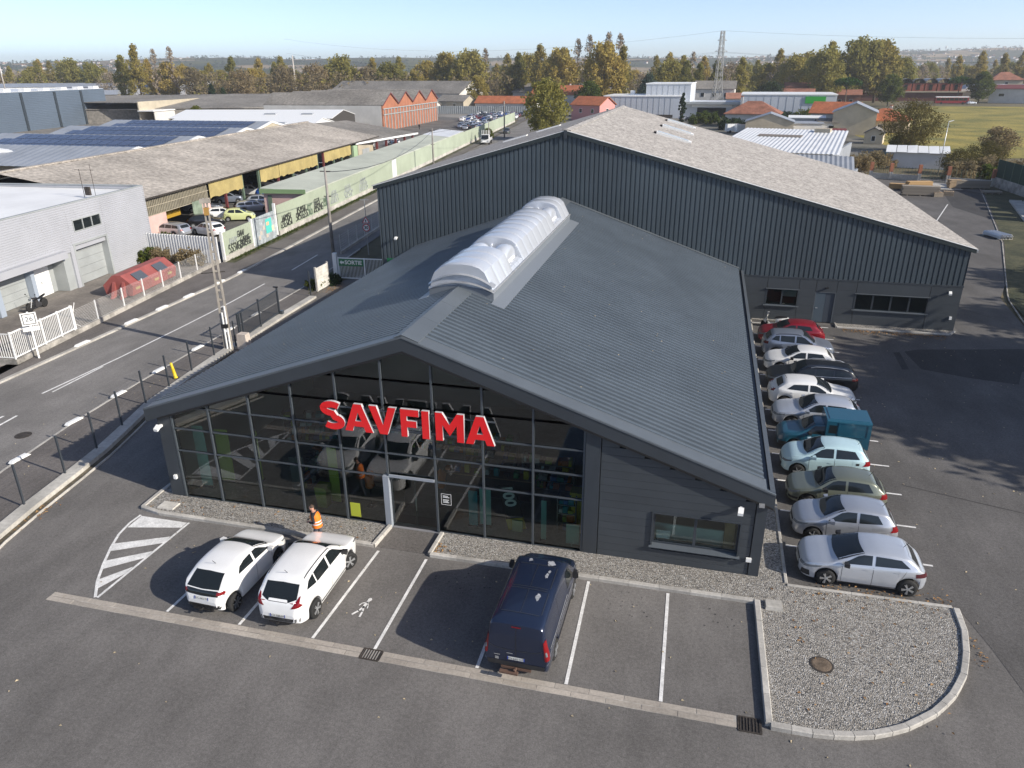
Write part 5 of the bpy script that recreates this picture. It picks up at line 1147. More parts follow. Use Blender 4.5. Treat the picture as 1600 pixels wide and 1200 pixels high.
worker((7.72,-1.80,0), R(184))
def scooter(loc, rz):
    t = thing('scooter', 'white motor scooter parked by the warehouse wall behind the red car', 'scooter', loc, rz)
    wm = M('scooter_white', (.78,.78,.75), .3, coat=.5)
    ty = MB().lathe([(.12,-.06),(.2,-.06),(.23,-.03),(.23,.03),(.2,.06),(.12,.06)], n=18, ax='y').mesh('wheel', CT, True); rm = MB().lathe([(.12,-.04),(.12,.04),(.05,.05)], n=14, ax='y').mesh('rim', CR)
    for x in (.64,-.6): w_ = obj('wheel', ty, t, (x,0,.23)); obj('rim', rm, w_)
    MB().grid([[(.52,y,z) for y,z in ((-.05,.95),(.05,.95))],[(.50,-.16,.85),(.50,.16,.85)],[(.46,-.2,.6),(.46,.2,.6)],[(.40,-.17,.38),(.40,.17,.38)],[(.25,-.16,.28),(.25,.16,.28)],[(-.1,-.16,.28),(-.1,.16,.28)]]).build('leg_shield', wm, t, smooth=True)
    MB().hexa([(.55,-.07,.3),(.7,-.06,.42),(.7,.06,.42),(.55,.07,.3),(.5,-.09,.5),(.74,-.07,.5),(.74,.07,.5),(.5,.09,.5)]).build('mudguard', wm, t)
    MB().tube([(.64,0,.3),(.5,0,.75),(.44,0,1.0)], .035, 8).build('steering_column', wm, t)
    hb = MB().tube([(.36,-.34,1.02),(.44,-.12,1.04),(.44,.12,1.04),(.36,.34,1.02)], .02, 6).build('handlebar', A['black'], t)
    MB().hexa([(.36,-.13,.93),(.52,-.08,.95),(.52,.08,.95),(.36,.13,.93),(.38,-.11,1.08),(.5,-.06,1.05),(.5,.06,1.05),(.38,.11,1.08)]).build('headset', wm, t)
    MB().lathe([(.07,0),(.06,.03),(.02,.04)], (.51,0,1.0), n=12, ax='x').build('headlamp', CL, t)
    for sd in (-1,1):
        m = MB().tube([(.4,sd*.26,1.04),(.42,sd*.3,1.2)], .008, 5); m.lathe([(.06,-.008),(.06,.008)], (.42,sd*.31,1.24), n=10, ax='x'); m.build('mirror', A['black'], t)
    rows = [[(x, w_*c, z0+(z1-z0)*s_) for c, s_ in ((-1,0),(-1,.6),(-.75,1),(.75,1),(1,.6),(1,0))] for x, w_, z0, z1 in ((-.08,.13,.3,.62),(-.3,.2,.32,.68),(-.6,.19,.42,.72),(-.92,.09,.58,.74))]
    MB().grid(rows).build('rear_body', wm, t, smooth=True)
    rows = [[(x, w_*c, z+h*s_) for c, s_ in ((-1,0),(-.8,1),(.8,1),(1,0))] for x, w_, z, h in ((.0,.12,.66,.06),(-.25,.16,.69,.08),(-.5,.16,.73,.08),(-.8,.1,.74,.06))]
    MB().grid(rows).build('saddle', A['black'], t, smooth=True)
    MB().tube([(-.3,.2,.26),(-.75,.24,.34)], .05, 8).build('exhaust', A['galv'], t)
scooter((26.1,28.95,.0), R(176))
def motorcycle(loc, rz):
    t = thing('motorcycle', 'black motorcycle parked in front of the grey roller shutter', 'motorcycle', loc, rz)
    ty = MB().lathe([(.22,-.07),(.3,-.07),(.335,-.035),(.335,.035),(.3,.07),(.22,.07)], n=22, ax='y').mesh('wheel', CT, True)
    rm = MB().lathe([(.225,-.04),(.225,.04),(.19,.045),(.19,-.02)], n=22, ax='y')
    for i in range(9): a = i*2*math.pi/9; rm.bar((0,0,0),(math.cos(a)*.2,0,math.sin(a)*.2),.012,.012)
    rm = rm.mesh('rim', A['galv'])
    for x in (.78,-.72): w_ = obj('wheel', ty, t, (x,0,.335)); obj('rim', rm, w_)
    for sd in (-1,1): MB().tube([(.78,sd*.1,.335),(.52,sd*.1,.95)], .025, 6).build('fork', A['galv'], t)
    MB().tube([(.36,-.4,1.08),(.48,-.15,1.05),(.48,.15,1.05),(.36,.4,1.08)], .016, 6).build('handlebar', A['galv'], t)
    MB().lathe([(.10,0),(.09,.06),(.03,.08)], (.58,0,.92), n=14, ax='x').build('headlamp', CL, t)
    rows = [[(x, w_*math.cos(a), z+h*math.sin(a)) for a in [R(-30+240*i/10) for i in range(11)]] for x, w_, z, h in ((.42,.06,.86,.08),(.3,.14,.86,.13),(.05,.15,.84,.14),(-.15,.08,.8,.08))]
    MB().grid(rows).build('tank', A['black'], t, smooth=True)
    rows = [[(x, w_*c, z+h*s_) for c, s_ in ((-1,0),(-.7,1),(.7,1),(1,0))] for x, w_, z, h in ((-.1,.1,.76,.06),(-.35,.15,.74,.08),(-.55,.12,.8,.1),(-.95,.08,.92,.06))]
    MB().grid(rows).build('saddle', A['black'], t, smooth=True)
    MB().box(-.3,.3,-.14,.14,.25,.52).hexa([(-.1,-.12,.52),(.25,-.12,.52),(.25,.12,.52),(-.1,.12,.52),(-.05,-.1,.75),(.2,-.1,.75),(.2,.1,.75),(-.05,.1,.75)]).build('engine', M('engine_block', (.12,.12,.125), .35, .7), t)
    for z, sd in ((.28,-1),(.34,-1)): MB().tube([(.3,sd*.1,.5),(.34,sd*.18,.32),(0,sd*.2,z),(-.9,sd*.2,z+.08)], .035, 8).build('exhaust', A['galv'], t)
    rows = [[(-.72+.38*math.cos(a), y, .335+.38*math.sin(a)) for y in (-.09,.09)] for a in [R(20+110*i/8) for i in range(9)]]
    MB().grid(rows).build('mudguard', A['black'], t); rows = [[(.78+.37*math.cos(a), y, .335+.37*math.sin(a)) for y in (-.07,.07)] for a in [R(40+100*i/8) for i in range(9)]]
    MB().grid(rows).build('mudguard', A['black'], t)
    for sd in (-1,1): m = MB().tube([(.42,sd*.3,1.08),(.44,sd*.38,1.24)], .007, 5); m.lathe([(.05,-.008),(.05,.008)], (.44,sd*.4,1.27), n=10, ax='x'); m.build('mirror', A['black'], t)
    MB().tube([(-.05,-.12,.25),(-.12,-.34,.02)], .014, 5).build('kickstand', A['galv'], t)
motorcycle((-27.3,20.9,.012), R(-84))
# ---- dark post fence on the plot boundary
FP = [(-4.75,-4.9),(-5.24,-2.31),(-5.6,.23),(-5.98,2.55),(-6.57,4.94),(-7.27,7.56),(-7.53,9.82),(-7.78,12.2),(-8.02,14.77)]
pln = [(-2.6,-10),(-3.9,-7)]+[(x+.0,y) for x,y in FP]+[(-8.1,16.0)]
def strip(name, pts, o0, o1, z0, z1, mat):
    m = MB()
    for a, b in zip(pts[:-1], pts[1:]):
        m.hexa([(a[0]+o0,a[1],z0),(a[0]+o1,a[1],z0),(b[0]+o1,b[1],z0),(b[0]+o0,b[1],z0),(a[0]+o0,a[1],z1),(a[0]+o1,a[1],z1),(b[0]+o1,b[1],z1),(b[0]+o0,b[1],z1)])
    return kind(m.build(name, mat), 'structure')
strip('plinth_wall', pln, -.09, .5, -.05, .22, A['conc'])
strip('plinth_wall', [(-8.1,16.6),(-8.3,19),(-8.55,23.8),(-8.66,28.4)], -.1, .45, -.05, .16, A['conc'])
strip('verge_soil', pln, .5, .78, -.05, .03, M('soil', (.10,.085,.06), .95, var=(2,.4), fine=(12,.3)))
stones('kerb', [(x+.83,y) for x,y in pln], .07, .09, step=1.0)
ft = thing('boundary_fence', 'dark grey post fence with thin wire on the concrete plinth beside the road', 'fence', (0,0,0))
pme = MB().box(-.035,.035,-.035,.035,0,1.98).box(-.09,.09,-.06,.06,0,.02).mesh('post', A['grey'])
for x, y in FP: obj('post', pme, ft, (x,y,.2-.12))
m = MB()
for k in range(9):
    z = .3+k*.22
    for a, b in zip(FP[:-1], FP[1:]): m.bar((a[0],a[1],z),(b[0],b[1],z),.003,.003)
m.build('wire', A['grey'], ft)
def lone_post(x, y, h, label): tag(MB().box(-.035,.035,-.035,.035,0,h).box(-.08,.08,-.05,.05,0,.02).build('fence_post', A['grey'], None, loc=(x,y,.1)), label, 'post')
lone_post(-8.25,16.25,1.9,'dark fence post just beside the lattice power pole'); lone_post(-7.75,16.7,1.75,'dark fence post behind the lattice power pole next to the beige block'); lone_post(-8.72,28.5,2.0,'lone dark gate post at the end of the plinth near the white panel')
# dark barred sliding gate
G0, G1 = Vector((-8.0,17.6,.2)), Vector((-8.62,23.6,.16))
gt = thing('barred_gate', 'dark grey barred sliding gate on the plot boundary by the road', 'gate', G0); D = G1-G0
m = MB().bar((0,0,.12), D+Vector((0,0,.12)), .05, .09).bar((0,0,1.78), D+Vector((0,0,1.78)), .05, .07); m.build('gate_frame', A['grey'], gt)
bm_ = MB().box(-.012,.012,-.012,.012,.15,1.76).mesh('bar', A['grey'])
for i in range(49): obj('bar', bm_, gt, D*(i+.5)/49)
for f in (.5,1.0): MB().box(-.05,.05,-.05,.05,0,1.95).build('post', A['grey'], gt, loc=D*f)
for f in (0,.03,.09): MB().box(-.045,.045,-.045,.045,-.05,1.85).build('post', A['grey'], gt, loc=D*f)
MB().box(.08,.3,-.12,.12,-.1,.25).build('motor_box', A['alu'], gt, loc=D*1.0)
MB().box(-.25,.1,-.05,.05,1.95,2.03).build('warning_lamp', A['black'], gt, loc=D*1.0)
blk_ = MB().prism([(-.35,-.3),(.35,-.3),(.35,.3),(-.35,.3)], 0, 1.0, top=[(-.3,-.26),(.3,-.26),(.28,.26),(-.3,.26)]).build('concrete_block', M('cream_block', (.55,.48,.42), .9, var=(2,.12)), None, loc=(-7.15,16.75,.05)); tag(blk_, 'cream concrete block standing at the foot of the lattice power pole', 'block')
yb = thing('yellow_bollard', 'leaning yellow plastic post on the pavement behind the boundary fence', 'bollard', (-8.15,11.2,.1)); o = MB().lathe([(.13,0),(.13,.04),(.1,.06),(.085,.5),(.07,.95),(.03,.98)], n=14).build('body', M('yellow_plastic', (.75,.52,.01), .5), yb, smooth=True); o.rotation_euler = (R(4),R(-6),0); q = MB().lathe([(.18,0),(.18,.03)], n=14).build('base', A['black'], yb)
# ---- poles and wires
def lattice_pole(x, y, h):
    t = thing('lattice_pole', 'tall concrete ladder-shaped power pole beside the boundary fence', 'power pole', (x,y,0), R(25))
    cm = M('pole_concrete', (.33,.30,.26), .9, var=(1,.2))
    for sd in (-1,1): MB().hexa([(sd*.21-.06,-.1,0),(sd*.21+.06,-.1,0),(sd*.21+.06,.1,0),(sd*.21-.06,.1,0),(sd*.09-.04,-.07,h),(sd*.09+.04,-.07,h),(sd*.09+.04,.07,h),(sd*.09-.04,.07,h)]).build('rail', cm, t)
    n = 15
    for i in range(n):
        z = .4+i*(h-.6)/n; w_ = lerp(.21,.09,z/h); MB().box(-w_+.03,w_-.03,-.06,.06,z-.06,z+.06).build('rung', cm, t)
    for k, dx in enumerate((-.05,.14)): MB().tube([(dx,-.18,.0),(dx,-.17,2.6+.4*k)], .055, 8).build('conduit', A['wht'], t)
    MB().box(-.2,.2,-.26,-.14,1.6,1.85).build('fuse_box', A['black'], t)
    MB().box(-.14,.14,-.12,.12,h-1.0,h-.55).build('band', M('ochre_band', (.35,.2,.05), .8), t)
    MB().box(-.3,.3,-.1,.1,h-.3,h-.05).build('cross_arm', cm, t)
    MB().tube([(-.9,0,5.1),(.5,0,5.15)], .03, 6).build('bracket', A['iron'], t)
lattice_pole(-7.95,16.2,9.6)
def pole(x, y, h, label, r0=.17, r1=.1, mat=None, arms=True):
    t = thing('utility_pole', label, 'utility pole', (x,y,0), R(6))
    mat = mat or M('timber_pole' if 'timber_pole' not in bpy.data.materials else 'pole_x', (.26,.24,.22), .9, var=(.8,.25))
    MB().tube([(0,0,0),(0,0,h)], [r0,r1], 10).build('shaft', mat, t, smooth=True)
    if arms: MB().bar((-.5,0,h-.35),(.5,0,h-.35),.08,.08).build('cross_arm', A['iron'], t); MB().bar((-.35,0,h-2.6),(.35,0,h-2.6),.07,.07).build('bracket', A['iron'], t)
    return t
pole(-13.3,41.6,8.3,'round grey utility pole on the pavement near the speed sign')
pole(-25.6,105,7.2,'timber utility pole in front of the long green wall')
pole(-31.2,176,9.0,'dark timber pole beside the road behind the white truck',.2,.14)
pole(-30.4,158,5.0,'short brown pole close to the white truck',.12,.09, arms=False)
pole(-188,262,10,'thin lamp column behind the beige wall by the solar roofs',.2,.12, arms=False)
pole(-197,368,24,'tall concrete mast rising over the far workshops',.55,.3, M('mast_concrete', (.42,.39,.36), .9), arms=False)
pole(-395,374,30,'tall thin mast at the left edge of the picture',.4,.25, bpy.data.materials['mast_concrete'], arms=False)
def wire(a, b, sag, label, r=.012):
    pts = [Vector(a).lerp(Vector(b), i/16)-Vector((0,0,sag*4*(i/16)*(1-i/16))) for i in range(17)]
    tag(MB().tube(pts, r, 4).build('overhead_wire', A['black']), label, 'cable')
wire((-13.3,41.6,7.9),(-25.6,105,6.8),1.6,'slack overhead cable running from the grey pole to the timber pole',.03)
wire((-25.6,105,6.8),(-31.2,176,8.6),.9,'overhead cable from the timber pole towards the truck pole',.025)
wire((-25.6,105,6.5),(-19.5,140,8.2),.5,'thin service cable leaving the timber pole towards the warehouse',.02)
# ---- speed sign
st = thing('speed_sign', 'road sign with warning triangle above a round red 30 limit disc', 'road sign', (-10.3,43.0,0), R(8))
MB().tube([(0,.04,0),(0,.04,5.3)], .04, 8).build('post', A['galv'], st)
MB().bar((-.45,.04,5.25),(.4,.04,5.25),.05,.05).build('cross_bar', A['galv'], st)
def disc(r, y0, y1, c, mat, name, parent, n=24): return MB().lathe([(r,y0),(r,y1)], c, n=n, ax='y').build(name, mat, parent)
rd = M('sign_rim_red', (.5,.02,.03), .5)
dz = disc(.36,-.03,0,(0,0,2.65),rd,'speed_disc',st); disc(.28,-.036,-.031,(0,0,2.65),A['wht'],'white_field',dz); me = text_mesh('30',.42,.004,.012); me.materials.append(A['black']); o = obj('numerals', me, dz, (0,-.045,2.65)); o.rotation_euler = (R(90),0,0)
tr_ = MB().ext([(-.38,3.08),(.38,3.08),(0,3.72)],'y',-.03,0).build('warning_triangle', rd, st); MB().ext([(-.27,3.14),(.27,3.14),(0,3.6)],'y',-.036,-.031).build('white_field', A['wht'], tr_); MB().box(-.05,.05,-.041,-.037,3.18,3.42).build('pictogram', A['black'], tr_)
# grey plank-fence beside the warehouse, soil and grass corner
kind(MB().face((-9.2,28.9,.108),(-8.75,33.6,.108),(-9.3,40.5,.108),(-10.9,40.5,.108),(-10.5,33,.108)).build('grass_verge', LAWN), 'structure')
pf_ = thing('panel_fence', 'white weathered concrete panel fence section beside the exit gate', 'fence', (-8.9,29.9,.05), R(0))
for i in range(8): MB().box(-.03,.03,0,2.05,.02+i*.235,.24+i*.235).build('plank', M('white_plank' if i == 0 else 'white_plank_%d' % i, (.62,.6,.56), .9, var=(1.5,.2)), pf_)
for y in (0,2.05): MB().box(-.07,.07,y-.06,y+.06,0,2.0).build('post', A['conc'], pf_)
sg = thing('exit_gate', 'white barred gate carrying a green SORTIE sign with arrow', 'gate', (-9.0,33.7,0), R(3))
MB().box(-.22,.12,-.15,.15,0,2.35).build('pillar', A['wht'], sg)
m = MB()
for z in (.25,1.95): m.bar((.2,0,z),(4.6,0,z),.06,.08)
for x in (.22,2.55,4.55): m.box(x-.06,x+.06,-.05,.05,.2,2.0)
m.build('gate_frame', A['wht'], sg)
bmw = MB().box(-.014,.014,-.014,.014,.28,1.92).mesh('bar', A['wht'])
for i in range(34): obj('bar', bmw, sg, (.36+i*.125,0,0))
grn = M('sign_green', (.01,.16,.06), .5)
sb = MB().box(.3,2.5,-.09,-.06,1.3,1.9).build('sign_panel', grn, sg)
me = text_mesh('SORTIE',.47,.004,.012); me.materials.append(A['wht']); o = obj('lettering', me, sb, (1.6,-.1,1.6)); o.rotation_euler = (R(90),0,0)
MB().ext([(.38,1.6),(.56,1.78),(.56,1.68),(.78,1.68),(.78,1.52),(.56,1.52),(.56,1.42)],'y',-.098,-.092).build('arrow', A['wht'], sb)
a2 = MB().box(-.6,.6,-.03,0,0,.8).build('arrow_sign', grn, None, loc=(-2.35,BY0-.04,2.15)); tag(a2, 'green sign with white arrow on the warehouse wall', 'sign')
MB().ext([(-.42,.4),(-.1,.68),(-.1,.52),(.35,.52),(.35,.28),(-.1,.28),(-.1,.12)],'y',-.04,-.031).build('arrow', A['wht'], a2)
wf = thing('wire_fence', 'light grey wire panel fence on a low wall along the warehouse side', 'fence', (-13.1,42.8,0), math.atan2(12.6,-1.4)-math.pi/2)
MB().box(-.08,.08,0,12.6,0,.3).build('low_wall', A['conc'], wf)
for i in range(6): MB().box(-.03,.03,i*2.5-.03,i*2.5+.03,.3,1.9).build('post', A['galv'], wf)
for k in range(7): MB().box(-.006,.006,0,12.6,.45+k*.22,.462+k*.22).build('wire', A['galv'], wf)
# ---- white fence across the road
WF0 = Vector((-19.04,10.85,0)); WD = Vector((-.131,1,0)).normalized()
wt = thing('white_fence', 'white barred and wire fence on a low concrete wall across the road', 'fence', WF0, math.atan2(WD.y,WD.x))
lw = MB().box(0,26.2,-.1,.1,0,.42).box(-.02,.1,-.08,6,0,.42).build('low_wall', A['concd'], wt)
m = MB().box(.05,5.7,-.03,.03,2.02,2.1).box(.05,5.7,-.03,.03,.5,.57)
for x in (.05,2.75,4.3,5.6): m.box(x-.04,x+.04,-.04,.04,.42,2.15)
m.build('bar_frame', A['wht'], wt)
bw2 = MB().box(-.015,.015,-.015,.015,.57,2.03).mesh('bar', A['wht'])
for i in range(38): obj('bar', bw2, wt, (.2+i*.145,0,0))
m = MB().box(.02,.06,.1,5.5,.5,.56).box(.02,.06,.1,5.5,2.0,2.06)
for i in range(34): m.box(.03,.055,.2+i*.16,.23+i*.16,.56,2.0)
m.build('side_bars', A['wht'], wt)
MB().tube([(5.75,0,.45),(5.75,0,2.1)], .04, 6).tube([(5.78,0,1.6),(6.1,0,2.2)], .02, 5).tube([(5.78,0,.8),(6.2,0,.5)], .02, 5).build('gate_post', A['wht'], wt)
pw = MB().box(-.035,.035,-.035,.035,.3,1.8).mesh('post', A['wht'])
for s_ in (8.12,11.25,13.9,16.6,19.35,22.1,24.9): obj('post', pw, wt, (s_,0,0))
wr_ = MB().box(5.8,26,-.003,.003,0,.009).mesh('wire', A['wht'])
for k in range(14): obj('wire', wr_, wt, (0,0,.48+k*.095))
ss = thing('street_sign', 'white post sign with the number 26 in a black frame by the white fence', 'sign', (-18.6,12.1,.1), R(46))
MB().box(-.05,.05,-.03,.03,0,3.0).build('post', A['wht'], ss); pb = MB().box(-.42,.42,-.07,-.04,2.15,2.95).build('sign_plate', A['wht'], ss)
f_ = MB().box(-.34,.34,-.078,-.072,2.84,2.88).box(-.34,.34,-.078,-.072,2.22,2.26).box(-.34,-.3,-.078,-.072,2.26,2.84).box(.3,.34,-.078,-.072,2.26,2.84).build('plate_frame', A['black'], pb)
me = text_mesh('26',.42,.003); me.materials.append(A['alu']); o = obj('numerals', me, pb, (0,-.078,2.55)); o.rotation_euler = (R(90),0,0)
MB().box(-.45,.45,-.07,-.04,1.8,2.06).build('lower_plate', A['wht'], ss)
# ================================================================ LEFT SIDE: GREY UNIT, SCRAPYARD, SOLAR SHEDS
MT = dict(
 lgrey=M('pale_ribbed_cladding', (.38,.39,.42), .5, var=(.3,.06)), lgrey2=M('shutter_grey', (.33,.35,.35), .6, var=(.5,.1)), mem=M('white_membrane', (.78,.78,.77), .6, var=(.2,.07)), bluegrey=M('blue_grey_pillar', (.33,.38,.45), .5),
 fibre2=M('old_fibre_roof', (.36,.325,.285), .95, var=(.15,.2), fine=(2.2,.35), bump=(6,.02)), fibre3=M('dark_fibre_roof', (.20,.185,.165), .95, var=(.1,.2), fine=(1.5,.3)), yellow=M('yellow_sheet', (.40,.32,.13), .8, var=(.5,.15)), cream=M('cream_render', (.42,.37,.28), .9, var=(.3,.12)), pink=M('pink_render', (.58,.40,.36), .9, var=(.5,.12)),
 gwall=M('green_wall_sheet', (.34,.385,.295), .8, var=(.25,.1)), groof=M('green_roof', (.44,.46,.39), .85, var=(.2,.12)), graf=M('graffiti_dark', (.05,.055,.05), .8, var=(2.5,.5)), graf2=M('graffiti_grey', (.35,.38,.36), .8), maroon=M('maroon_steel', (.16,.04,.04), .7), gsteel=M('green_steel', (.12,.17,.12), .7), ind=M('shed_dark_interior', (.05,.045,.04), .95),
 sheetw=M('white_profile_sheet', (.66,.67,.68), .45, var=(.4,.06)), solar=M('solar_cell', (.045,.05,.085), .12, spec=.7, randc=.12), zinc=M('zinc_roof', (.30,.32,.35), .45, var=(.3,.1)), darkbox=M('slate_blue_cladding', (.10,.13,.17), .5, var=(.1,.06)),
 brick=M('orange_brick', (.34,.135,.075), .9, var=(.4,.15), fine=(6,.18)), tile=M('orange_roof_tile', (.38,.12,.05), .85, var=(.5,.2), fine=(3,.25)), tiled=M('brown_roof_tile', (.26,.11,.07), .9, var=(.5,.25), fine=(3,.25)), render=M('white_render', (.58,.56,.52), .9, var=(.4,.08)), beige=M('beige_render', (.52,.44,.32), .9, var=(.4,.12)), green_s=M('shop_sign_green', (.03,.35,.04), .6))
def wall_ribs(m, a, b, z0, z1, n, off, nrm):
    """horizontal ribbed cladding between two ground points"""
    a, b, nrm = Vector(a), Vector(b), Vector(nrm); rows = []
    for i in range(n):
        za, zb = lerp(z0,z1,i/n), lerp(z0,z1,(i+1)/n)
        rows += [[(*(p+nrm*off).xy, za+.0) for p in (a,b)], [(*(p+nrm*off).xy, lerp(za,zb,.6)) for p in (a,b)], [(*(p).xy, lerp(za,zb,.75)) for p in (a,b)], [(*p.xy, zb-.001) for p in (a,b)]]
    m.grid(rows); return m
# ---- grey unit: local x along the street front (away), local y towards the back of the unit
GO = Vector((-28.2,20.8,0)); ga = math.atan2(1,-.117)
gu = thing('grey_unit', 'pale grey ribbed industrial unit with white flat roof left of the road', 'industrial unit', GO, ga)
L1, L0, H_ = 17.2, -22, 6.7
# openings: shutter, window, recessed left part
def seg(x0, x1, z0, z1, name='cladding', y=0.):
    m = MB(); wall_ribs(m, (x0,y,0), (x1,y,0), z0, z1, max(2,int((z1-z0)/.17)), .035, (0,-1,0)); m.build(name, MT['lgrey'], gu)
seg(10.75,L1,0,H_); seg(6.3,10.75,3.55,4.42); seg(6.3,6.85,4.42,5.4); seg(10.42,10.75,4.42,5.4); seg(6.3,10.75,5.4,H_); seg(5.0,6.3,3.0,H_); seg(L0,5.0,3.0,H_); 
MB().box(L0,L1-.05,.08,.2,3.0,H_-.02).box(10.8,L1-.05,.08,.2,0,3).build('wall_core', MT['lgrey'], gu)
MB().box(L1-.2,L1,.0,20,0,H_-.02).build('end_wall', MT['lgrey'], gu)
MB().box(L0,L1,-.05,.25,H_,H_+.08).box(L1-.25,L1+.02,.25,20,H_,H_+.08).build('parapet_cap', MT['lgrey2'], gu)
MB().face((L0,.25,H_-.35),(L1-.25,.25,H_-.35),(L1-.25,20,H_-.15),(L0,20,H_-.15)).build('roof', MT['mem'], gu)
MB().box(L0,5.0,-.45,.0,2.75,3.3).build('canopy', MT['lgrey'], gu)
wo = MB().box(6.86,6.94,-.05,.1,4.42,5.4).box(10.34,10.42,-.05,.1,4.42,5.4).box(6.94,10.34,-.05,.1,4.42,4.5).box(6.94,10.34,-.05,.1,5.32,5.4).box(8.05,8.13,-.04,.08,4.5,5.32).box(9.2,9.28,-.04,.08,4.5,5.32).build('window', MT['lgrey2'], gu)
for a, b in ((6.94,8.05),(8.13,9.2),(9.28,10.34)): MB().box(a,b,.02,.05,4.5,5.32).build('pane', CG, wo)
sh_ = MB().box(6.3,6.5,-.08,.55,0,3.55).box(10.55,10.75,-.08,.55,0,3.55).box(6.5,10.55,-.08,.55,3.4,3.55).build('shutter_frame', MT['lgrey2'], gu)
for i in range(5): MB().box(6.5,10.55,.5,.58,.02+i*.675,.02+(i+1)*.675-.02).build('shutter_panel', MT['lgrey2'], sh_)
# recessed ground floor
MB().box(L0,5.0,1.2,1.3,0,3.0).build('recess_wall', MT['lgrey2'], gu); MB().box(5.0,5.9,.1,1.2,0,3.55).build('recess_pier', MT['lgrey2'], gu)
MB().box(5.9,6.3,-.06,.5,0,3.4).build('recess_pier', MT['lgrey'], gu)
for k in range(5): MB().box(-1.7,1.75,1.1,1.19,.02+k*.56,.56+k*.56).build('shutter_panel', MT['lgrey2'], gu)
MB().box(1.8,2.2,.6,1.19,0,3.0).build('pillar', MT['bluegrey'], gu); MB().box(-2.3,-1.8,.2,1.19,0,2.75).build('pillar', MT['bluegrey'], gu)
dw = MB().box(2.4,4.4,1.12,1.19,0,2.25).build('door', A['wht'], gu); MB().box(3.3,3.36,1.05,1.12,1.0,1.2).build('handle', A['galv'], dw)
for x in (-6.0,): MB().box(-9,-2.4,1.08,1.19,.1,2.6).build('shop_pane', CG, gu)
ar = thing('roof_aerial', 'thin antenna rack on the white roof edge of the grey unit', 'antenna', (-31.8,32.5,6.4)); MB().tube([(0,0,0),(0,0,2.4)], .025, 5).tube([(.9,.3,0),(.9,.3,2.8)], .02, 5).tube([(-.5,0,2.3),(1.2,.3,2.3)], .02, 5).build('mast', A['iron'], ar); MB().box(.2,.7,-.1,.1,.2,.9).build('cabinet', A['iron'], ar)
# white profiled fence from the unit to the scrapyard
def sheet_fence(name, label, a, b, h, pitch, mat, amp=.03, z0=0, cat='fence'):
    a, b = Vector(a), Vector(b); d = (b-a); L = d.length; d.normalize(); r = Vector((d.y,-d.x,0)); t = thing(name, label, cat, a)
    n = int(L/.9)+1
    for k in range(n):
        m = MB(); pts = []; x0 = L*k/n; x1 = L*(k+1)/n; q = max(1,round((x1-x0)/pitch))
        for i in range(q):
            for f, o in ((0,0),(.4,0),(.5,amp),(.9,amp)): pts.append((lerp(x0,x1,(i+f)/q), o))
        pts.append((x1,0)); m.grid([[tuple(d*u+r*o+Vector((0,0,z0))) for u,o in pts],[tuple(d*u+r*o+Vector((0,0,z0+h))) for u,o in pts]]); m.build('fence_sheet', mat, t)
    return t
sheet_fence('sheet_fence', 'white and grey profiled sheet fence beside the grey unit', (-30.2,37.0,0), (-22.3,36.7,0), 2.5, .3, MT['sheetw'], .09)
# red recycling container
def container(loc, rz):
    t = thing('recycling_container', 'faded red collection container with sloping lids behind the white fence', 'container', loc, rz)
    rm_ = M('faded_red', (.31,.085,.075), .6, var=(.8,.15)); sec = [(-1.1,.15),(1.1,.15),(1.25,.95),(.35,1.75),(-.35,1.75),(-1.25,.95)]
    MB().ext(sec,'x',-3.2,3.2).build('body', rm_, t)
    for x in (-1.5,1.45):
        for sd in (-1,): MB().hexa([(x-.7,sd*1.16,1.1),(x+.7,sd*1.16,1.1),(x+.7,sd*.55,1.62),(x-.7,sd*.55,1.62),(x-.7,sd*1.18,1.12),(x+.7,sd*1.18,1.12),(x+.7,sd*.57,1.65),(x-.7,sd*.57,1.65)]).build('lid', M('grey_lid',(.08,.09,.11),.5) if x < 0 else bpy.data.materials['grey_lid'], t)
    for y in (-.5,.3): MB().hexa([(-3.9,y-.12,.05),(-3.2,y-.12,.1),(-3.2,y+.12,.1),(-3.9,y+.12,.05),(-3.7,y-.12,.15),(-3.18,y-.12,1.3),(-3.18,y+.12,1.3),(-3.7,y+.12,.15)]).build('leg', rm_, t)
    for x in (-2.5,.2,2.2): MB().box(x-.3,x+.3,-1.21,-1.19,.55,.8).build('sticker', MT['yellow'], t)
container((-23.9,28.2,.012), math.atan2(1,-.13))
# ---- green wall along the scrapyard
GW = lambda y: -22.1-.106*(y-37)
def gpt(y): return Vector((GW(y),y,0))
gd = (gpt(100)-gpt(40)).normalized(); gang = math.atan2(gd.y,gd.x)
gw = thing('green_wall', 'long pale green sheet wall with graffiti and concrete foot along the road', 'wall', gpt(37), gang)
GLEN = (gpt(236)-gpt(37)).length
def gl(y): return (gpt(y)-gpt(37)).dot(gd)
n = 66
for k in range(n):
    x0, x1 = GLEN*k/n, GLEN*(k+1)/n
    if gl(43) < (x0+x1)/2 < gl(48.5): continue
    MB().box(x0+.01,x1-.01,-.12,.12,0,.62).build('foot_block', A['conc'], gw)
    q = 9 if k < 22 else 3
    m = MB(); pts = []
    for i in range(q): pts += [(lerp(x0,x1,i/q),0),(lerp(x0,x1,(i+.45)/q),0),(lerp(x0,x1,(i+.55)/q),.04),(lerp(x0,x1,(i+.95)/q),.04)]
    pts.append((x1,0)); h = 2.75 if x0 < gl(43) else 3.3
    m.grid([[(u,-.02-o,.62) for u,o in pts],[(u,-.02-o,h) for u,o in pts]]); m.box(x0,x1,.0,.03,.62,h-.01); m.build('wall_sheet', MT['gwall'], gw)
for y, h in ((43,3.0),(48.5,3.6)): MB().box(gl(y)-.12,gl(y)+.12,-.15,.1,.3,h).build('white_post', A['wht'], gw)
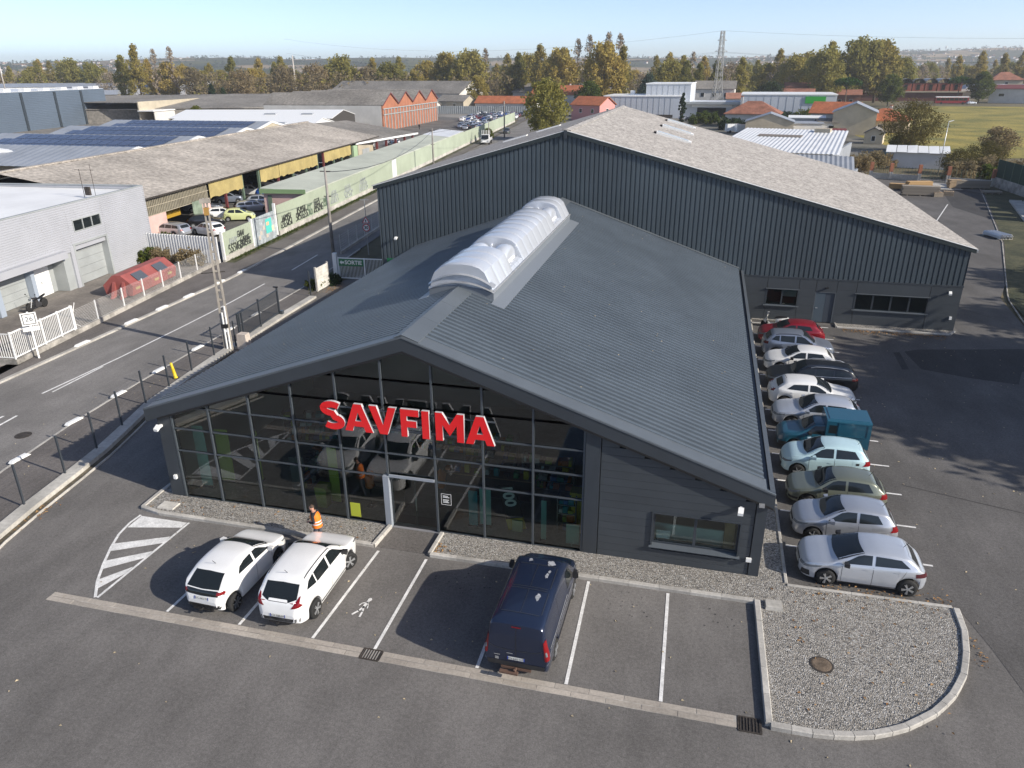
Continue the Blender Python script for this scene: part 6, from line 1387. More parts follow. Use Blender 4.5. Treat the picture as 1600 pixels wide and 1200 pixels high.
MB().box(0,.15,-.15,.1,.3,2.9).build('white_post', A['wht'], gw)
# graffiti letters: bold strokes standing a few millimetres off the sheets
random.seed(21)
def tagword(x0, nl, z0, h, mat, slant=.15):
    for i in range(nl):
        m = MB(); bx = x0+i*h*.62
        strokes = random.choice([[(0,0),(.1,.8),(.6,.9),(.55,.5),(.05,.5),(.6,0)],[(.6,.9),(.1,1),(0,.6),(.55,.45),(.5,.05),(0,0)],[(0,1),(.3,0),(.6,1)],[(0,0),(.3,1),(.6,0),(.1,.4),(.5,.4)],[(.6,1),(0,.9),(0,.1),(.6,0),(.6,.45),(.3,.45)]])
        for a, b in zip(strokes[:-1], strokes[1:]):
            p, q = Vector((bx+(a[0]+a[1]*slant)*h*.8,-.075,z0+a[1]*h)), Vector((bx+(b[0]+b[1]*slant)*h*.8,-.075,z0+b[1]*h))
            m.bar(p,q,.02,h*random.uniform(.1,.2),0,(0,0,1)) if abs((q-p).normalized().z) < .9 else m.bar(p,q,h*.17,.02)
        m.build('graffiti', mat, gw)
for y, nl, z0, h, mat in ((38.0,6,.7,.75,MT['graf']),(38.3,5,1.5,.5,MT['graf2']),(40.3,6,.75,.6,MT['graf']),(40.5,6,1.2,.5,MT['graf']),(40.0,4,1.8,.55,MT['graf']),(49.6,7,.75,.7,MT['graf']),(50,6,1.4,.65,MT['graf']),(53.6,7,.8,.8,MT['graf']),(54,6,1.5,.7,MT['graf']),(57,2,.8,1.2,MT['gsteel']),(58.9,6,.8,.8,MT['graf']),(59.2,4,1.6,.7,MT['graf']),(62.0,2,1.0,1.0,MT['gsteel']),(64.5,5,.9,.9,MT['graf2']),(64.9,4,1.7,.7,MT['graf2']),(69.3,6,.8,.9,MT['graf2']),(69.8,5,1.6,.8,MT['graf2']),(75.5,6,.8,1.0,MT['graf2']),(76,5,1.7,.8,MT['graf2'])): tagword(gl(y), nl, z0, h, mat)
MB().box(gl(93)-1.2,gl(93)+1.2,-.075,-.066,.62,3.28).build('pale_panel', MT['sheetw'], gw)
# grey sheet gate with posters between the white posts
gg = thing('sheet_gate', 'grey sheet gate with pasted turquoise poster in the green wall', 'gate', gpt(43.1), gang)
MB().box(.05,gl(48.4)-gl(43.1),-.04,.04,.1,2.9).build('leaf', M('scuffed_grey_sheet', (.36,.40,.42), .6, var=(1.2,.25), fine=(4,.2)), gg)
po = MB().box(3.0,4.4,-.06,-.045,.9,2.35).build('poster', M('turquoise_paper', (.10,.55,.48), .7), gg); MB().box(3.15,3.75,-.07,-.062,1.7,2.05).build('poster_shape', M('peach_paper', (.75,.45,.28), .7), po); MB().box(4.3,4.85,-.075,-.064,.95,1.5).build('poster_shape', M('cream_paper', (.7,.62,.45), .7), po)
for x, z in ((1.6,1.0),(2.3,1.4),(2.9,.5),(1.2,.6)): MB().box(x,x+.5,-.05,-.042,z,z+.4).build('torn_paper', M('torn_paper' if 'torn_paper' not in bpy.data.materials else 'torn_paper_b', (.5,.46,.4), .8), gg)
# long green-roofed lean-to with pink end
lt = thing('green_roof_store', 'long low store with pale green roof and pink end wall behind the green wall', 'store', gpt(57.3), gang)
LL = gl(150)-gl(57.3)
MB().hexa([(0,.1,3.25),(LL,.1,3.25),(LL,5.6,3.75),(0,5.6,3.75),(0,.1,3.4),(LL,.1,3.4),(LL,5.6,3.9),(0,5.6,3.9)]).build('roof', MT['groof'], lt)
MB().hexa([(LL*.83,.05,3.41),(LL,.05,3.41),(LL,5.65,3.91),(LL*.83,5.65,3.91),(LL*.83,.05,3.43),(LL,.05,3.43),(LL,5.65,3.93),(LL*.83,5.65,3.93)]).build('pale_roof_part', MT['sheetw'], lt)
MB().box(.3,.5,.3,5.4,0,3.3).box(.5,LL-.3,5.2,5.4,0,3.5).build('wall', MT['pink'], lt); MB().box(-.06,.0,.05,5.7,3.25,3.75).build('fascia', M('green_fascia', (.22,.33,.16), .7), lt)
MB().box(.22,.3,4.4,4.9,0,3.0).build('door', MT['gsteel'], lt)
# ---- scrapyard shed
SO = Vector((-36.05,45.1,0)); sa = math.atan2(1,-.1)
sd_ = thing('scrapyard_shed', 'long open scrapyard shed with lichen grey roof and yellow sheet front', 'shed', SO, sa)
SLn = 78; n = 16
for k in range(n):
    x0, x1 = -3+(SLn+3)*k/n, -3+(SLn+3)*(k+1)/n
    m = MB(); q = 10
    m.grid([[(lerp(x0,x1,i/q), -.5, 4.35+(.03 if i%2 else -.03)) for i in range(q+1)],[(lerp(x0,x1,i/q), 14.2, 7.0+(.03 if i%2 else -.03)) for i in range(q+1)]]); m.build('roof_sheet', MT['fibre2'], sd_)
    m = MB(); m.grid([[(lerp(x0,x1,i/q), 14.2, 7.0) for i in range(q+1)],[(lerp(x0,x1,i/q), 24, 4.9) for i in range(q+1)]]); m.build('roof_sheet', MT['fibre2'], sd_)
MB().box(-3,SLn,13.9,14.5,6.98,7.12).build('ridge', MT['fibre2'], sd_); MB().box(-3,SLn,23.6,23.8,0,4.8).box(-3,-2.8,.2,23.6,0,4.6).build('rear_wall', MT['ind'], sd_)
MB().box(-3,SLn,-.52,-.44,4.2,4.36).build('gutter', A['iron'], sd_)
# truss-glazed first bays
for i in range(44):
    x = -1.5+i*.31; MB().box(x-.02,x+.02,-.05,.02,2.45,4.2).build('glazing_bar', MT['cream'], sd_)
MB().box(-2.8,12.2,.04,.08,2.4,4.25).build('dirty_glazing', M('dirty_glass', (.12,.115,.09), .5, var=(1,.4)), sd_)
for z in (2.4,3.3,4.2): MB().box(-2.8,12.2,-.08,-.05,z-.03,z+.03).build('rail', MT['cream'], sd_)
MB().box(-2.8,3.0,-.02,.2,0,2.38).build('pink_wall', MT['pink'], sd_); MB().box(10.4,12.3,-.02,.2,0,2.38).build('pink_wall', MT['pink'], sd_)
MB().box(8.3,10.3,-.1,-.02,0,2.5).build('green_door', M('faded_green_door', (.20,.25,.19), .8, var=(2,.25)), sd_)
MB().box(3.2,8.2,1.5,1.6,1.1,2.4).build('yellow_inside', M('ochre_inside', (.4,.24,.02), .8), sd_)
for a, b in ((12.4,20.9),(26.0,32),(32.1,46.5),(49.5,62.3)): 
    m = MB(); q = int((b-a)/.5); zb = [2.35+random.uniform(-.12,.12) for _ in range(q+1)]
    m.grid([[(lerp(a,b,i/q),-.1-(.03 if i%2 else 0),zb[i]) for i in range(q+1)],[(lerp(a,b,i/q),-.1-(.03 if i%2 else 0),4.22) for i in range(q+1)]]); m.build('yellow_sheet', MT['yellow'], sd_)
for i, x in enumerate((16.4,21,25.8,31.8,37,42,46.7,49.4,54,58,62.4)): MB().box(x-.14,x+.14,-.05,.23,0,4.2).build('column', MT['maroon'] if i in (0,3,7) else MT['gsteel'], sd_)
for x in (30,45,60): MB().box(x-.12,x+.12,9,9.25,0,6).build('column', MT['maroon'], sd_)
# second lower canopy with white fascia, and small cream block
s2 = thing('yard_canopy', 'lower grey canopy roof with white fascia and maroon columns past the shed', 'canopy', SO+Vector((-.1*62,62,0)), sa)
MB().hexa([(3,0,4.0),(32,-4,3.7),(32,12,6.2),(3,14,6.9),(3,0,4.12),(32,-4,3.82),(32,12,6.32),(3,14,7.02)]).build('roof', MT['fibre3'], s2); MB().hexa([(3,-.2,3.8),(32,-4.2,3.5),(32,-4,3.5),(3,0,3.8),(3,-.2,4.13),(32,-4.2,3.83),(32,-4,3.83),(3,0,4.13)]).build('fascia', A['wht'], s2)
for f in (.35,.5,.66,.82,.97): MB().box(3+28*f-.2,3+28*f+.2,-4*f+.3,-4*f+.7,0,3.6).build('column', MT['maroon'], s2)
cb = thing('cream_block', 'small cream hut with a grey shutter under the yard canopy', 'hut', SO+Vector((-.1*64-.4,66,0)), sa)
MB().box(0,9,-.3,4,0,3.6).build('wall', MT['cream'], cb); MB().box(2.2,6.2,-.36,-.3,0,2.7).build('shutter', MT['lgrey2'], cb)
MB().box(-2.2,-.1,-.2,.2,.9,3.7).build('green_panel', M('mint_green_panel', (.33,.45,.28), .8), cb)
# ---- solar-roofed halls behind: ridges run away from the road
ROWS = [(67.9,-54.6,-92),(85.6,-57.7,-96),(103.6,-60.5,-99),(121.5,-66,-104)]
for i, (yr, xr, xl) in enumerate(ROWS):
    t = thing('solar_hall', ['nearest','second','third','farthest'][i]+' of the low halls with solar panels on the roof', 'industrial hall', (xr,yr,0), R(0), 'solar roofed halls')
    Wd = xl-xr; hz, ez, hw = 7.0, 5.2, 8.7
    for sd in (-1,1):
        m = MB(); q = 60; m.grid([[(Wd*j/q,0,hz+(.04 if j%2 else 0)) for j in range(q+1)],[(Wd*j/q,sd*hw,ez+(.04 if j%2 else 0)) for j in range(q+1)]]); m.build('roof_slope', MT['zinc'], t)
    MB().ext([(-hw,0),(hw,0),(hw,ez-.05),(0,hz-.05),(-hw,ez-.05)],'x',-.3,-.1).build('gable_wall', MT['cream'], t)
    for sd in (-1,1): MB().hexa([(-.35,0,hz-.25),(-.35,sd*hw,ez-.25),(.0,sd*hw,ez-.25),(.0,0,hz-.25),(-.35,0,hz+.08),(-.35,sd*hw,ez+.08),(.0,sd*hw,ez+.08),(.0,0,hz+.08)]).build('verge', A['wht'], t)
    if i == 0: MB().box(-26,-24,-5,-2.5,5.9,6.6).build('roof_box', MT['sheetw'], t); continue
    pme2 = None
    for a in range(16):
        for b in range(3):
            x0 = -3.2-a*1.98; f0, f1 = .07+b*.29, .07+(b+1)*.29-.02
            if a == 15 and b == 0: continue
            z = lambda f: lerp(hz,ez,f)+.13
            MB().face((x0,-hw*f0,z(f0)),(x0-1.86,-hw*f0,z(f0)),(x0-1.86,-hw*f1,z(f1)),(x0,-hw*f1,z(f1))).build('solar_panel', MT['solar'], t)
wg = thing('white_gable_hall', 'beige hall with broad white gable verge at the left edge before the solar roofs', 'industrial hall', (-76,64,0), R(18))
MB().ext([(-16,0),(16,0),(16,4.3),(0,6.6),(-16,4.3)],'y',0,.3).build('wall', MT['cream'], wg)
for sd in (-1,1): MB().hexa([(0,-.3,6.5),(sd*16.5,-.3,4.2),(sd*16.5,1.2,4.2),(0,1.2,6.5),(0,-.3,6.9),(sd*16.5,-.3,4.6),(sd*16.5,1.2,4.6),(0,1.2,6.9)]).build('verge', A['wht'], wg); MB().hexa([(0,1.2,6.7),(sd*16.5,1.2,4.4),(sd*16.5,5,4.4),(0,5,6.7),(0,1.2,6.8),(sd*16.5,1.2,4.5),(sd*16.5,5,4.5),(0,5,6.8)]).build('roof_slope', MT['zinc'], wg)
MB().box(3,4.5,-.05,0,4.0,5.2).build('vent', MT['lgrey2'], wg); MB().box(10,10.3,-.1,0,0,4.6).build('drain_pipe', A['iron'], wg)
zr = thing('zinc_lean_to', 'small grey ribbed roof behind the grey unit at the left edge', 'lean-to', (-48,30,0), R(5)); m = MB(); m.grid([[(x*.35,0,5.2+(.08 if x%2 else 0)) for x in range(-40,41)],[(x*.35,5,6.3+(.08 if x%2 else 0)) for x in range(-40,41)]]); m.build('roof', MT['zinc'], zr); MB().box(-13.5,13.5,4.5,4.8,0,6.1).build('wall', MT['cream'], zr); MB().hexa([(-14,-.3,0),(14,-.3,0),(14,0,0),(-14,0,0),(-14,-.3,5.1),(14,-.3,5.1),(14,0,5.1),(-14,0,5.1)]).build('wall', MT['cream'], zr)
# slate blue box store
db = thing('slate_box_store', 'big slate blue windowless store with dark pilasters on the far left', 'warehouse', (-179,161,0), math.atan2(57,-10))
m = MB(); wall_ribs(m, (-60,0,0), (58,0,0), 0, 11.1, 22, .06, (0,-1,0)); m.build('cladding', MT['darkbox'], db); MB().box(-60,58,.1,40,0,11.0).build('wall', MT['darkbox'], db); MB().box(-60,58,.1,40,11.02,11.2).build('roof', MT['sheetw'], db)
for x in (14,30,44,-2): MB().box(x-.5,x+.5,-.3,-.05,0,10.8).build('pilaster', M('dark_pilaster', (.03,.04,.05), .6) if x == 14 else bpy.data.materials['dark_pilaster'], db)
for x in range(-55,55,9): MB().box(x,x+3,.5,2.5,11.2,12.0).build('roof_vent', MT['sheetw'], db)
# ================================================================ MIDDLE DISTANCE: WORKSHOPS, CAR LOT, HOUSES
def gable(name, label, cat, loc, rz, lx, ly, h, rise, wallm, roofm, ov=.4, wins=(), chim=None, group=None, ridge='x', door=None, hip=False):
    """house with a ridge along local x; windows are (face, u, z, w, h)"""
    t = thing(name, label, cat, loc, rz, group); a, b = lx/2, ly/2
    w_ = MB().ext([(-b,0),(b,0),(b,h),(0,h+rise),(-b,h)] if not hip else [(-b,0),(b,0),(b,h),(-b,h)],'x',-a,a).build('wall', wallm, t)
    s = rise/b; A2 = a+ov; 
    if hip:
        hx = max(.1, a-b)
        P = [(-A2,-b-ov,h-s*ov),(A2,-b-ov,h-s*ov),(A2,b+ov,h-s*ov),(-A2,b+ov,h-s*ov),(-hx,0,h+rise),(hx,0,h+rise)]
        MB().add([(x,y,z+.05) for x,y,z in P]+[(x,y,z-.12) for x,y,z in P[:4]], [(0,1,5,4),(2,3,4,5),(1,2,5),(3,0,4),(9,8,7,6),(0,6,7,1),(1,7,8,2),(2,8,9,3),(3,9,6,0)]).build('roof', roofm, t)
    else:
        for sd in (-1,1):
            o = MB().hexa([(-A2,0,h+rise),(A2,0,h+rise),(A2,sd*(b+ov),h-s*ov),(-A2,sd*(b+ov),h-s*ov),(-A2,0,h+rise+.18),(A2,0,h+rise+.18),(A2,sd*(b+ov),h-s*ov+.18),(-A2,sd*(b+ov),h-s*ov+.18)]).build('roof', roofm, t)
    for f, u, z, ww, hh in wins:
        if f in 'SN': sg = -1 if f == 'S' else 1; m = MB().box(u-ww/2,u+ww/2,sg*b-.06,sg*b+.06,z,z+hh); g_ = MB().box(u-ww/2+.08,u+ww/2-.08,sg*b-.08,sg*b+.08,z+.08,z+hh-.08)
        else: sg = 1 if f == 'E' else -1; m = MB().box(sg*a-.06,sg*a+.06,u-ww/2,u+ww/2,z,z+hh); g_ = MB().box(sg*a-.08,sg*a+.08,u-ww/2+.08,u+ww/2-.08,z+.08,z+hh-.08)
        o = m.build('window', A['wht'], t); g_.build('pane', CG, o)
    if chim: x, y, hh = chim; c_ = MB().box(x-.35,x+.35,y-.35,y+.35,h,h+rise+hh).build('chimney', MT['render'], t); MB().box(x-.42,x+.42,y-.42,y+.42,h+rise+hh,h+rise+hh+.15).build('cap', MT['tile'], c_)
    return t
# saw-roofed brick workshop
bk = thing('brick_workshop', 'orange brick workshop with four gables and steel braces by the car lot', 'workshop', (-71.7,191.5,0), math.atan2(51,-1.1))
LBk = 51.0
for k in range(4):
    x0, x1 = LBk*k/4, LBk*(k+1)/4; xm = (x0+x1)/2
    MB().ext([(x0+.05,0),(x1-.05,0),(x1-.05,7.0),(xm,10.2),(x0+.05,7.0)],'y',0,.4).build('gable_wall', MT['brick'], bk)
    for sd in (-1,1):
        xe = xm+sd*(x1-x0)/2
        MB().hexa([(xm,-.3,10.25),(xe,-.3,7.05),(xe,38,7.05),(xm,38,10.25),(xm,-.3,10.45),(xe,-.3,7.2),(xe,38,7.2),(xm,38,10.45)]).build('roof_slope', MT['fibre3'], bk)
        MB().hexa([(xm,-.4,10.2),(xe,-.4,7.0),(xe,-.3,7.0),(xm,-.3,10.2),(xm,-.4,10.5),(xe,-.4,7.3),(xe,-.3,7.3),(xm,-.4,10.5)]).build('verge', MT['maroon'], bk)
    for i in range(5): MB().box(x0+1+i*2.6,x0+1.35+i*2.6,-.25,-.02,0,6.2).build('steel_brace', MT['lgrey2'], bk)
for z in (4.4,6.0): MB().box(0,LBk,-.32,-.26,z,z+.25).build('steel_rail', MT['lgrey2'], bk)
MB().box(0,.4,.4,38,0,7.0).build('side_wall', MT['render'], bk); MB().box(LBk-.4,LBk,.4,38,0,7).build('side_wall', MT['brick'], bk)
# white low halls in front of it
for k, (y, x, wd, lab) in enumerate(((136,-62,34,'white roofed hall behind the scrapyard shed, nearer of two'),(171,-74,44,'white roofed hall with a dark open gable beside the brick workshop'))):
    t = thing('white_hall', lab, 'industrial hall', (x,y,0), R(8)); hw, ez, hz = 10, 5.2, 6.8
    for sd in (-1,1): MB().hexa([(0,0,hz),(0,sd*hw,ez),(-wd,sd*hw,ez),(-wd,0,hz),(0,0,hz+.12),(0,sd*hw,ez+.12),(-wd,sd*hw,ez+.12),(-wd,0,hz+.12)]).build('roof_slope', A['wht'], t)
    MB().ext([(-hw,0),(hw,0),(hw,ez),(0,hz),(-hw,ez)],'x',-.5,-.2).build('gable_wall', A['wht'] if k == 0 else MT['ind'], t)
    MB().ext([(-hw,0),(hw,0),(hw,ez),(0,hz),(-hw,ez)],'x',-wd+.2,-wd+.5).build('gable_wall', MT['cream'], t)
    for x_ in (-8,-18): MB().box(x_-1.5,x_+1.5,-6,-4.5,6.0,6.3).build('rooflight', MT['zinc'], t)
# far left: long brown roofs, beige wall, pale stores
br = thing('brown_roof_store', 'broad brown fibre roof beyond the slate blue store', 'warehouse', (-170,228,0), R(26)); MB().hexa([(-40,-14,4.5),(40,-14,4.5),(40,22,8),(-40,22,8),(-40,-14,4.7),(40,-14,4.7),(40,22,8.2),(-40,22,8.2)]).build('roof', MT['fibre3'], br); MB().box(-40,40,-13.6,-13.2,0,4.4).box(39.4,39.8,-13.2,21.5,0,4.4).build('wall', MT['fibre3'], br)
bw_ = thing('beige_parapet_store', 'long beige parapet wall with white strip below, left of the mast', 'warehouse', (-166,206,0), math.atan2(96,-4)); MB().box(0,96,0,.4,0,7.2).build('wall', MT['cream'], bw_); MB().box(-1,97,-6,0,4.2,4.5).build('white_roof', A['wht'], bw_); MB().box(0,96,.4,22,6.8,7.0).build('roof', MT['fibre3'], bw_)
MB().box(0,96,-5.6,-5.3,0,4.1).build('wall', MT['render'], bw_)
for i, (x, y, lx, ly, h, rz, lab, wm, rm2) in enumerate(((-330,420,95,40,8,.45,'pale blue grey store on the left skyline in front of the trees',MT['lgrey'],MT['zinc']),(-270,430,70,40,9,.45,'long white roofed store beneath the poplars on the left',MT['lgrey'],A['wht']),(-420,400,90,40,8,.5,'grey store with white front far on the left',A['wht'],MT['zinc']),(-300,310,60,20,6,.6,'low store with flat roof behind the slate blue box',MT['cream'],MT['zinc']))):
    t = thing('far_store', lab, 'warehouse', (x,y,0), rz); MB().box(-lx/2,lx/2,-ly/2,ly/2,0,h).build('wall', wm, t); MB().ext([(-ly/2-.5,h),(ly/2+.5,h),(0,h+2)],'x',-lx/2-.5,lx/2+.5).build('roof', rm2, t)
    for k in range(4): MB().box(-lx/2+8+k*lx/4.6,-lx/2+13+k*lx/4.6,-ly/2-.2,-ly/2,.2,4.5).build('loading_door', MT['lgrey2'], t)
gable('barn', 'white gabled barn with long grey roof behind the brick workshop', 'barn', (-125,345,0), R(-12), 74, 24, 6.5, 5, MT['render'], MT['fibre3'], .6, [('E',-6,2,2,2.5),('E',-2,2,2,2.5),('E',2,2,2,2.5),('E',6,2,2,2.5),('S',28,2,3,2),('S',18,2,3,2)])
gable('house', 'cream house with grey roof and red shutter beside the car lot fence', 'house', (-86,305,0), R(-14), 13, 10, 4.2, 2.2, MT['cream'], MT['fibre3'], .5, [('S',2,.8,1.6,2.4),('S',-3,.8,2,1.6),('E',0,1,1.4,1.4)])
gable('house', 'small grey roofed outhouse left of the cream house', 'outhouse', (-97,296,0), R(-14), 10, 8, 3.0, 1.8, MT['render'], MT['fibre3'], .5, [('S',2,.8,1.6,1.4)])
gable('house', 'long white house with orange tiled roof behind the car lot fence', 'house', (-63,305,0), R(-6), 26, 9, 3.6, 2.4, MT['render'], MT['tile'], .6, [('S',u,.9,2.2,1.5) for u in (-9,-4,2,8)]+[('E',-1,1,1,1.4),('E',1.5,1,1,1.4)], (10,1,.6))
gable('house', 'white house with large orange roof behind the long tiled house', 'house', (-48,345,0), R(-10), 24, 12, 6.0, 3.4, MT['render'], MT['tile'], .7, [('E',0,2,1.6,1.6),('S',-5,2,1.6,1.4),('S',3,2,1.6,1.4)], (4,2,.8))
gable('hall', 'long hall with dark grey roof behind the orange roofed houses', 'hall', (-52,395,0), R(-8), 58, 18, 5.5, 4.0, MT['render'], MT['fibre3'], .8, [('E',0,5,2,2)]+[('S',u,1.5,2,2) for u in (-20,-12,-4,4,12,20)])
gable('house', 'pink house with orange roof beside the warehouse ridge', 'house', (-19,252,0), R(-28), 12, 9, 5.2, 2.4, M('rose_render',(.55,.26,.24),.9), MT['tile'], .5, [('E',0,2.5,1.4,1.4),('S',-2,2.5,1.2,1.4),('S',3,2.5,1.2,1.4)])
# fence of the car lot
sheet_fence('lot_fence', 'grey sheet fence closing the far end of the car lot', (-90,283,0), (-47,282,0), 3.0, 1.2, MT['lgrey2'], .12)
# ---- far cars: one light mesh per kind, coloured per car
def far_mesh(spec, wheels=True):
    sh = dict(spec['shape']); sh['ds'] = .22; C = Car(**sh); m = C.body(); m.m = [0]*len(m.f)
    def put(p): m.add([tuple(v) for v in p.v], p.f, 1)
    g = spec['glass']; s0, s1, y0, y1, bow = g['ws']
    put(C.patch([(s0,-y0),(s0,y0)], [(s1,-y1),(s1,y1)], 'top', 4, 2, .012))
    if 'rw' in g: put(C.patch(*g['rw'], 'rear', 4, 2, .012))
    for lo, hi in g['side']:
        for sd in (-1,1): put(C.patch(lo, hi, 'side', 4, 1, .012, sd))
    for q in C.wh:
        for sd in (-1,1): m.lathe([(C.wr,-.1),(C.wr,.1)], (C.L/2-q, sd*(C.W/2-.1), C.wr), n=10, ax='y', mi=2); m.lathe([(C.wr*.6,0),(C.wr*.6,.115*sd)], (C.L/2-q, sd*(C.W/2-.1), C.wr), n=8, ax='y', mi=3)
    for sd in (-1,1):
        p = C.patch([(sd*.5,.76),(sd*.76,.76)],[(sd*.54,.95),(sd*.72,.95)],'rear',2,1,.015); m.add([tuple(v) for v in p.v], p.f, 4)
        p = C.patch([(sd*.42,.62),(sd*.66,.62)],[(sd*.42,.72),(sd*.68,.72)],'front',2,1,.015); m.add([tuple(v) for v in p.v], p.f, 5)
    me = m.mesh('car', [CM['white'],CG,CT,CR,CRd,CL], True); me.set_sharp_from_angle(angle=R(40)); return me
FMS = [far_mesh(s_) for s_ in (S1,S2,S8,S10,S6)]
def far_car(x, y, rz, k, col, label, group, z=0.):
    o = obj('car', FMS[k], None, (x,y,z), rz); o.material_slots[0].link = 'OBJECT'; o.material_slots[0].material = CM[col]
    return tag(o, label, 'car', group)
far_car(-33.0,56.6,R(25),1,'lime','pale lime green hatchback parked before the scrapyard shed',None)
far_car(-34.7,62.3,R(40),2,'silver','silver estate car behind the lime green hatchback',None)
far_car(-36.2,66.8,R(30),4,'silver','silver saloon parked further along the scrapyard',None)
far_car(-38.2,72.5,R(20),3,'blue','bright blue car next to the pink store end wall',None)
far_car(-35.6,57.2,R(30),0,'white','white hatchback squeezed beside the lime green one',None)
far_car(-34.6,52.3,R(35),4,'black','black car by the green shed door behind the power pole',None)
far_car(-31.4,48.2,R(160),4,'white','white hatchback parked just behind the sheet fence',None)
far_car(-35.2,47.0,R(170),2,'silver','silver car with its roof above the sheet fence corner',None)
random.seed(5); k = 0; words = ['first','second','third','fourth','fifth','sixth','seventh','eighth','ninth','tenth','eleventh','twelfth','thirteenth','fourteenth','fifteenth','sixteenth']
for i in range(14):
    far_car(-41.0-.1*(i*3.6)-(i%2)*3.6, 61+i*3.4, R(20+random.uniform(-15,15)), random.randrange(5), random.choice(['black','dgrey','silver','white','blue','grey']), words[i]+' car standing inside the open scrapyard shed from the near end', 'cars inside the scrapyard shed')
cols = ['silver','grey','dgrey','black','white','pale','dgrey','silver','white','blue','maroon','beige','grey','silver']
pl_ = []
for r in range(15):
    y = 203+r*5.2
    for c in range(7):
        x = GW(y)-2.6-c*2.75
        lim_ = interp([(203,-53),(225,-57),(245,-65),(285,-73)], y)
        if x < lim_ or random.random() < .06: continue
        far_car(x+random.uniform(-.3,.3), y+random.uniform(-.5,.5), R(100+random.uniform(-12,12)+(180 if random.random() < .4 else 0)), random.randrange(5), random.choice(cols), 'used car in %s of the packed car lot, %s from the green wall' % ((words[r] if r < 16 else 'last')+' row', words[c]), 'cars in the used car lot')
# odds by the canopy
for i, (x, y, kk, c) in enumerate(((-54,142,3,'white'),(-50,146,4,'dgrey'),(-47,152,2,'maroon'),(-52,150,0,'white'))): far_car(x,y,R(110+20*i),kk,c,['white van-like car under the yard canopy edge','dark grey car behind the yard canopy columns','maroon car at the end of the yard canopy','small white car behind the yard canopy'][i],'cars by the yard canopy')
far_car(-34.2,190,R(-82),4,'dgrey','dark grey car driving on the road behind the white truck',None)
# white tipper truck
tk = thing('truck', 'white light truck with barred headboard coming along the road', 'truck', (-31.0,158,0), R(-82))
MB().hexa([(0.9,-1,.55),(2.6,-1,.55),(2.6,1,.55),(.9,1,.55),(.9,-.95,2.3),(2.0,-.9,2.3),(2.0,.9,2.3),(.9,.95,2.3)]).build('cab', CM['white'], tk); MB().hexa([(2.56,-.85,1.35),(2.62,-.85,1.3),(2.62,.85,1.3),(2.56,.85,1.35),(2.08,-.8,2.2),(2.12,-.8,2.2),(2.12,.8,2.2),(2.08,.8,2.2)]).build('windscreen', CG, tk)
MB().box(-3,.8,-1.05,1.05,.85,1.0).build('bed', CM['white'], tk); MB().box(.75,.85,-1.05,1.05,1.0,1.6).build('headboard', CM['white'], tk)
for i in range(6): MB().box(.75,.83,-1.0+i*.38,-.9+i*.38,2.3,3.2).build('bar', A['wht'], tk)
for x in (1.7,-1.9):
    for sd in (-1,1): MB().lathe([(.42,-.14),(.42,.14)], (x,sd*.88,.42), n=14, ax='y').build('wheel', CT, tk)
for sd in (-1,1): MB().box(2.6,2.64,sd*.75-.15,sd*.75+.15,.75,.98).build('headlight', CL, tk); MB().box(-2.9,.7,sd*1.03-.02,sd*1.03+.02,1.0,1.5).build('side_board', CM['white'], tk)
wp = thing('person', 'distant person in dark clothes walking before the brick workshop', 'person', (-63.5,199,0), R(90))
Vp = [(0,0,.95),(0,0,1.3),(0,0,1.5),(0,0,1.68),(.12,.1,.5),(.18,.1,.05),(-.1,-.1,.5),(-.2,-.1,.05),(0,.22,1.38),(.08,.27,1.1),(.18,.24,.9),(0,-.22,1.38),(-.1,-.27,1.1),(-.1,-.26,.88)]
skin_body('body', Vp, [(0,1),(1,2),(2,3),(0,4),(4,5),(0,6),(6,7),(1,8),(8,9),(9,10),(1,11),(11,12),(12,13)], [.15,.17,.07,.1,.08,.06,.08,.06,.07,.06,.05,.07,.06,.05], [A['black'],bpy.data.materials['skin']], lambda c: 1 if c.z > 1.53 else 0, wp, 1)
# ================================================================ RIGHT SIDE
# white profiled roof building behind the warehouse
wr2 = thing('white_ribbed_building', 'low building with white ribbed roof and grey sheet wall behind the warehouse', 'industrial building', (33,97,0), R(-16))
m = MB(); q = 56
m.grid([[(-13+19*i/q,1,4.9+(.08 if i%2 else 0)) for i in range(q+1)],[(-13+17*i/q,24,6.6+(.08 if i%2 else 0)) for i in range(q+1)]]); m.build('roof', MT['sheetw'], wr2)
m = MB(); m.grid([[(-4+13*i/40,-4.6,3.3+(.07 if i%2 else 0)) for i in range(41)],[(-5+13*i/40,.95,4.75+(.07 if i%2 else 0)) for i in range(41)]]); m.build('lean_to_roof', MT['zinc'], wr2); MB().box(-4,8.8,-4.4,-4.2,0,3.2).box(8.5,8.8,-4.2,.9,0,3.2).build('lean_to_wall', MT['zinc'], wr2)
MB().box(-13,6,.95,1.2,0,4.8).box(-13,-12.7,1.2,24,0,5).box(4.4,4.8,1.2,24,0,4.8).build('wall', MT['zinc'], wr2)
MB().hexa([(-9,15,5.9),(-2,15,5.9),(-2,17,6.1),(-9,17,6.1),(-9,15,6.05),(-2,15,6.05),(-2,17,6.22),(-9,17,6.22)]).build('rooflight', M('dirty_rooflight',(.2,.17,.14),.7), wr2)
MB().box(-1,1.5,21,23,6.3,7.0).build('roof_hatch', MT['cream'], wr2)
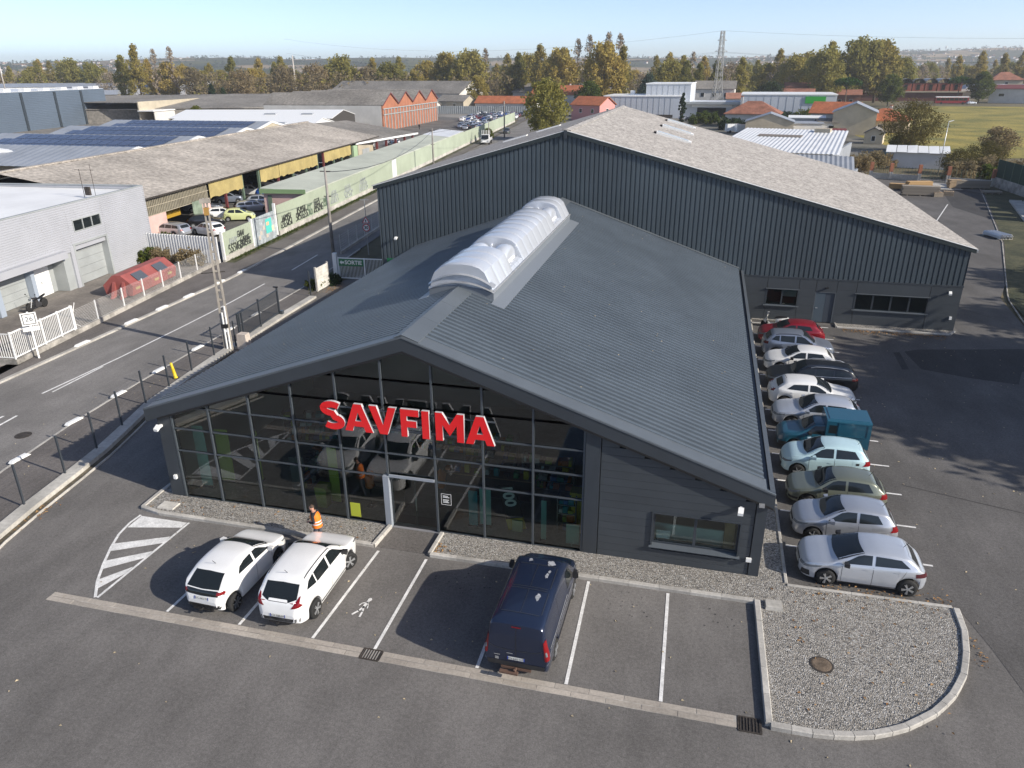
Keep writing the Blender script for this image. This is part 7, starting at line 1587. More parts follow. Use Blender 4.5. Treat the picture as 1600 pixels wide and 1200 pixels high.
# brick pillar fence at the back of the lot
PF = [(46.5,111.0),(49.2,109.9),(53.0,108.4),(56.7,106.9),(62.2,104.7)]
bf = thing('pillar_fence', 'green mesh fence on a concrete wall with brick topped pillars behind the lot', 'fence', (0,0,0))
for (x, y) in PF: MB().box(x-.25,x+.25,y-.25,y+.25,0,1.2).build('pillar_base', A['conc'], bf); MB().box(x-.24,x+.24,y-.24,y+.24,1.2,2.5).build('brick_pillar', MT['brick'], bf)
for i, (a, b) in enumerate(zip(PF[:-1], PF[1:])):
    if i == 2:
        gt2 = MB()
        for z in (.2,1.1,1.95): gt2.bar((*a,z),(*b,z),.05,.06)
        gt2.build('gate_frame', MT['gsteel'], bf)
    else: MB().hexa([(a[0],a[1]-.1,0),(b[0],b[1]-.1,0),(b[0],b[1]+.1,0),(a[0],a[1]+.1,0),(a[0],a[1]-.1,.9),(b[0],b[1]-.1,.9),(b[0],b[1]+.1,.9),(a[0],a[1]+.1,.9)]).build('low_wall', A['conc'], bf)
    for k in range(9):
        p = Vector((*a,0)).lerp(Vector((*b,0)), (k+.5)/9); MB().box(p.x-.02,p.x+.02,p.y-.02,p.y+.02,.2 if i == 2 else .9,2.1).build('bar', MT['gsteel'], bf)
cw = thing('concrete_wall', 'grey concrete boundary wall with dark green mesh on the right edge', 'wall', (62.4,104.6,0), math.atan2(-26,2.0))
MB().box(0,34,-.12,.12,0,1.4).build('wall', A['concd'], cw)
for k in range(14): MB().box(k*2.5-.04,k*2.5+.04,-.05,.05,1.4,4.0).build('post', MT['gsteel'], cw)
MB().box(0,34,-.01,.01,1.4,3.9).build('green_mesh', M('green_netting',(.015,.045,.03),.9), cw)
# bits against that wall
rk = thing('sheet_rack', 'pale sheet panels leaning on a stand at the right edge of the lot', 'sheet stack', (60.0,83,0), R(-12))
for i, (y, h) in enumerate(((5.5,3.4),(2.4,3.8),(-.8,3.6),(-4.5,3.2),(-7.5,3.4))):
    o = MB().box(-.08,.08,y-1.1,y+1.1,0,h).build('sheet', MT['sheetw'], rk); o.rotation_euler = (0,R(18),0)
MB().box(-1.6,-.2,-9,7,0,.25).build('stand', A['conc'], rk)
sp = thing('sheet_pile', 'pile of bright corrugated metal sheets lying on the mossy ground', 'sheet stack', (50.8,64.8,.02), R(-70))
for i in range(7):
    m = MB(); m.grid([[(-1.3+.0*i, -.7+j*.17, .1+i*.05+(.12 if j%2 else 0)) for j in range(9)],[(1.3+.1*math.sin(i*2), -.7+j*.17+.1*math.cos(i*3), .1+i*.05+(.12 if j%2 else 0)) for j in range(9)]]); m.build('sheet', MT['sheetw'], sp)
MB().box(-1.2,-1.0,-.8,.8,0,.1).box(1.0,1.2,-.8,.8,0,.1).build('bearer', A['conc'], sp)
tim = M('raw_timber', (.40,.29,.18), .85, var=(1.5,.2), randc=.15); tim2 = M('fresh_timber', (.52,.33,.15), .85, randc=.1); timg = M('grey_timber', (.30,.26,.21), .9, randc=.12)
def boards(x, y, rz, L, n, rows, w_, h, mat, label, z=.15):
    t = thing('timber_stack', label, 'timber stack', (x,y,0), rz, 'timber stacks at the end of the lot')
    for r in range(rows):
        for i in range(n): MB().box(-L/2+random.uniform(-.1,.1),L/2+random.uniform(-.1,.1),-n*w_/2+i*w_+.01,-n*w_/2+(i+1)*w_-.01,z+r*h+.01,z+(r+1)*h-.01).build('board', mat, t)
    for xx in (-L*.35,0,L*.35): MB().box(xx-.06,xx+.06,-n*w_/2,n*w_/2,0,z).build('bearer', timg, t)
boards(49.8,93.4,R(-4),4.6,6,9,.22,.13,timg,'long stack of grey boards nearest the warehouse')
boards(50.5,97.5,R(14),3.4,6,9,.2,.14,tim2,'fresh yellow timber stack behind the grey boards')
boards(48.6,99.0,R(-14),3.2,5,5,.2,.14,tim2,'low pile of orange timber against the ramp',.12)
boards(58.6,101.8,R(2),4.6,6,7,.22,.15,timg,'tall brown timber stack in front of the concrete wall')
boards(56.2,101.6,R(8),1.6,5,7,.22,.16,tim,'short dark timber block left of the tall stack')
boards(59.8,96.9,R(3),2.4,5,2,.22,.14,timg,'small plank pile on the mossy ground')
def pallet(x, y, rz, n, label):
    t = thing('pallet_stack', label, 'pallets', (x,y,0), rz)
    for k in range(n):
        for j in range(3): MB().box(-.6,.6,-.5+j*.45,-.4+j*.45,k*.15,k*.15+.1).build('runner', timg, t)
        for i in range(6): MB().box(-.6+i*.22,-.49+i*.22,-.5,.5,k*.15+.1,k*.15+.125).build('slat', tim, t)
pallet(51.9,92.9,R(10),4,'stack of worn pallets left of two on the dark lot'); pallet(53.6,94.1,R(-8),4,'stack of worn pallets right of two on the dark lot')
lp = pole(57.6,115.9,8.5,'thin grey street lamp behind the pillar fence',.07,.05,A['galv'],False); MB().bar((0,0,8.4),(.7,0,8.6),.12,.1).build('lamp_head', A['wht'], lp)
kind(MB().face((51.5,100.0,.02),(57.2,100.2,.02),(56.5,106.9,.02),(53.0,108.2,.02)).build('ramp', A['conc']), 'structure')
line([(46.5,82),(42.5,74)], .12, .03); line([(51.5,86),(47,73)], .12, .03)
wsd = thing('white_roof_shed', 'ramshackle shed with patchy white roof behind the pillar fence', 'shed', (57,129,0), R(-12))
MB().box(-4.5,4.5,-3,3,0,2.6).build('wall', MT['sheetw'], wsd)
for i in range(6): MB().hexa([(-5+i*1.7,-3.6,2.6+.05*(i%2)),(-3.4+i*1.7,-3.6,2.6+.05*(i%2)),(-3.4+i*1.7,3.4,3.2+.05*(i%3)),(-5+i*1.7,3.4,3.2),(-5+i*1.7,-3.6,2.68+.05*(i%2)),(-3.4+i*1.7,-3.6,2.68+.05*(i%2)),(-3.4+i*1.7,3.4,3.28+.05*(i%3)),(-5+i*1.7,3.4,3.28)]).build('roof_sheet', A['wht'], wsd)
MB().box(-6.5,-4.6,-3,2,0,2.2).build('green_box', MT['gsteel'], wsd)
# houses on the right
gable('house', 'white bungalow with hipped brown tile roof below the shop sign', 'house', (33.5,229,0), R(-8), 15, 11, 4.2, 3.0, MT['render'], MT['tiled'], .7, [('W',0,1,1.2,1.6),('S',-4,1,1.2,1.6),('S',3,1,1.4,1.4)], (-4,1.5,1.2), hip=True)
gable('garage', 'beige gabled garage with pale roof in front of the brown roofed bungalow', 'garage', (36.3,198,0), R(85), 9, 12, 3.4, 2.0, MT['beige'], MT['zinc'], .3, [('W',-1,.6,1.6,1.2),('S',0,1,1.2,1.2)])
gable('house', 'white flat shed with pale lean-to roof between garage and cream house', 'shed', (47,212,0), R(-5), 9, 7, 3.6, .4, MT['render'], A['wht'], .4, [('S',1,1.2,2,1)])
gable('house', 'white low outbuilding right of the beige garage', 'outbuilding', (45.5,201,0), R(5), 8, 6, 2.8, .3, MT['render'], MT['zinc'], .3, [])
gable('house', 'cream house with grey roof and blank gable facing the lot', 'house', (58.5,206,0), R(80), 14, 10.5, 5.6, 2.2, MT['beige'], MT['zinc'], .4, [('S',2,1,1.2,1.2)])
gable('house', 'white lean-to with dark roof left of the cream house', 'lean-to', (52.2,203,0), R(0), 7, 6, 3.0, .8, MT['render'], MT['fibre3'], .3, [('S',0,.8,1.8,1.6)])
gable('house', 'orange tiled roof house behind the cream house', 'house', (56,222,0), R(-20), 12, 9, 4.6, 2.6, MT['render'], MT['tile'], .6, [('W',0,1.5,1.2,1.4)])
gable('house', 'orange hipped roof house with chimney at the edge of the meadow', 'house', (67.5,214,0), R(-20), 12, 10, 3.4, 2.6, MT['beige'], MT['tile'], .6, [('S',0,.8,1.4,1.4)], (1,1,.7), hip=True)
gable('shed', 'small cream garden shed with grey roof behind the ribbed building', 'shed', (58.5,176,0), R(75), 5, 4, 2.4, 1.1, MT['beige'], MT['fibre3'], .3, [('W',0,.6,.9,1.2)])
gable('kiosk', 'white and maroon garden kiosk beside the cream shed', 'kiosk', (49.6,178,0), R(0), 5, 3, 2.4, .5, MT['render'], MT['maroon'], .3, [])
for x, y, lab in ((27.5,203,'white delivery van body parked by the bungalow gate'),(30,201,'pale grey parked van beside the beige garage')):
    t = thing('parked_van', lab, 'van', (x,y,0), R(20)); MB().hexa([(-2.4,-.95,.4),(2.3,-.95,.4),(2.3,.95,.4),(-2.4,.95,.4),(-2.35,-.85,2.3),(1.3,-.85,2.3),(1.3,.85,2.3),(-2.35,.85,2.3)]).build('body', CM['white'], t); MB().hexa([(2.0,-.8,1.1),(2.1,-.8,1.1),(2.1,.8,1.1),(2.0,.8,1.1),(1.35,-.75,2.1),(1.4,-.75,2.1),(1.4,.75,2.1),(1.35,.75,2.1)]).build('windscreen', CG, t)
    for xx in (-1.5,1.5):
        for sd in (-1,1): MB().lathe([(.34,-.1),(.34,.1)], (xx,sd*.86,.34), n=12, ax='y').build('wheel', CT, t)
for i, (x, y, k_, c) in enumerate(((12.5,256,2,'silver'),(14.5,250,4,'black'),(18,254,0,'white'),(140,395,2,'pale'))): far_car(x,y,R(15),k_,c,['silver estate car in front of the white commercial building','black car parked behind the warehouse verge','white car before the commercial building entrance','pale car at the far side of the meadow beside the bus'][i],None)
# white commercial building
cbd = thing('commercial_building', 'white flat roofed commercial building with raised block and green sign', 'commercial building', (0,272,0), R(-3))
def rib_box(x0, x1, y0, y1, h, name, mat, p=2.0):
    o = MB().box(x0,x1,y0,y1,0,h).build(name, mat, cbd); MB().box(x0-.2,x1+.2,y0-.2,y1+.2,h,h+.35).build('parapet', A['wht'], o)
    for i in range(int((x1-x0)/p)): MB().box(x0+i*p,x0+i*p+.08,y0-.06,y0,0.3,h).build('panel_joint', MT['lgrey2'], o)
    return o
pw_ = M('pale_panel_white', (.50,.53,.57), .6, var=(.05,.05))
rib_box(-17,10.5,-6,16,7.2,'left_block', pw_); rib_box(-3,13,2,26,11.2,'raised_block', pw_); rib_box(31,62,-4,22,7.8,'right_block', pw_, 2.5)
MB().box(11,31,0,20,0,5.2).build('entrance_block', pw_, cbd); MB().box(11,31,-3,0,4.6,5.4).build('canopy', MT['lgrey2'], cbd); MB().box(16,26,-.1,0,.2,3.4).build('shop_window', CG, cbd); MB().box(14,28,-.2,-.05,3.6,4.4).build('sign_board', A['wht'], cbd)
MB().box(52,58.5,-4.3,-4.05,5.2,7.4).build('green_sign', MT['green_s'], cbd); MB().box(-9,-7.5,4,6,7.2,9).build('roof_unit', A['wht'], cbd); MB().box(-14,8,-6.2,-6.05,.2,1.2).build('dark_plinth', A['iron'], cbd)
gable('house', 'tall white house with dark slate roof behind the commercial building', 'house', (22,345,0), R(-4), 17, 12, 8.2, 3.0, MT['render'], MT['fibre3'], .5, [('S',u,4.8,1.6,1.8) for u in (-5,0,5)]+[('S',u,1.5,1.6,1.8) for u in (-5,0,5)])
gable('house', 'low house with pinkish tiled roof left of the red houses', 'house', (40,335,0), R(0), 26, 10, 4.5, 2.0, MT['render'], M('pink_tile',(.32,.15,.10),.9,var=(.4,.2)), .5, [('S',0,1.5,1.6,1.4)])
gable('house', 'salmon house with tiled roof and dark garage opening right of the green sign', 'house', (57,360,0), R(-4), 16, 11, 5.0, 2.6, M('salmon_render',(.46,.24,.17),.9), MT['tiled'], .6, [('S',-3,.3,4,2.6),('S',4,.6,2.4,2.2)])
gable('house', 'red brick house with flat tile roof behind the salmon house', 'house', (62,388,0), R(-4), 14, 11, 7.5, 2.2, MT['brick'], MT['tiled'], .6, [('S',u,4.5,1.4,1.6) for u in (-4,0,4)])
gable('house', 'maroon roofed house beneath the umbrella pine', 'house', (82,385,0), R(-6), 14, 9, 4.6, 2.0, M('dark_brick',(.22,.10,.07),.9), MT['tiled'], .6, [('S',-2,1.2,1.6,1.4),('S',3,1.2,1.6,1.4)])
# school with vaulted roof
sc = thing('school_building', 'long dark red brick school with scalloped vault roof beyond the meadow', 'school', (116,440,0), R(-2))
MB().box(-24,30,-7,7,0,4.2).build('ground_floor', M('school_brick_dark',(.12,.045,.035),.9), sc); MB().box(-25,31,-8,8,4.2,4.8).build('slab', MT['cream'], sc)
rbk = M('school_brick',(.26,.075,.05),.9,var=(.5,.2))
for i in range(9):
    x0 = -23.5+i*5.9
    b_ = MB().box(x0,x0+5.4,-6.8,6.8,4.8,8.6).build('brick_bay', rbk, sc); MB().box(x0+1.9,x0+3.5,-6.95,-6.8,5.4,8.0).build('window', CG, b_)
    rows = []
    for j in range(9): a = math.pi*j/8; rows.append([(x0+2.7-2.95*math.cos(a),-7.6,8.6+2.3*math.sin(a)),(x0+2.7-2.95*math.cos(a),7.4,8.6+2.3*math.sin(a))])
    MB().grid(rows).build('vault', MT['zinc'], sc, smooth=True)
for i, (x0, n_, yy, lab) in enumerate(((152,2,452,'cream school wing with two white arched vaults left of the villa roof'),(180,5,455,'cream school wing with a row of grey vaults at the right edge'))):
    t = thing('vaulted_wing', lab, 'school wing', (x0,yy,0), R(-2)); MB().box(-3,n_*12,-6,8,0,4.6).build('wall', MT['cream'], t); MB().box(-4,n_*12+1,-7.5,-6,4.6,5.6).build('canopy', MT['render'], t)
    for k in range(n_):
        rows = []; rim2 = []
        for j in range(11): a = math.pi*(.12+.76*j/10); c_ = (k*12+4-6.2*math.cos(a), 4.6+4.2*math.sin(a)-1.0); rows.append([(c_[0],-6,c_[1]),(c_[0],8,c_[1])]); rim2.append([(c_[0],-6.4,c_[1]-.5),(c_[0],-6.4,c_[1]+.15),(c_[0],-6,c_[1]+.15)])
        MB().grid(rows).build('vault', MT['zinc'], t, smooth=True); MB().grid(rim2).build('white_arch', A['wht'], t)
gable('villa', 'small cream villa with low tiled roof rising behind the vaults', 'house', (178,480,0), R(0), 16, 12, 10, 3.5, MT['cream'], MT['tiled'], .8, [('S',0,7,1.6,1.6)], hip=True)
gable('house', 'white building with maroon roof at the right edge beyond the meadow', 'house', (166,412,0), R(-20), 26, 12, 6.5, 1.6, MT['render'], MT['maroon'], .4, [('S',-8,3,2.4,1.4),('W',0,3,2,1.4)])
bs = thing('bus', 'long dark red bus with white roof parked beyond the meadow', 'bus', (131.5,396,0), R(2))
MB().box(-7.2,7.2,-1.3,1.3,.45,3.0).build('body', CM['red'], bs); MB().box(-7.1,7.1,-1.25,1.25,3.0,3.4).build('roof', A['wht'], bs); 
for i in range(7): MB().box(-6.9+i*1.95,-5.15+i*1.95,-1.34,-1.3,1.6,2.8).build('window', CG, bs)
for x in (-4.6,4.8): MB().lathe([(.5,-.15),(.5,.15)], (x,-1.2,.5), n=14, ax='y').build('wheel', CT, bs)
# pylon
py = thing('power_pylon', 'grey steel lattice pylon rising behind the commercial building', 'pylon', (22.7,311,0), R(20))
st_ = M('pylon_steel',(.30,.30,.29),.6,.2)
def leg_at(z): return interp([(0,2.7),(10,1.2),(30,.6)], z)
zs = [0,4,7.5,10.5,13,15.5,18,20.5,22.5,24.5,26.5,28.5,30]
for sx in (-1,1):
    for sy in (-1,1): 
        m = MB()
        for a, b in zip(zs[:-1], zs[1:]): m.bar((sx*leg_at(a),sy*leg_at(a),a),(sx*leg_at(b),sy*leg_at(b),b),.2,.2)
        m.build('leg', st_, py)
for a, b in zip(zs[:-1], zs[1:]):
    m = MB(); la, lb = leg_at(a), leg_at(b)
    for s_ in (-1,1): m.bar((-la,s_*la,a),(lb,s_*lb,b),.1,.1); m.bar((la,s_*la,a),(-lb,s_*lb,b),.1,.1); m.bar((s_*la,-la,a),(s_*lb,lb,b),.1,.1); m.bar((s_*la,la,a),(s_*lb,-lb,b),.1,.1)
    m.build('bracing', st_, py)
for z, w_ in ((22.5,2.6),(26.5,1.8)): MB().bar((-w_,0,z),(w_,0,z),.18,.18).bar((-w_,0,z),(0,0,z+1.4),.1,.1).bar((w_,0,z),(0,0,z+1.4),.1,.1).build('cross_arm', st_, py)
for i, (ax, az) in enumerate(((-2.4,22.3),(2.4,22.3),(0,30))):
    for sg, far, lab in ((-1,(-230,420),'running left'),(1,(330,250),'running right')):
        wire((22.7+ax*.9,311+ax*.3,az),(far[0],far[1],az+4),7,['lower left','lower right','top'][i]+' pylon cable '+lab+' across the sky',.022)
# green hedge and fences near the white bungalow
kind(MB().box(24,36,248,249,0,1.6).build('hedge', MT['gsteel']), 'structure') if False else None
# ================================================================ TREES, HILLS, LITTER, HAZE
BARK = M('bark', (.11,.085,.065), .95, var=(2,.3), space='O')
LM_ = dict(dolive=leaf_mat('leaf_dark_olive', [(.075,.075,.028),(.12,.105,.038),(.17,.135,.05)]), olive=leaf_mat('leaf_olive', [(.19,.19,.06),(.30,.275,.08),(.38,.32,.095)]), gold=leaf_mat('leaf_gold', [(.25,.22,.07),(.39,.315,.09),(.46,.35,.11)]), green=leaf_mat('leaf_green', [(.055,.085,.02),(.10,.13,.03),(.16,.16,.035)]), dark=leaf_mat('leaf_dark', [(.02,.036,.018),(.035,.056,.028),(.055,.08,.035)],.12), pine=leaf_mat('leaf_pine', [(.03,.07,.016),(.05,.10,.022),(.08,.13,.03)],.15), brown=leaf_mat('leaf_brown', [(.19,.16,.095),(.27,.215,.125),(.33,.255,.14)]), twig=leaf_mat('leaf_twig', [(.25,.21,.16),(.32,.265,.20),(.37,.30,.22)],.1), blue=leaf_mat('leaf_cedar', [(.035,.055,.042),(.055,.08,.06),(.08,.105,.075)],.12))
rng = np.random.default_rng(3)
def leaves_mesh(name, cl, crad, nl, size, mat, flat=1.0):
    """leaf quads scattered in clumps: cl = clump centres, crad = clump radius"""
    cl = np.asarray(cl, float); n = len(cl)*nl
    d = rng.normal(size=(n,3)); d /= np.linalg.norm(d,axis=1)[:,None]; r = rng.random(n)**.45
    rad = np.repeat(np.asarray(crad,float).reshape(-1), nl) if np.ndim(crad) else np.full(n, crad)
    c = np.repeat(cl, nl, axis=0)+d*(r*rad)[:,None]*np.array([1,1,flat])
    u = rng.normal(size=(n,3)); u /= np.linalg.norm(u,axis=1)[:,None]; w = np.cross(u, rng.normal(size=(n,3))); w /= np.linalg.norm(w,axis=1)[:,None]
    s = size*(.6+.8*rng.random(n))[:,None]
    v = np.stack([c-u*s, c+w*s*.6, c+u*s, c-w*s*.6], 1).reshape(-1,3)
    me = bpy.data.meshes.new(name); me.vertices.add(4*n); me.vertices.foreach_set('co', v.ravel()); me.loops.add(4*n); me.loops.foreach_set('vertex_index', np.arange(4*n)); me.polygons.add(n); me.polygons.foreach_set('loop_start', np.arange(n)*4); me.polygons.foreach_set('loop_total', np.full(n,4)); me.materials.append(mat); me.update(calc_edges=True); return me
def trunk_mesh(h, r, crown0, spread, nb=7, lean=.0, seed=1):
    rr = random.Random(seed); m = MB(); pts = [(0,0,-.1),(lean*.2,0,h*.35),(lean*.6,.1,h*.65),(lean,.0,h*.92)]; m.tube(pts, [r,r*.75,r*.45,r*.12], 7)
    for i in range(nb):
        z = lerp(crown0,h*.8,i/max(1,nb-1)); a = rr.uniform(0,6.28); L = spread*rr.uniform(.5,.95)*(1-.5*i/nb); p = Vector((lean*z/h,0,z))
        q = p+Vector((math.cos(a)*L*.55,math.sin(a)*L*.55,L*.45)); s_ = p+Vector((math.cos(a+.2)*L,math.sin(a+.2)*L,L*.75)); m.tube([p,q,s_], [r*.35,r*.2,r*.06], 5)
    return m.mesh('trunk', BARK, True)
PROT = {}
def proto(key, kind_, h, w, mat, seed, nc=70, nl=40, size=.28):
    rr = random.Random(seed); cl = []; cr = []
    if kind_ == 'round':
        c0 = h*.22
        for _ in range(nc):
            a = rr.uniform(0,6.28); t = rr.random(); z = lerp(c0,h*.97,t); prof = math.sin(math.pi*(.12+.84*t))**.7; q = (rr.random()**.45)*w*prof*rr.uniform(.8,1.1); cl.append((q*math.cos(a),q*math.sin(a),z)); cr.append(w*rr.uniform(.16,.34))
        tr = trunk_mesh(h, .035*h*.7, c0, w, 9, 0, seed)
    elif kind_ == 'poplar':
        for _ in range(nc):
            a = rr.uniform(0,6.28); t = rr.random(); z = lerp(h*.1,h*.98,t); prof = (.55+.45*math.sin(math.pi*t))*(1-t**4*.8); q = math.sqrt(rr.random())*w*prof; cl.append((q*math.cos(a),q*math.sin(a),z)); cr.append((w*rr.uniform(.22,.4)))
        tr = trunk_mesh(h, .016*h, h*.15, w*.8, 12, 0, seed)
    elif kind_ == 'pine':
        for _ in range(nc):
            a = rr.uniform(0,6.28); q = math.sqrt(rr.random())*w; z = h*(.78+.2*math.sqrt(max(0,1-(q/w)**2))*rr.uniform(.4,1)); cl.append((q*math.cos(a),q*math.sin(a),z)); cr.append(w*rr.uniform(.14,.24))
        tr = trunk_mesh(h*.92, .03*h, h*.6, w, 8, .3, seed)
    elif kind_ == 'cone':
        for _ in range(nc):
            a = rr.uniform(0,6.28); t = rr.random()**1.4; z = lerp(h*.06,h*.97,t); q = w*(1-t)**.8*rr.uniform(.55,1.); cl.append((q*math.cos(a),q*math.sin(a),z)); cr.append(w*rr.uniform(.14,.26))
        tr = trunk_mesh(h, .02*h, h*.12, w*.6, 8, 0, seed)
    elif kind_ == 'bush':
        for _ in range(nc):
            a = rr.uniform(0,6.28); q = math.sqrt(rr.random())*w; z = h*rr.uniform(.15,.85)*math.sqrt(max(.05,1-(q/w)**2*.7)); cl.append((q*math.cos(a),q*math.sin(a),z)); cr.append(w*rr.uniform(.15,.3))
        tr = trunk_mesh(h*.7, .05, h*.15, w*.7, 6, 0, seed)
    PROT[key] = (tr, leaves_mesh('crown', cl, np.array(cr), nl, size, LM_[mat], 1.0))
proto('pl_gold','poplar',20,3.2,'gold',1,90,60,.30); proto('pl_olive','poplar',18,3.4,'olive',2,90,60,.30); proto('pl_twig','poplar',21,2.4,'twig',3,60,34,.24)
proto('r_olive','round',14,6,'olive',4,110,60,.34); proto('r_gold','round',14,5.5,'gold',5,110,60,.34); proto('r_green','round',11,5,'green',6,110,60,.3); proto('r_brown','round',12,5.6,'brown',7,100,46,.3); proto('r_twig','round',13,5.5,'twig',8,90,30,.24)
proto('pine','pine',13,5.6,'pine',9,90,60,.3); proto('cedar','cone',15,8,'blue',10,130,60,.34); proto('cyp','poplar',9.4,1.1,'dark',11,70,60,.2); proto('dome','round',12,7,'dark',12,140,60,.3); proto('bush','bush',2.6,2.0,'green',13,50,40,.16); proto('bushb','bush',3.0,2.4,'brown',14,50,40,.16); proto('bushd','bush',2.2,2.0,'dark',15,50,40,.16); proto('conif','cone',10,3.2,'dark',16,90,50,.28)
proto('near_tree','round',9.5,6.2,'dolive',17,170,50,.17)
def tree(key, x, y, s, label, cat='tree', group=None, sz=None, nm=None):
    tr, cr = PROT[key]; t = thing(nm or {'pl':'poplar_tree','pi':'pine_tree','ce':'cedar_tree','cy':'cypress_tree','bu':'bush'}.get(key[:2],'tree'), label, cat, (x,y,0), random.uniform(0,6.28), group)
    obj('trunk', tr, t); c = obj('crown', cr, t); t.scale = (s,s,s*(sz or 1)); return t
random.seed(11)
CAM = (20.53,-22.86)
def px_dir(px, dist):
    """a ground point at a bearing across the picture"""
    yaw = -.2469; a = math.atan2(px-800,1165.19*.922); return (CAM[0]+dist*math.sin(yaw+a)/math.cos(a)*1., CAM[1]+dist*math.cos(yaw+a)/math.cos(a))
T = []
def at(key, px, dist, s, label, cat='tree', group=None, sz=None):
    x, y = px_dir(px, dist); tree(key, x, y, s, label, cat, group, sz)
# singled-out trees, left to right along the skyline
for key, px, dist, s, lab in (
 ('r_brown',110,620,1.3,'brownish tree at the far left above the grey stores'),('r_gold',165,600,1.1,'yellow tree left of the white antenna mast'),('r_olive',215,560,1.35,'olive tree just left of the tall poplar group'),('r_olive',245,540,1.2,'olive tree right of the white antenna mast'),
 ('pl_olive',285,430,1.05,'olive poplar over the long white roof on the left'),('pl_gold',305,420,1.15,'leafy golden poplar over the long white roof on the left'),('r_gold',345,460,1.15,'golden tree right of the left poplars'),('pl_twig',330,455,1.05,'bare poplar behind the golden trees on the left'),('pl_twig',352,458,1.1,'second bare poplar behind the golden trees on the left'),('r_brown',378,450,1.15,'russet tree beside the dark conifers'),
 ('conif',400,380,1.1,'dark conifer behind the brown roof, left one'),('conif',415,372,.95,'dark conifer behind the brown roof, right one'),('r_brown',440,400,1.1,'brown tree left of the tall concrete mast'),('r_green',375,238,.6,'small green tree behind the beige wall'),
 ('r_brown',500,430,1.2,'brown tree right of the tall concrete mast'),('r_brown',540,440,1.25,'brown tree above the brick workshop roof, left'),('r_olive',575,450,1.3,'olive tree above the brick workshop roof'),('r_brown',610,445,1.15,'brown tree above the brick gables'),('r_olive',640,440,1.1,'olive tree above the white barn'),
 ('r_gold',690,460,1.15,'gold tree behind the white barn gable'),('r_gold',715,440,1.35,'large golden tree right of the barn'),('r_olive',745,430,1.4,'large olive tree above the orange roofs'),('pl_twig',768,430,1.0,'thin bare poplar above the orange roofs'),('r_gold',757,352,.75,'small golden tree beside the cream house'),
 ('pl_olive',812,430,1.05,'olive poplar left of the tall bare poplars'),('pl_gold',840,420,1.1,'gold poplar behind the roadside tree'),('r_olive',822,440,1.3,'broad olive tree behind the long hall'),('pl_twig',890,400,1.12,'tall bare poplar, leftmost of the high group'),('pl_twig',905,398,1.18,'tall bare poplar, second of the high group'),('pl_twig',930,396,1.22,'tall bare poplar, third of the high group'),('pl_twig',945,398,1.2,'tall bare poplar, rightmost of the high group'),
 ('r_gold',925,350,1.45,'large golden tree right of the green tree'),('pl_gold',950,352,1.0,'golden poplar left of the dark cedar'),('r_gold',868,400,1.4,'golden tree between the olive tree and the bare poplars'),('r_green',906,300,1.05,'round green tree above the pink house'),('r_olive',850,196,.98,'leafy olive tree beside the road at the warehouse eave'),
 ('cedar',985,330,.95,'large dark cedar left of the commercial building'),('r_olive',1012,400,1.1,'olive tree just right of the cedar'),('pl_olive',1035,380,.85,'olive poplar behind the raised white block'),('pl_olive',1052,380,.8,'second olive poplar behind the raised white block'),('pl_olive',1075,380,.85,'third olive poplar behind the raised white block'),('r_twig',1095,420,1.15,'bare pale tree left of the pylon'),('pl_twig',1042,410,.9,'thin bare poplar behind the white block'),
 ('cyp',1033,249,1.0,'slender dark cypress in front of the commercial building'),('pl_olive',1108,390,.9,'olive poplar just left of the pylon'),('dome',1150,355,.86,'dark round evergreen right of the pylon'),('r_olive',1178,400,1.2,'olive tree right of the dark evergreen'),('r_twig',1165,430,1.2,'grey bare tree over the dark evergreen'),('r_olive',1200,420,1.15,'olive tree above the low pink roof'),
 ('r_olive',1218,380,1.35,'tall olive tree left of the umbrella pine'),('pl_olive',1225,400,1.2,'tall poplar behind the umbrella pine'),('r_olive',1265,400,1.6,'very large olive tree behind the umbrella pine'),('r_gold',1290,400,1.55,'huge yellowing tree right of the umbrella pine'),('pine',1252,350,.95,'flat topped umbrella pine above the maroon roof'),('r_olive',1318,430,1.15,'olive tree left of the school'),('r_green',1310,360,.9,'green tree at the school end'),
 ('pine',1402,392,.92,'umbrella pine in front of the school'),('r_green',1432,385,.95,'broad green tree in front of the school'),('pl_gold',1395,520,.9,'golden poplar behind the school, first'),('pl_gold',1425,520,1.0,'golden poplar behind the school, second'),('pl_gold',1455,540,.95,'golden poplar right of the school, first of three'),('pl_gold',1479,540,1.0,'golden poplar right of the school, second of three'),('pl_gold',1488,530,.85,'golden poplar right of the school, third of three'),
 ('dome',1515,500,.85,'dark evergreen behind the vaulted wing'),('r_olive',1575,520,1.5,'large olive tree at the right skyline'),('r_green',1600,500,1.4,'green tree at the right edge of the skyline'),('bush',1494,386,1.4,'round bush standing in front of the bus')): at(key, px, dist, s*(1.28 if dist > 300 and key[:2] in ('pl','r_') else 1.0), lab)
tree('near_tree',61.8,156,1.0,'large olive brown tree in front of the meadow behind the lot'); tree('r_brown',73,140,.62,'bare brown thicket tree at the meadow edge',sz=.8); tree('near_tree',68,128,.6,'low olive tree behind the concrete wall',sz=.75); tree('near_tree',84,128,.65,'olive tree at the right meadow corner',sz=.7); tree('near_tree',92,128,.6,'yellowing shrub tree at the right edge before the meadow',sz=.7); tree('near_tree',76,121,.6,'dense low tree right of the street lamp',sz=.65)
tree('near_tree',61,119,.5,'small olive tree beside the street lamp',sz=.8)
for i, (x, y) in enumerate(((60,112),(64,113),(68,114),(72,115),(66,119),(79,124))): tree('bush' if i % 2 else 'bushb', x, y, 1.1, ['brown','green'][i % 2]+' shrub in the rough hedge behind the pillar fence, '+['first','second','third','fourth','fifth','sixth'][i]+' from the left', 'bush', 'rough hedge shrubs')
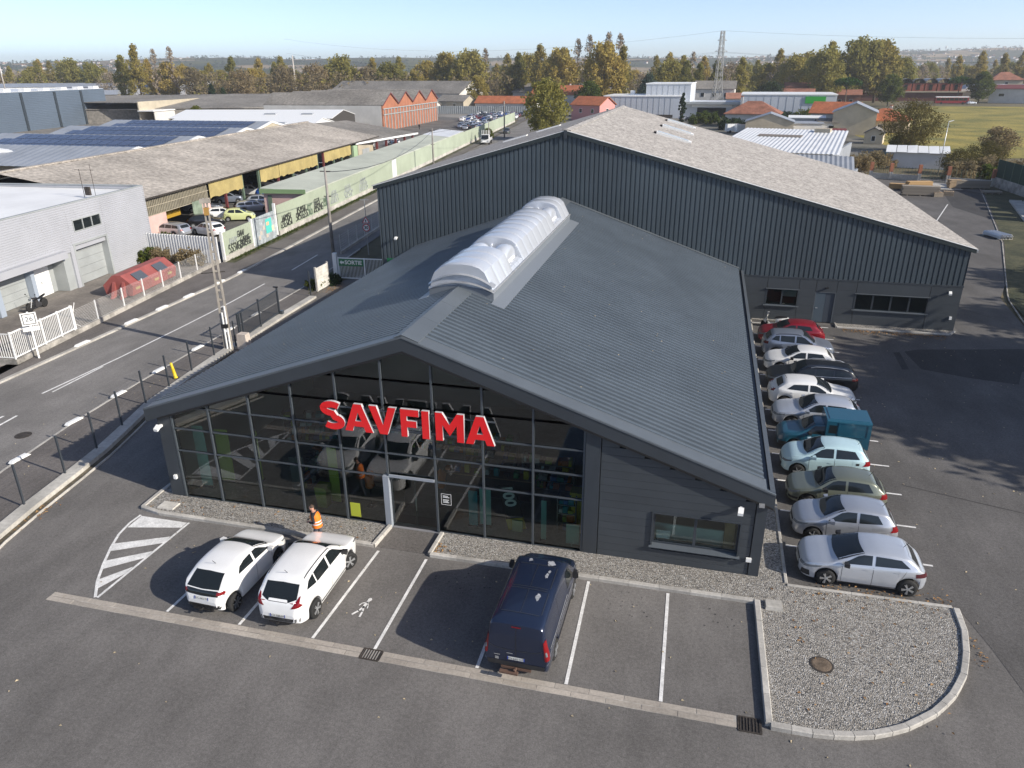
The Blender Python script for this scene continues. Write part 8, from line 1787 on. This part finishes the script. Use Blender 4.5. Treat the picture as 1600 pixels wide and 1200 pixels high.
def fill(key, pts, label, group, cat='bush'):
    for i, (x, y, s) in enumerate(pts): tree(key, x, y, s, label[i] if isinstance(label, list) else label, cat, group)
fill('bushb', [(45.5,118,1.1),(48,122,1.2),(51,126,1.0)], ['brown bush left of three behind the ribbed building','brown bush in the middle of three behind the ribbed building','brown bush right of three beside the white roof shed'], 'brown bushes behind the ribbed building')
fill('bushd', [(26.5,214,1.6),(29,219,1.4),(48,240,1.6),(46,262,1.4)], ['dark bush beside the bungalow wall','dark shrub in front of the bungalow','dark bush right of the bungalow','dark bush under the green sign'], 'dark garden bushes')
fill('bush', [(20,240,1.8),(17,236,1.5),(51,255,1.8),(55,262,1.6),(52,192,1.0),(60,186,1.0),(61,160,1.3),(-10,236,1.8),(-5,240,1.6),(46,233,1.4),(65,232,2.4)], ['green bush left before the commercial building','green bush behind the silver estate car','garden bush behind the flat shed','second garden bush near the hedge','bush before the dark roofed lean-to','small bush at the cream house corner','bush below the large olive brown tree','bush left of the pink house garden','bush right of the pink house','bush between bungalow and shed','big dense bush above the grey roofed cream house'], 'green garden bushes')
tree('bush',-26.6,38.0,.6,'low green bush at the foot of the sheet fence','bush'); tree('bushb',-24.8,36.0,.55,'reddish dry bush by the white fence end','bush'); tree('bush',-29.2,36.0,.6,'green bush behind the red container','bush'); tree('bushb',-27.9,36.0,.5,'reddish bush behind the red container','bush'); tree('bush',-31.9,41.0,.75,'green shrub between grey unit and pink shed wall','bush'); tree('r_green',-32.0,163,.28,'small yellow green roadside shrub before the truck','bush')
tree('bushd',-9.0,32.6,.42,'dark ivy clump by the exit gate pillar','bush'); tree('bush',-9.6,30.8,.42,'weedy green tuft on the verge by the white panel','bush')
# the continuous belt of autumn trees behind the town
random.seed(31)
cnt_ = {}
for i in range(225):
    px = 5+i*7.4+random.uniform(-5,5); k_ = random.choice(['r_olive','r_gold','pl_olive','pl_gold','r_brown','r_gold','pl_gold','r_twig'])
    if px < 250: d_ = random.uniform(560,700)
    elif px < 420: d_ = random.uniform(470,560)
    elif px < 1330: d_ = random.uniform(430,560)
    else: d_ = random.uniform(560,760)
    seg_ = next(n_ for lim2, n_ in ((180,'the slate blue store'),(300,'the long white store'),(420,'the left poplars'),(500,'the tall concrete mast'),(600,'the brick workshop roof'),(700,'the white barn'),(800,'the orange roofs by the car lot'),(900,'the long grey hall'),(1000,'the dark cedar'),(1100,'the white commercial building'),(1200,'the lattice pylon'),(1330,'the umbrella pine'),(1450,'the school'),(1540,'the bus'),(9999,'the right edge')) if px < lim2)
    cnt_[(seg_,k_)] = cnt_.get((seg_,k_),0)+1
    at(k_, px, d_, random.uniform(.95,1.35), ['','second ','third ','fourth ','fifth ','sixth ','seventh ','eighth ','ninth ','tenth ','eleventh '][cnt_[(seg_,k_)]-1]+{'r_olive':'broad olive tree in the long tree belt behind the town','r_gold':'broad golden tree in the long tree belt behind the town','pl_olive':'slim olive poplar in the long tree belt behind the town','pl_gold':'slim golden poplar in the long tree belt behind the town','r_brown':'brown tree in the long tree belt behind the town','r_twig':'half bare tree in the long tree belt behind the town'}[k_].replace('long tree belt behind the town','tree belt behind '+seg_), 'tree', 'tree belt, '+k_.replace('_',' '))
# trees on the neighbouring plot to the right, whose shade falls across the side lot
for x, y, s_, lab in ((58,9.5,1.1,'first'),(62,12,1.25,'second'),(65,17,1.25,'third'),(60,21,1.0,'fourth'),(72,28,1.2,'fifth'),(74,40,1.1,'sixth')): tree('r_olive', x, y, s_, lab+' tree on the neighbouring plot right of the side lot', 'tree', 'trees right of the side lot')
# hedge as one clipped thing
hx = rng.random((260,3))*np.array([40,2,2.0]); ho = obj('hedge', leaves_mesh('hedge', hx, .5, 14, .16, LM_['green']), None, (44,300,.2)); tag(ho, 'long clipped green hedge before the salmon house', 'hedge')
hx = rng.random((120,3))*np.array([14,2,1.8]); ho = obj('hedge', leaves_mesh('hedge', hx, .5, 14, .16, LM_['green']), None, (20,246,.2)); tag(ho, 'short clipped hedge left of the bungalow', 'hedge')
# the woods on the plain: one far mass
def wood(name, n, gen, size, nl, mat, rad):
    c = np.array([gen() for _ in range(n)]); o = obj(name, leaves_mesh(name, c, rad, nl, size, mat), None); return kind(tag(o, 'far woodland mass on the plain below the hills', 'woodland'), 'stuff')
def gen_band(p0, p1, d0, d1, h):
    def f():
        x, y = px_dir(random.uniform(p0,p1), random.uniform(d0,d1)); return (x, y, random.random()**.8*h*random.uniform(.5,1))
    return f
wood('woodland', 3200, gen_band(-150,1750,540,1300,16), .8, 20, LM_['brown'], 3.2)
wood('woodland', 1300, gen_band(-150,1750,500,1200,14), .9, 16, LM_['olive'], 3.0)
wood('woodland', 1100, gen_band(380,800,400,520,16), .6, 26, LM_['brown'], 2.6)
wood('woodland', 900, gen_band(380,1320,420,540,16), .6, 24, LM_['olive'], 2.6)
wood('woodland', 900, gen_band(-150,1750,1250,1900,12), 1.4, 14, LM_['dark'], 4.0)
# rolling hills on the horizon
def hills():
    m = MB(); rows = []; na = 220
    prof = [(1300,0),(1600,5),(1900,14),(2200,26),(2500,38),(2800,50),(3100,58),(3500,62),(4000,40)]
    rr = np.random.default_rng(9); ph = rr.random(24)*6.28
    for d, hb in prof:
        row = []
        for i in range(na+1):
            px = -700+3000*i/na; x, y = px_dir(px, d)
            nz = sum(math.sin(x*.0019*k+y*.001*k+ph[k])/k for k in range(1,6))*.22+sum(math.sin(x*.009*k-y*.005*k+ph[k+8])/k for k in range(1,5))*.06
            side = 1.0+.25*max(0,(px-1000)/700)-.1*max(0,(700-px)/900)
            row.append((x, y, max(-1, hb*side*(1+.42*nz))))
        rows.append(row)
    mt = bpy.data.materials.new('hill_fields'); mt.use_nodes = True; N = mt.node_tree.nodes; L = mt.node_tree.links; b = N['Principled BSDF']; b.inputs['Roughness'].default_value = 1; b.inputs['Specular IOR Level'].default_value = 0
    pos = N.new('ShaderNodeNewGeometry').outputs['Position']; mp = N.new('ShaderNodeMapping'); mp.inputs['Scale'].default_value = (.0055,.0034,.004); L.new(pos, mp.inputs[0])
    v = N.new('ShaderNodeTexVoronoi'); v.inputs['Scale'].default_value = 1; L.new(mp.outputs[0], v.inputs['Vector']); sp_ = N.new('ShaderNodeSeparateColor'); L.new(v.outputs['Color'], sp_.inputs[0])
    cr = N.new('ShaderNodeValToRGB'); cr.color_ramp.interpolation = 'CONSTANT'; e = cr.color_ramp; e.elements[0].color = (.06,.07,.04,1); e.elements[1].position = .82; e.elements[1].color = (.34,.26,.17,1)
    for p, c in ((.3,(.05,.055,.025,1)),(.42,(.30,.23,.15,1)),(.62,(.09,.095,.035,1)),(.75,(.03,.038,.02,1))): k = e.elements.new(p); k.color = c
    L.new(sp_.outputs[0], cr.inputs[0])
    n = N.new('ShaderNodeTexNoise'); n.inputs['Scale'].default_value = .02; n.inputs['Detail'].default_value = 5; L.new(pos, n.inputs['Vector']); r = N.new('ShaderNodeMapRange'); r.inputs[1].default_value = .56; r.inputs[2].default_value = .64; L.new(n.outputs[0], r.inputs[0])
    x = N.new('ShaderNodeMix'); x.data_type = 'RGBA'; x.inputs[7].default_value = (.03,.036,.018,1); L.new(r.outputs[0], x.inputs[0]); L.new(cr.outputs[0], x.inputs[6]); L.new(x.outputs[2], b.inputs['Base Color'])
    o = m.grid(rows).build('hills', mt, None, smooth=True); kind(o, 'structure'); return o
ho_ = hills(); hb_ = BVHTree.FromPolygons([v.co.copy() for v in ho_.data.vertices], [tuple(p.vertices) for p in ho_.data.polygons])
# copses and villages on the hills
def on_hill(px, d):
    x, y = px_dir(px, d); h = hb_.ray_cast(Vector((x,y,900)), Vector((0,0,-1))); return h[0] if h[0] else None
cl = []
for _ in range(520):
    p0 = random.uniform(-200,1800); d0 = random.uniform(1500,3450)
    for _ in range(random.randint(1,6)):
        q = on_hill(p0+random.uniform(-25,25), d0+random.uniform(-40,40))
        if q: cl.append((q.x,q.y,q.z+random.uniform(1,5)))
o = obj('hill_copse', leaves_mesh('hill_copse', cl, 7., 10, 2.6, LM_['dark']), None); kind(tag(o, 'dark hedges and copses scattered over the distant hills', 'woodland'), 'stuff')
vm = MB()
for _ in range(300):
    p0 = random.choice([random.gauss(190,80),random.gauss(70,60),random.gauss(1320,60),random.gauss(1480,70),random.gauss(1140,80),random.uniform(800,1600)]); q = on_hill(p0, random.uniform(1900,3400))
    if q: a = random.uniform(0,3.1); k2 = random.uniform(6,11); vm.obox((q.x,q.y), k2, 6, q.z-2, q.z+3.5, a, 0); vm.obox((q.x,q.y), k2+.6, 6.6, q.z+3.5, q.z+5, a, 1)
o = vm.build('hill_village', [MT['render'],MT['tiled']]); kind(tag(o, 'tiny pale houses of distant hillside villages', 'village'), 'stuff')
wtw = on_hill(1374,3450); t = thing('water_tower', 'tiny white water tower on the right horizon', 'water tower', wtw); MB().lathe([(1.5,-3),(1.5,9),(4,12),(4,16),(.5,17)], n=14).build('tank', A['wht'], t)
mtw = thing('antenna_mast', 'white leaning antenna mast before the hills on the left', 'mast', (*px_dir(126,1500),0)); MB().tube([(0,0,0),(-3,0,34)], [1.0,.5], 6).build('shaft', A['wht'], mtw)
# fallen leaves: scattered and in drifts
def litter(name, pts, mat, s, label):
    m = MB()
    for x, y, z in pts:
        a = random.uniform(0,6.28); t_ = random.uniform(-.5,.5); k_ = s*random.uniform(.6,1.3); c, q = math.cos(a)*k_, math.sin(a)*k_
        m.add([(x-c,y-q,z),(x+q*.6,y-c*.6,z+.02),(x+c,y+q,z+.006),(x-q*.6,y+c*.6,z+.03+.01*t_)], [(0,1,2,3)])
    o = m.build(name, mat); kind(tag(o, label, 'leaf litter'), 'stuff')
lb = M('dry_leaf', (.33,.15,.05), .9, var=(6,.4), col2=(.42,.26,.11)); ly = M('pale_leaf', (.46,.38,.25), .9, var=(6,.3))
random.seed(4)
P1 = [(random.uniform(30.6,37),29.5-abs(random.gauss(0,.35)),.02) for _ in range(420)]+[(random.uniform(25.5,29.8),-.2+random.gauss(0,.35),.1) for _ in range(110)]+[(29.9+random.gauss(0,.1),random.uniform(-3,-1.5),.03) for _ in range(22)]+[(12.3+random.gauss(0,.15),-1.1+random.gauss(0,.25),.1) for _ in range(25)]+[(random.uniform(24,29),random.uniform(-6,-.6),.1) for _ in range(60)]+[(-4.4+random.gauss(0,.25),-2.6+random.gauss(0,.6),.03) for _ in range(60)]+[(random.uniform(-.3,9),random.uniform(-1.2,-.2),.1) for _ in range(40)]+[(-8.2+random.gauss(0,.3),31.2+random.gauss(0,.8),.03) for _ in range(150)]+[(random.uniform(-3,2),30.2+random.gauss(0,.2),.1) for _ in range(120)]
litter('leaf_litter', P1, lb, .05, 'drifts of brown fallen leaves along kerbs and walls')
P2 = [(random.uniform(29,40),random.uniform(-4,28),.015) for _ in range(150)]+[(random.uniform(-3,40),random.uniform(-16,-7),.012) for _ in range(60)]+[(random.uniform(1,23),random.uniform(-6.3,-1.7),.012) for _ in range(50)]+[(random.uniform(23,33),random.uniform(-9,-6.7),.012) for _ in range(25)]+[(random.uniform(-11,-6),random.uniform(-2,16),.11) for _ in range(30)]+[(-5+.0*k_,random.uniform(-12,0),.012) for k_ in range(12)]
litter('leaf_litter', P2, ly, .045, 'pale fallen leaves dotted over the asphalt')
def roof_specks():
    m = MB()
    for _ in range(260):
        x = random.uniform(.3,23); y = random.uniform(.6,29.8); z = roofz(x)+.02; a = random.uniform(0,6); s = random.uniform(.02,.045); m.add([(x-s*math.cos(a),y-s*math.sin(a),z),(x+s*math.sin(a),y-s*math.cos(a),z+.01),(x+s*math.cos(a),y+s*math.sin(a),z+.012),(x-s*math.sin(a),y+s*math.cos(a),z+.01)], [(0,1,2,3)])
    o = m.build('roof_specks', ly); kind(tag(o, 'small pale leaves lying on the ribbed shop roof', 'leaf litter'), 'stuff')
roof_specks()
# oil spots
def spots(pts, name='oil_stain'):
    m = MB()
    for x, y, r in pts:
        n = 9; m.face(*[(x+r*random.uniform(.5,1.1)*math.cos(6.283*i/n), y+r*random.uniform(.4,1.)*math.sin(6.283*i/n), .0105) for i in range(n)])
    kind(m.build(name, M('oil_dark', (.035,.033,.032), .6)), 'structure')
spots([(13.4+random.gauss(0,.5),-2.7+random.gauss(0,.4),random.uniform(.015,.045)) for _ in range(30)]+[(19.2+random.gauss(0,.45),-2.6+random.gauss(0,.4),random.uniform(.012,.035)) for _ in range(30)]+[(22.2+random.gauss(0,.3),-2.6+random.gauss(0,.3),random.uniform(.02,.04)) for _ in range(8)])
# weeds along the green wall foot
wp_ = [(GW(y)+.35+random.uniform(0,.5), y, .12+random.uniform(0,.1)) for y in np.linspace(38,100,420)]; o = obj('grass_tuft', leaves_mesh('grass_tuft', wp_, .16, 12, .06, LM_['green']), None); kind(tag(o, 'weedy grass along the foot of the green wall', 'grass'), 'stuff')
kind(MB().face(*[(GW(y)+.12,y,.106) for y in (37,120,236)], *[(GW(y)+1.1,y,.106) for y in (236,120,37)]).build('grass_verge', LAWN), 'structure')
# ---- air
hz = MB().box(-4500,4500,-900,5200,-2,112).build('haze', None); hz.data.materials.clear()
hm = bpy.data.materials.new('haze_air'); hm.use_nodes = True; N = hm.node_tree.nodes; N.remove(N['Principled BSDF']); pv = N.new('ShaderNodeVolumePrincipled'); pv.inputs['Color'].default_value = (.93,.96,1,1); pv.inputs['Density'].default_value = .0002; pv.inputs['Anisotropy'].default_value = .2
hm.node_tree.links.new(pv.outputs[0], N['Material Output'].inputs['Volume']); hz.data.materials.append(hm); kind(hz, 'stuff')
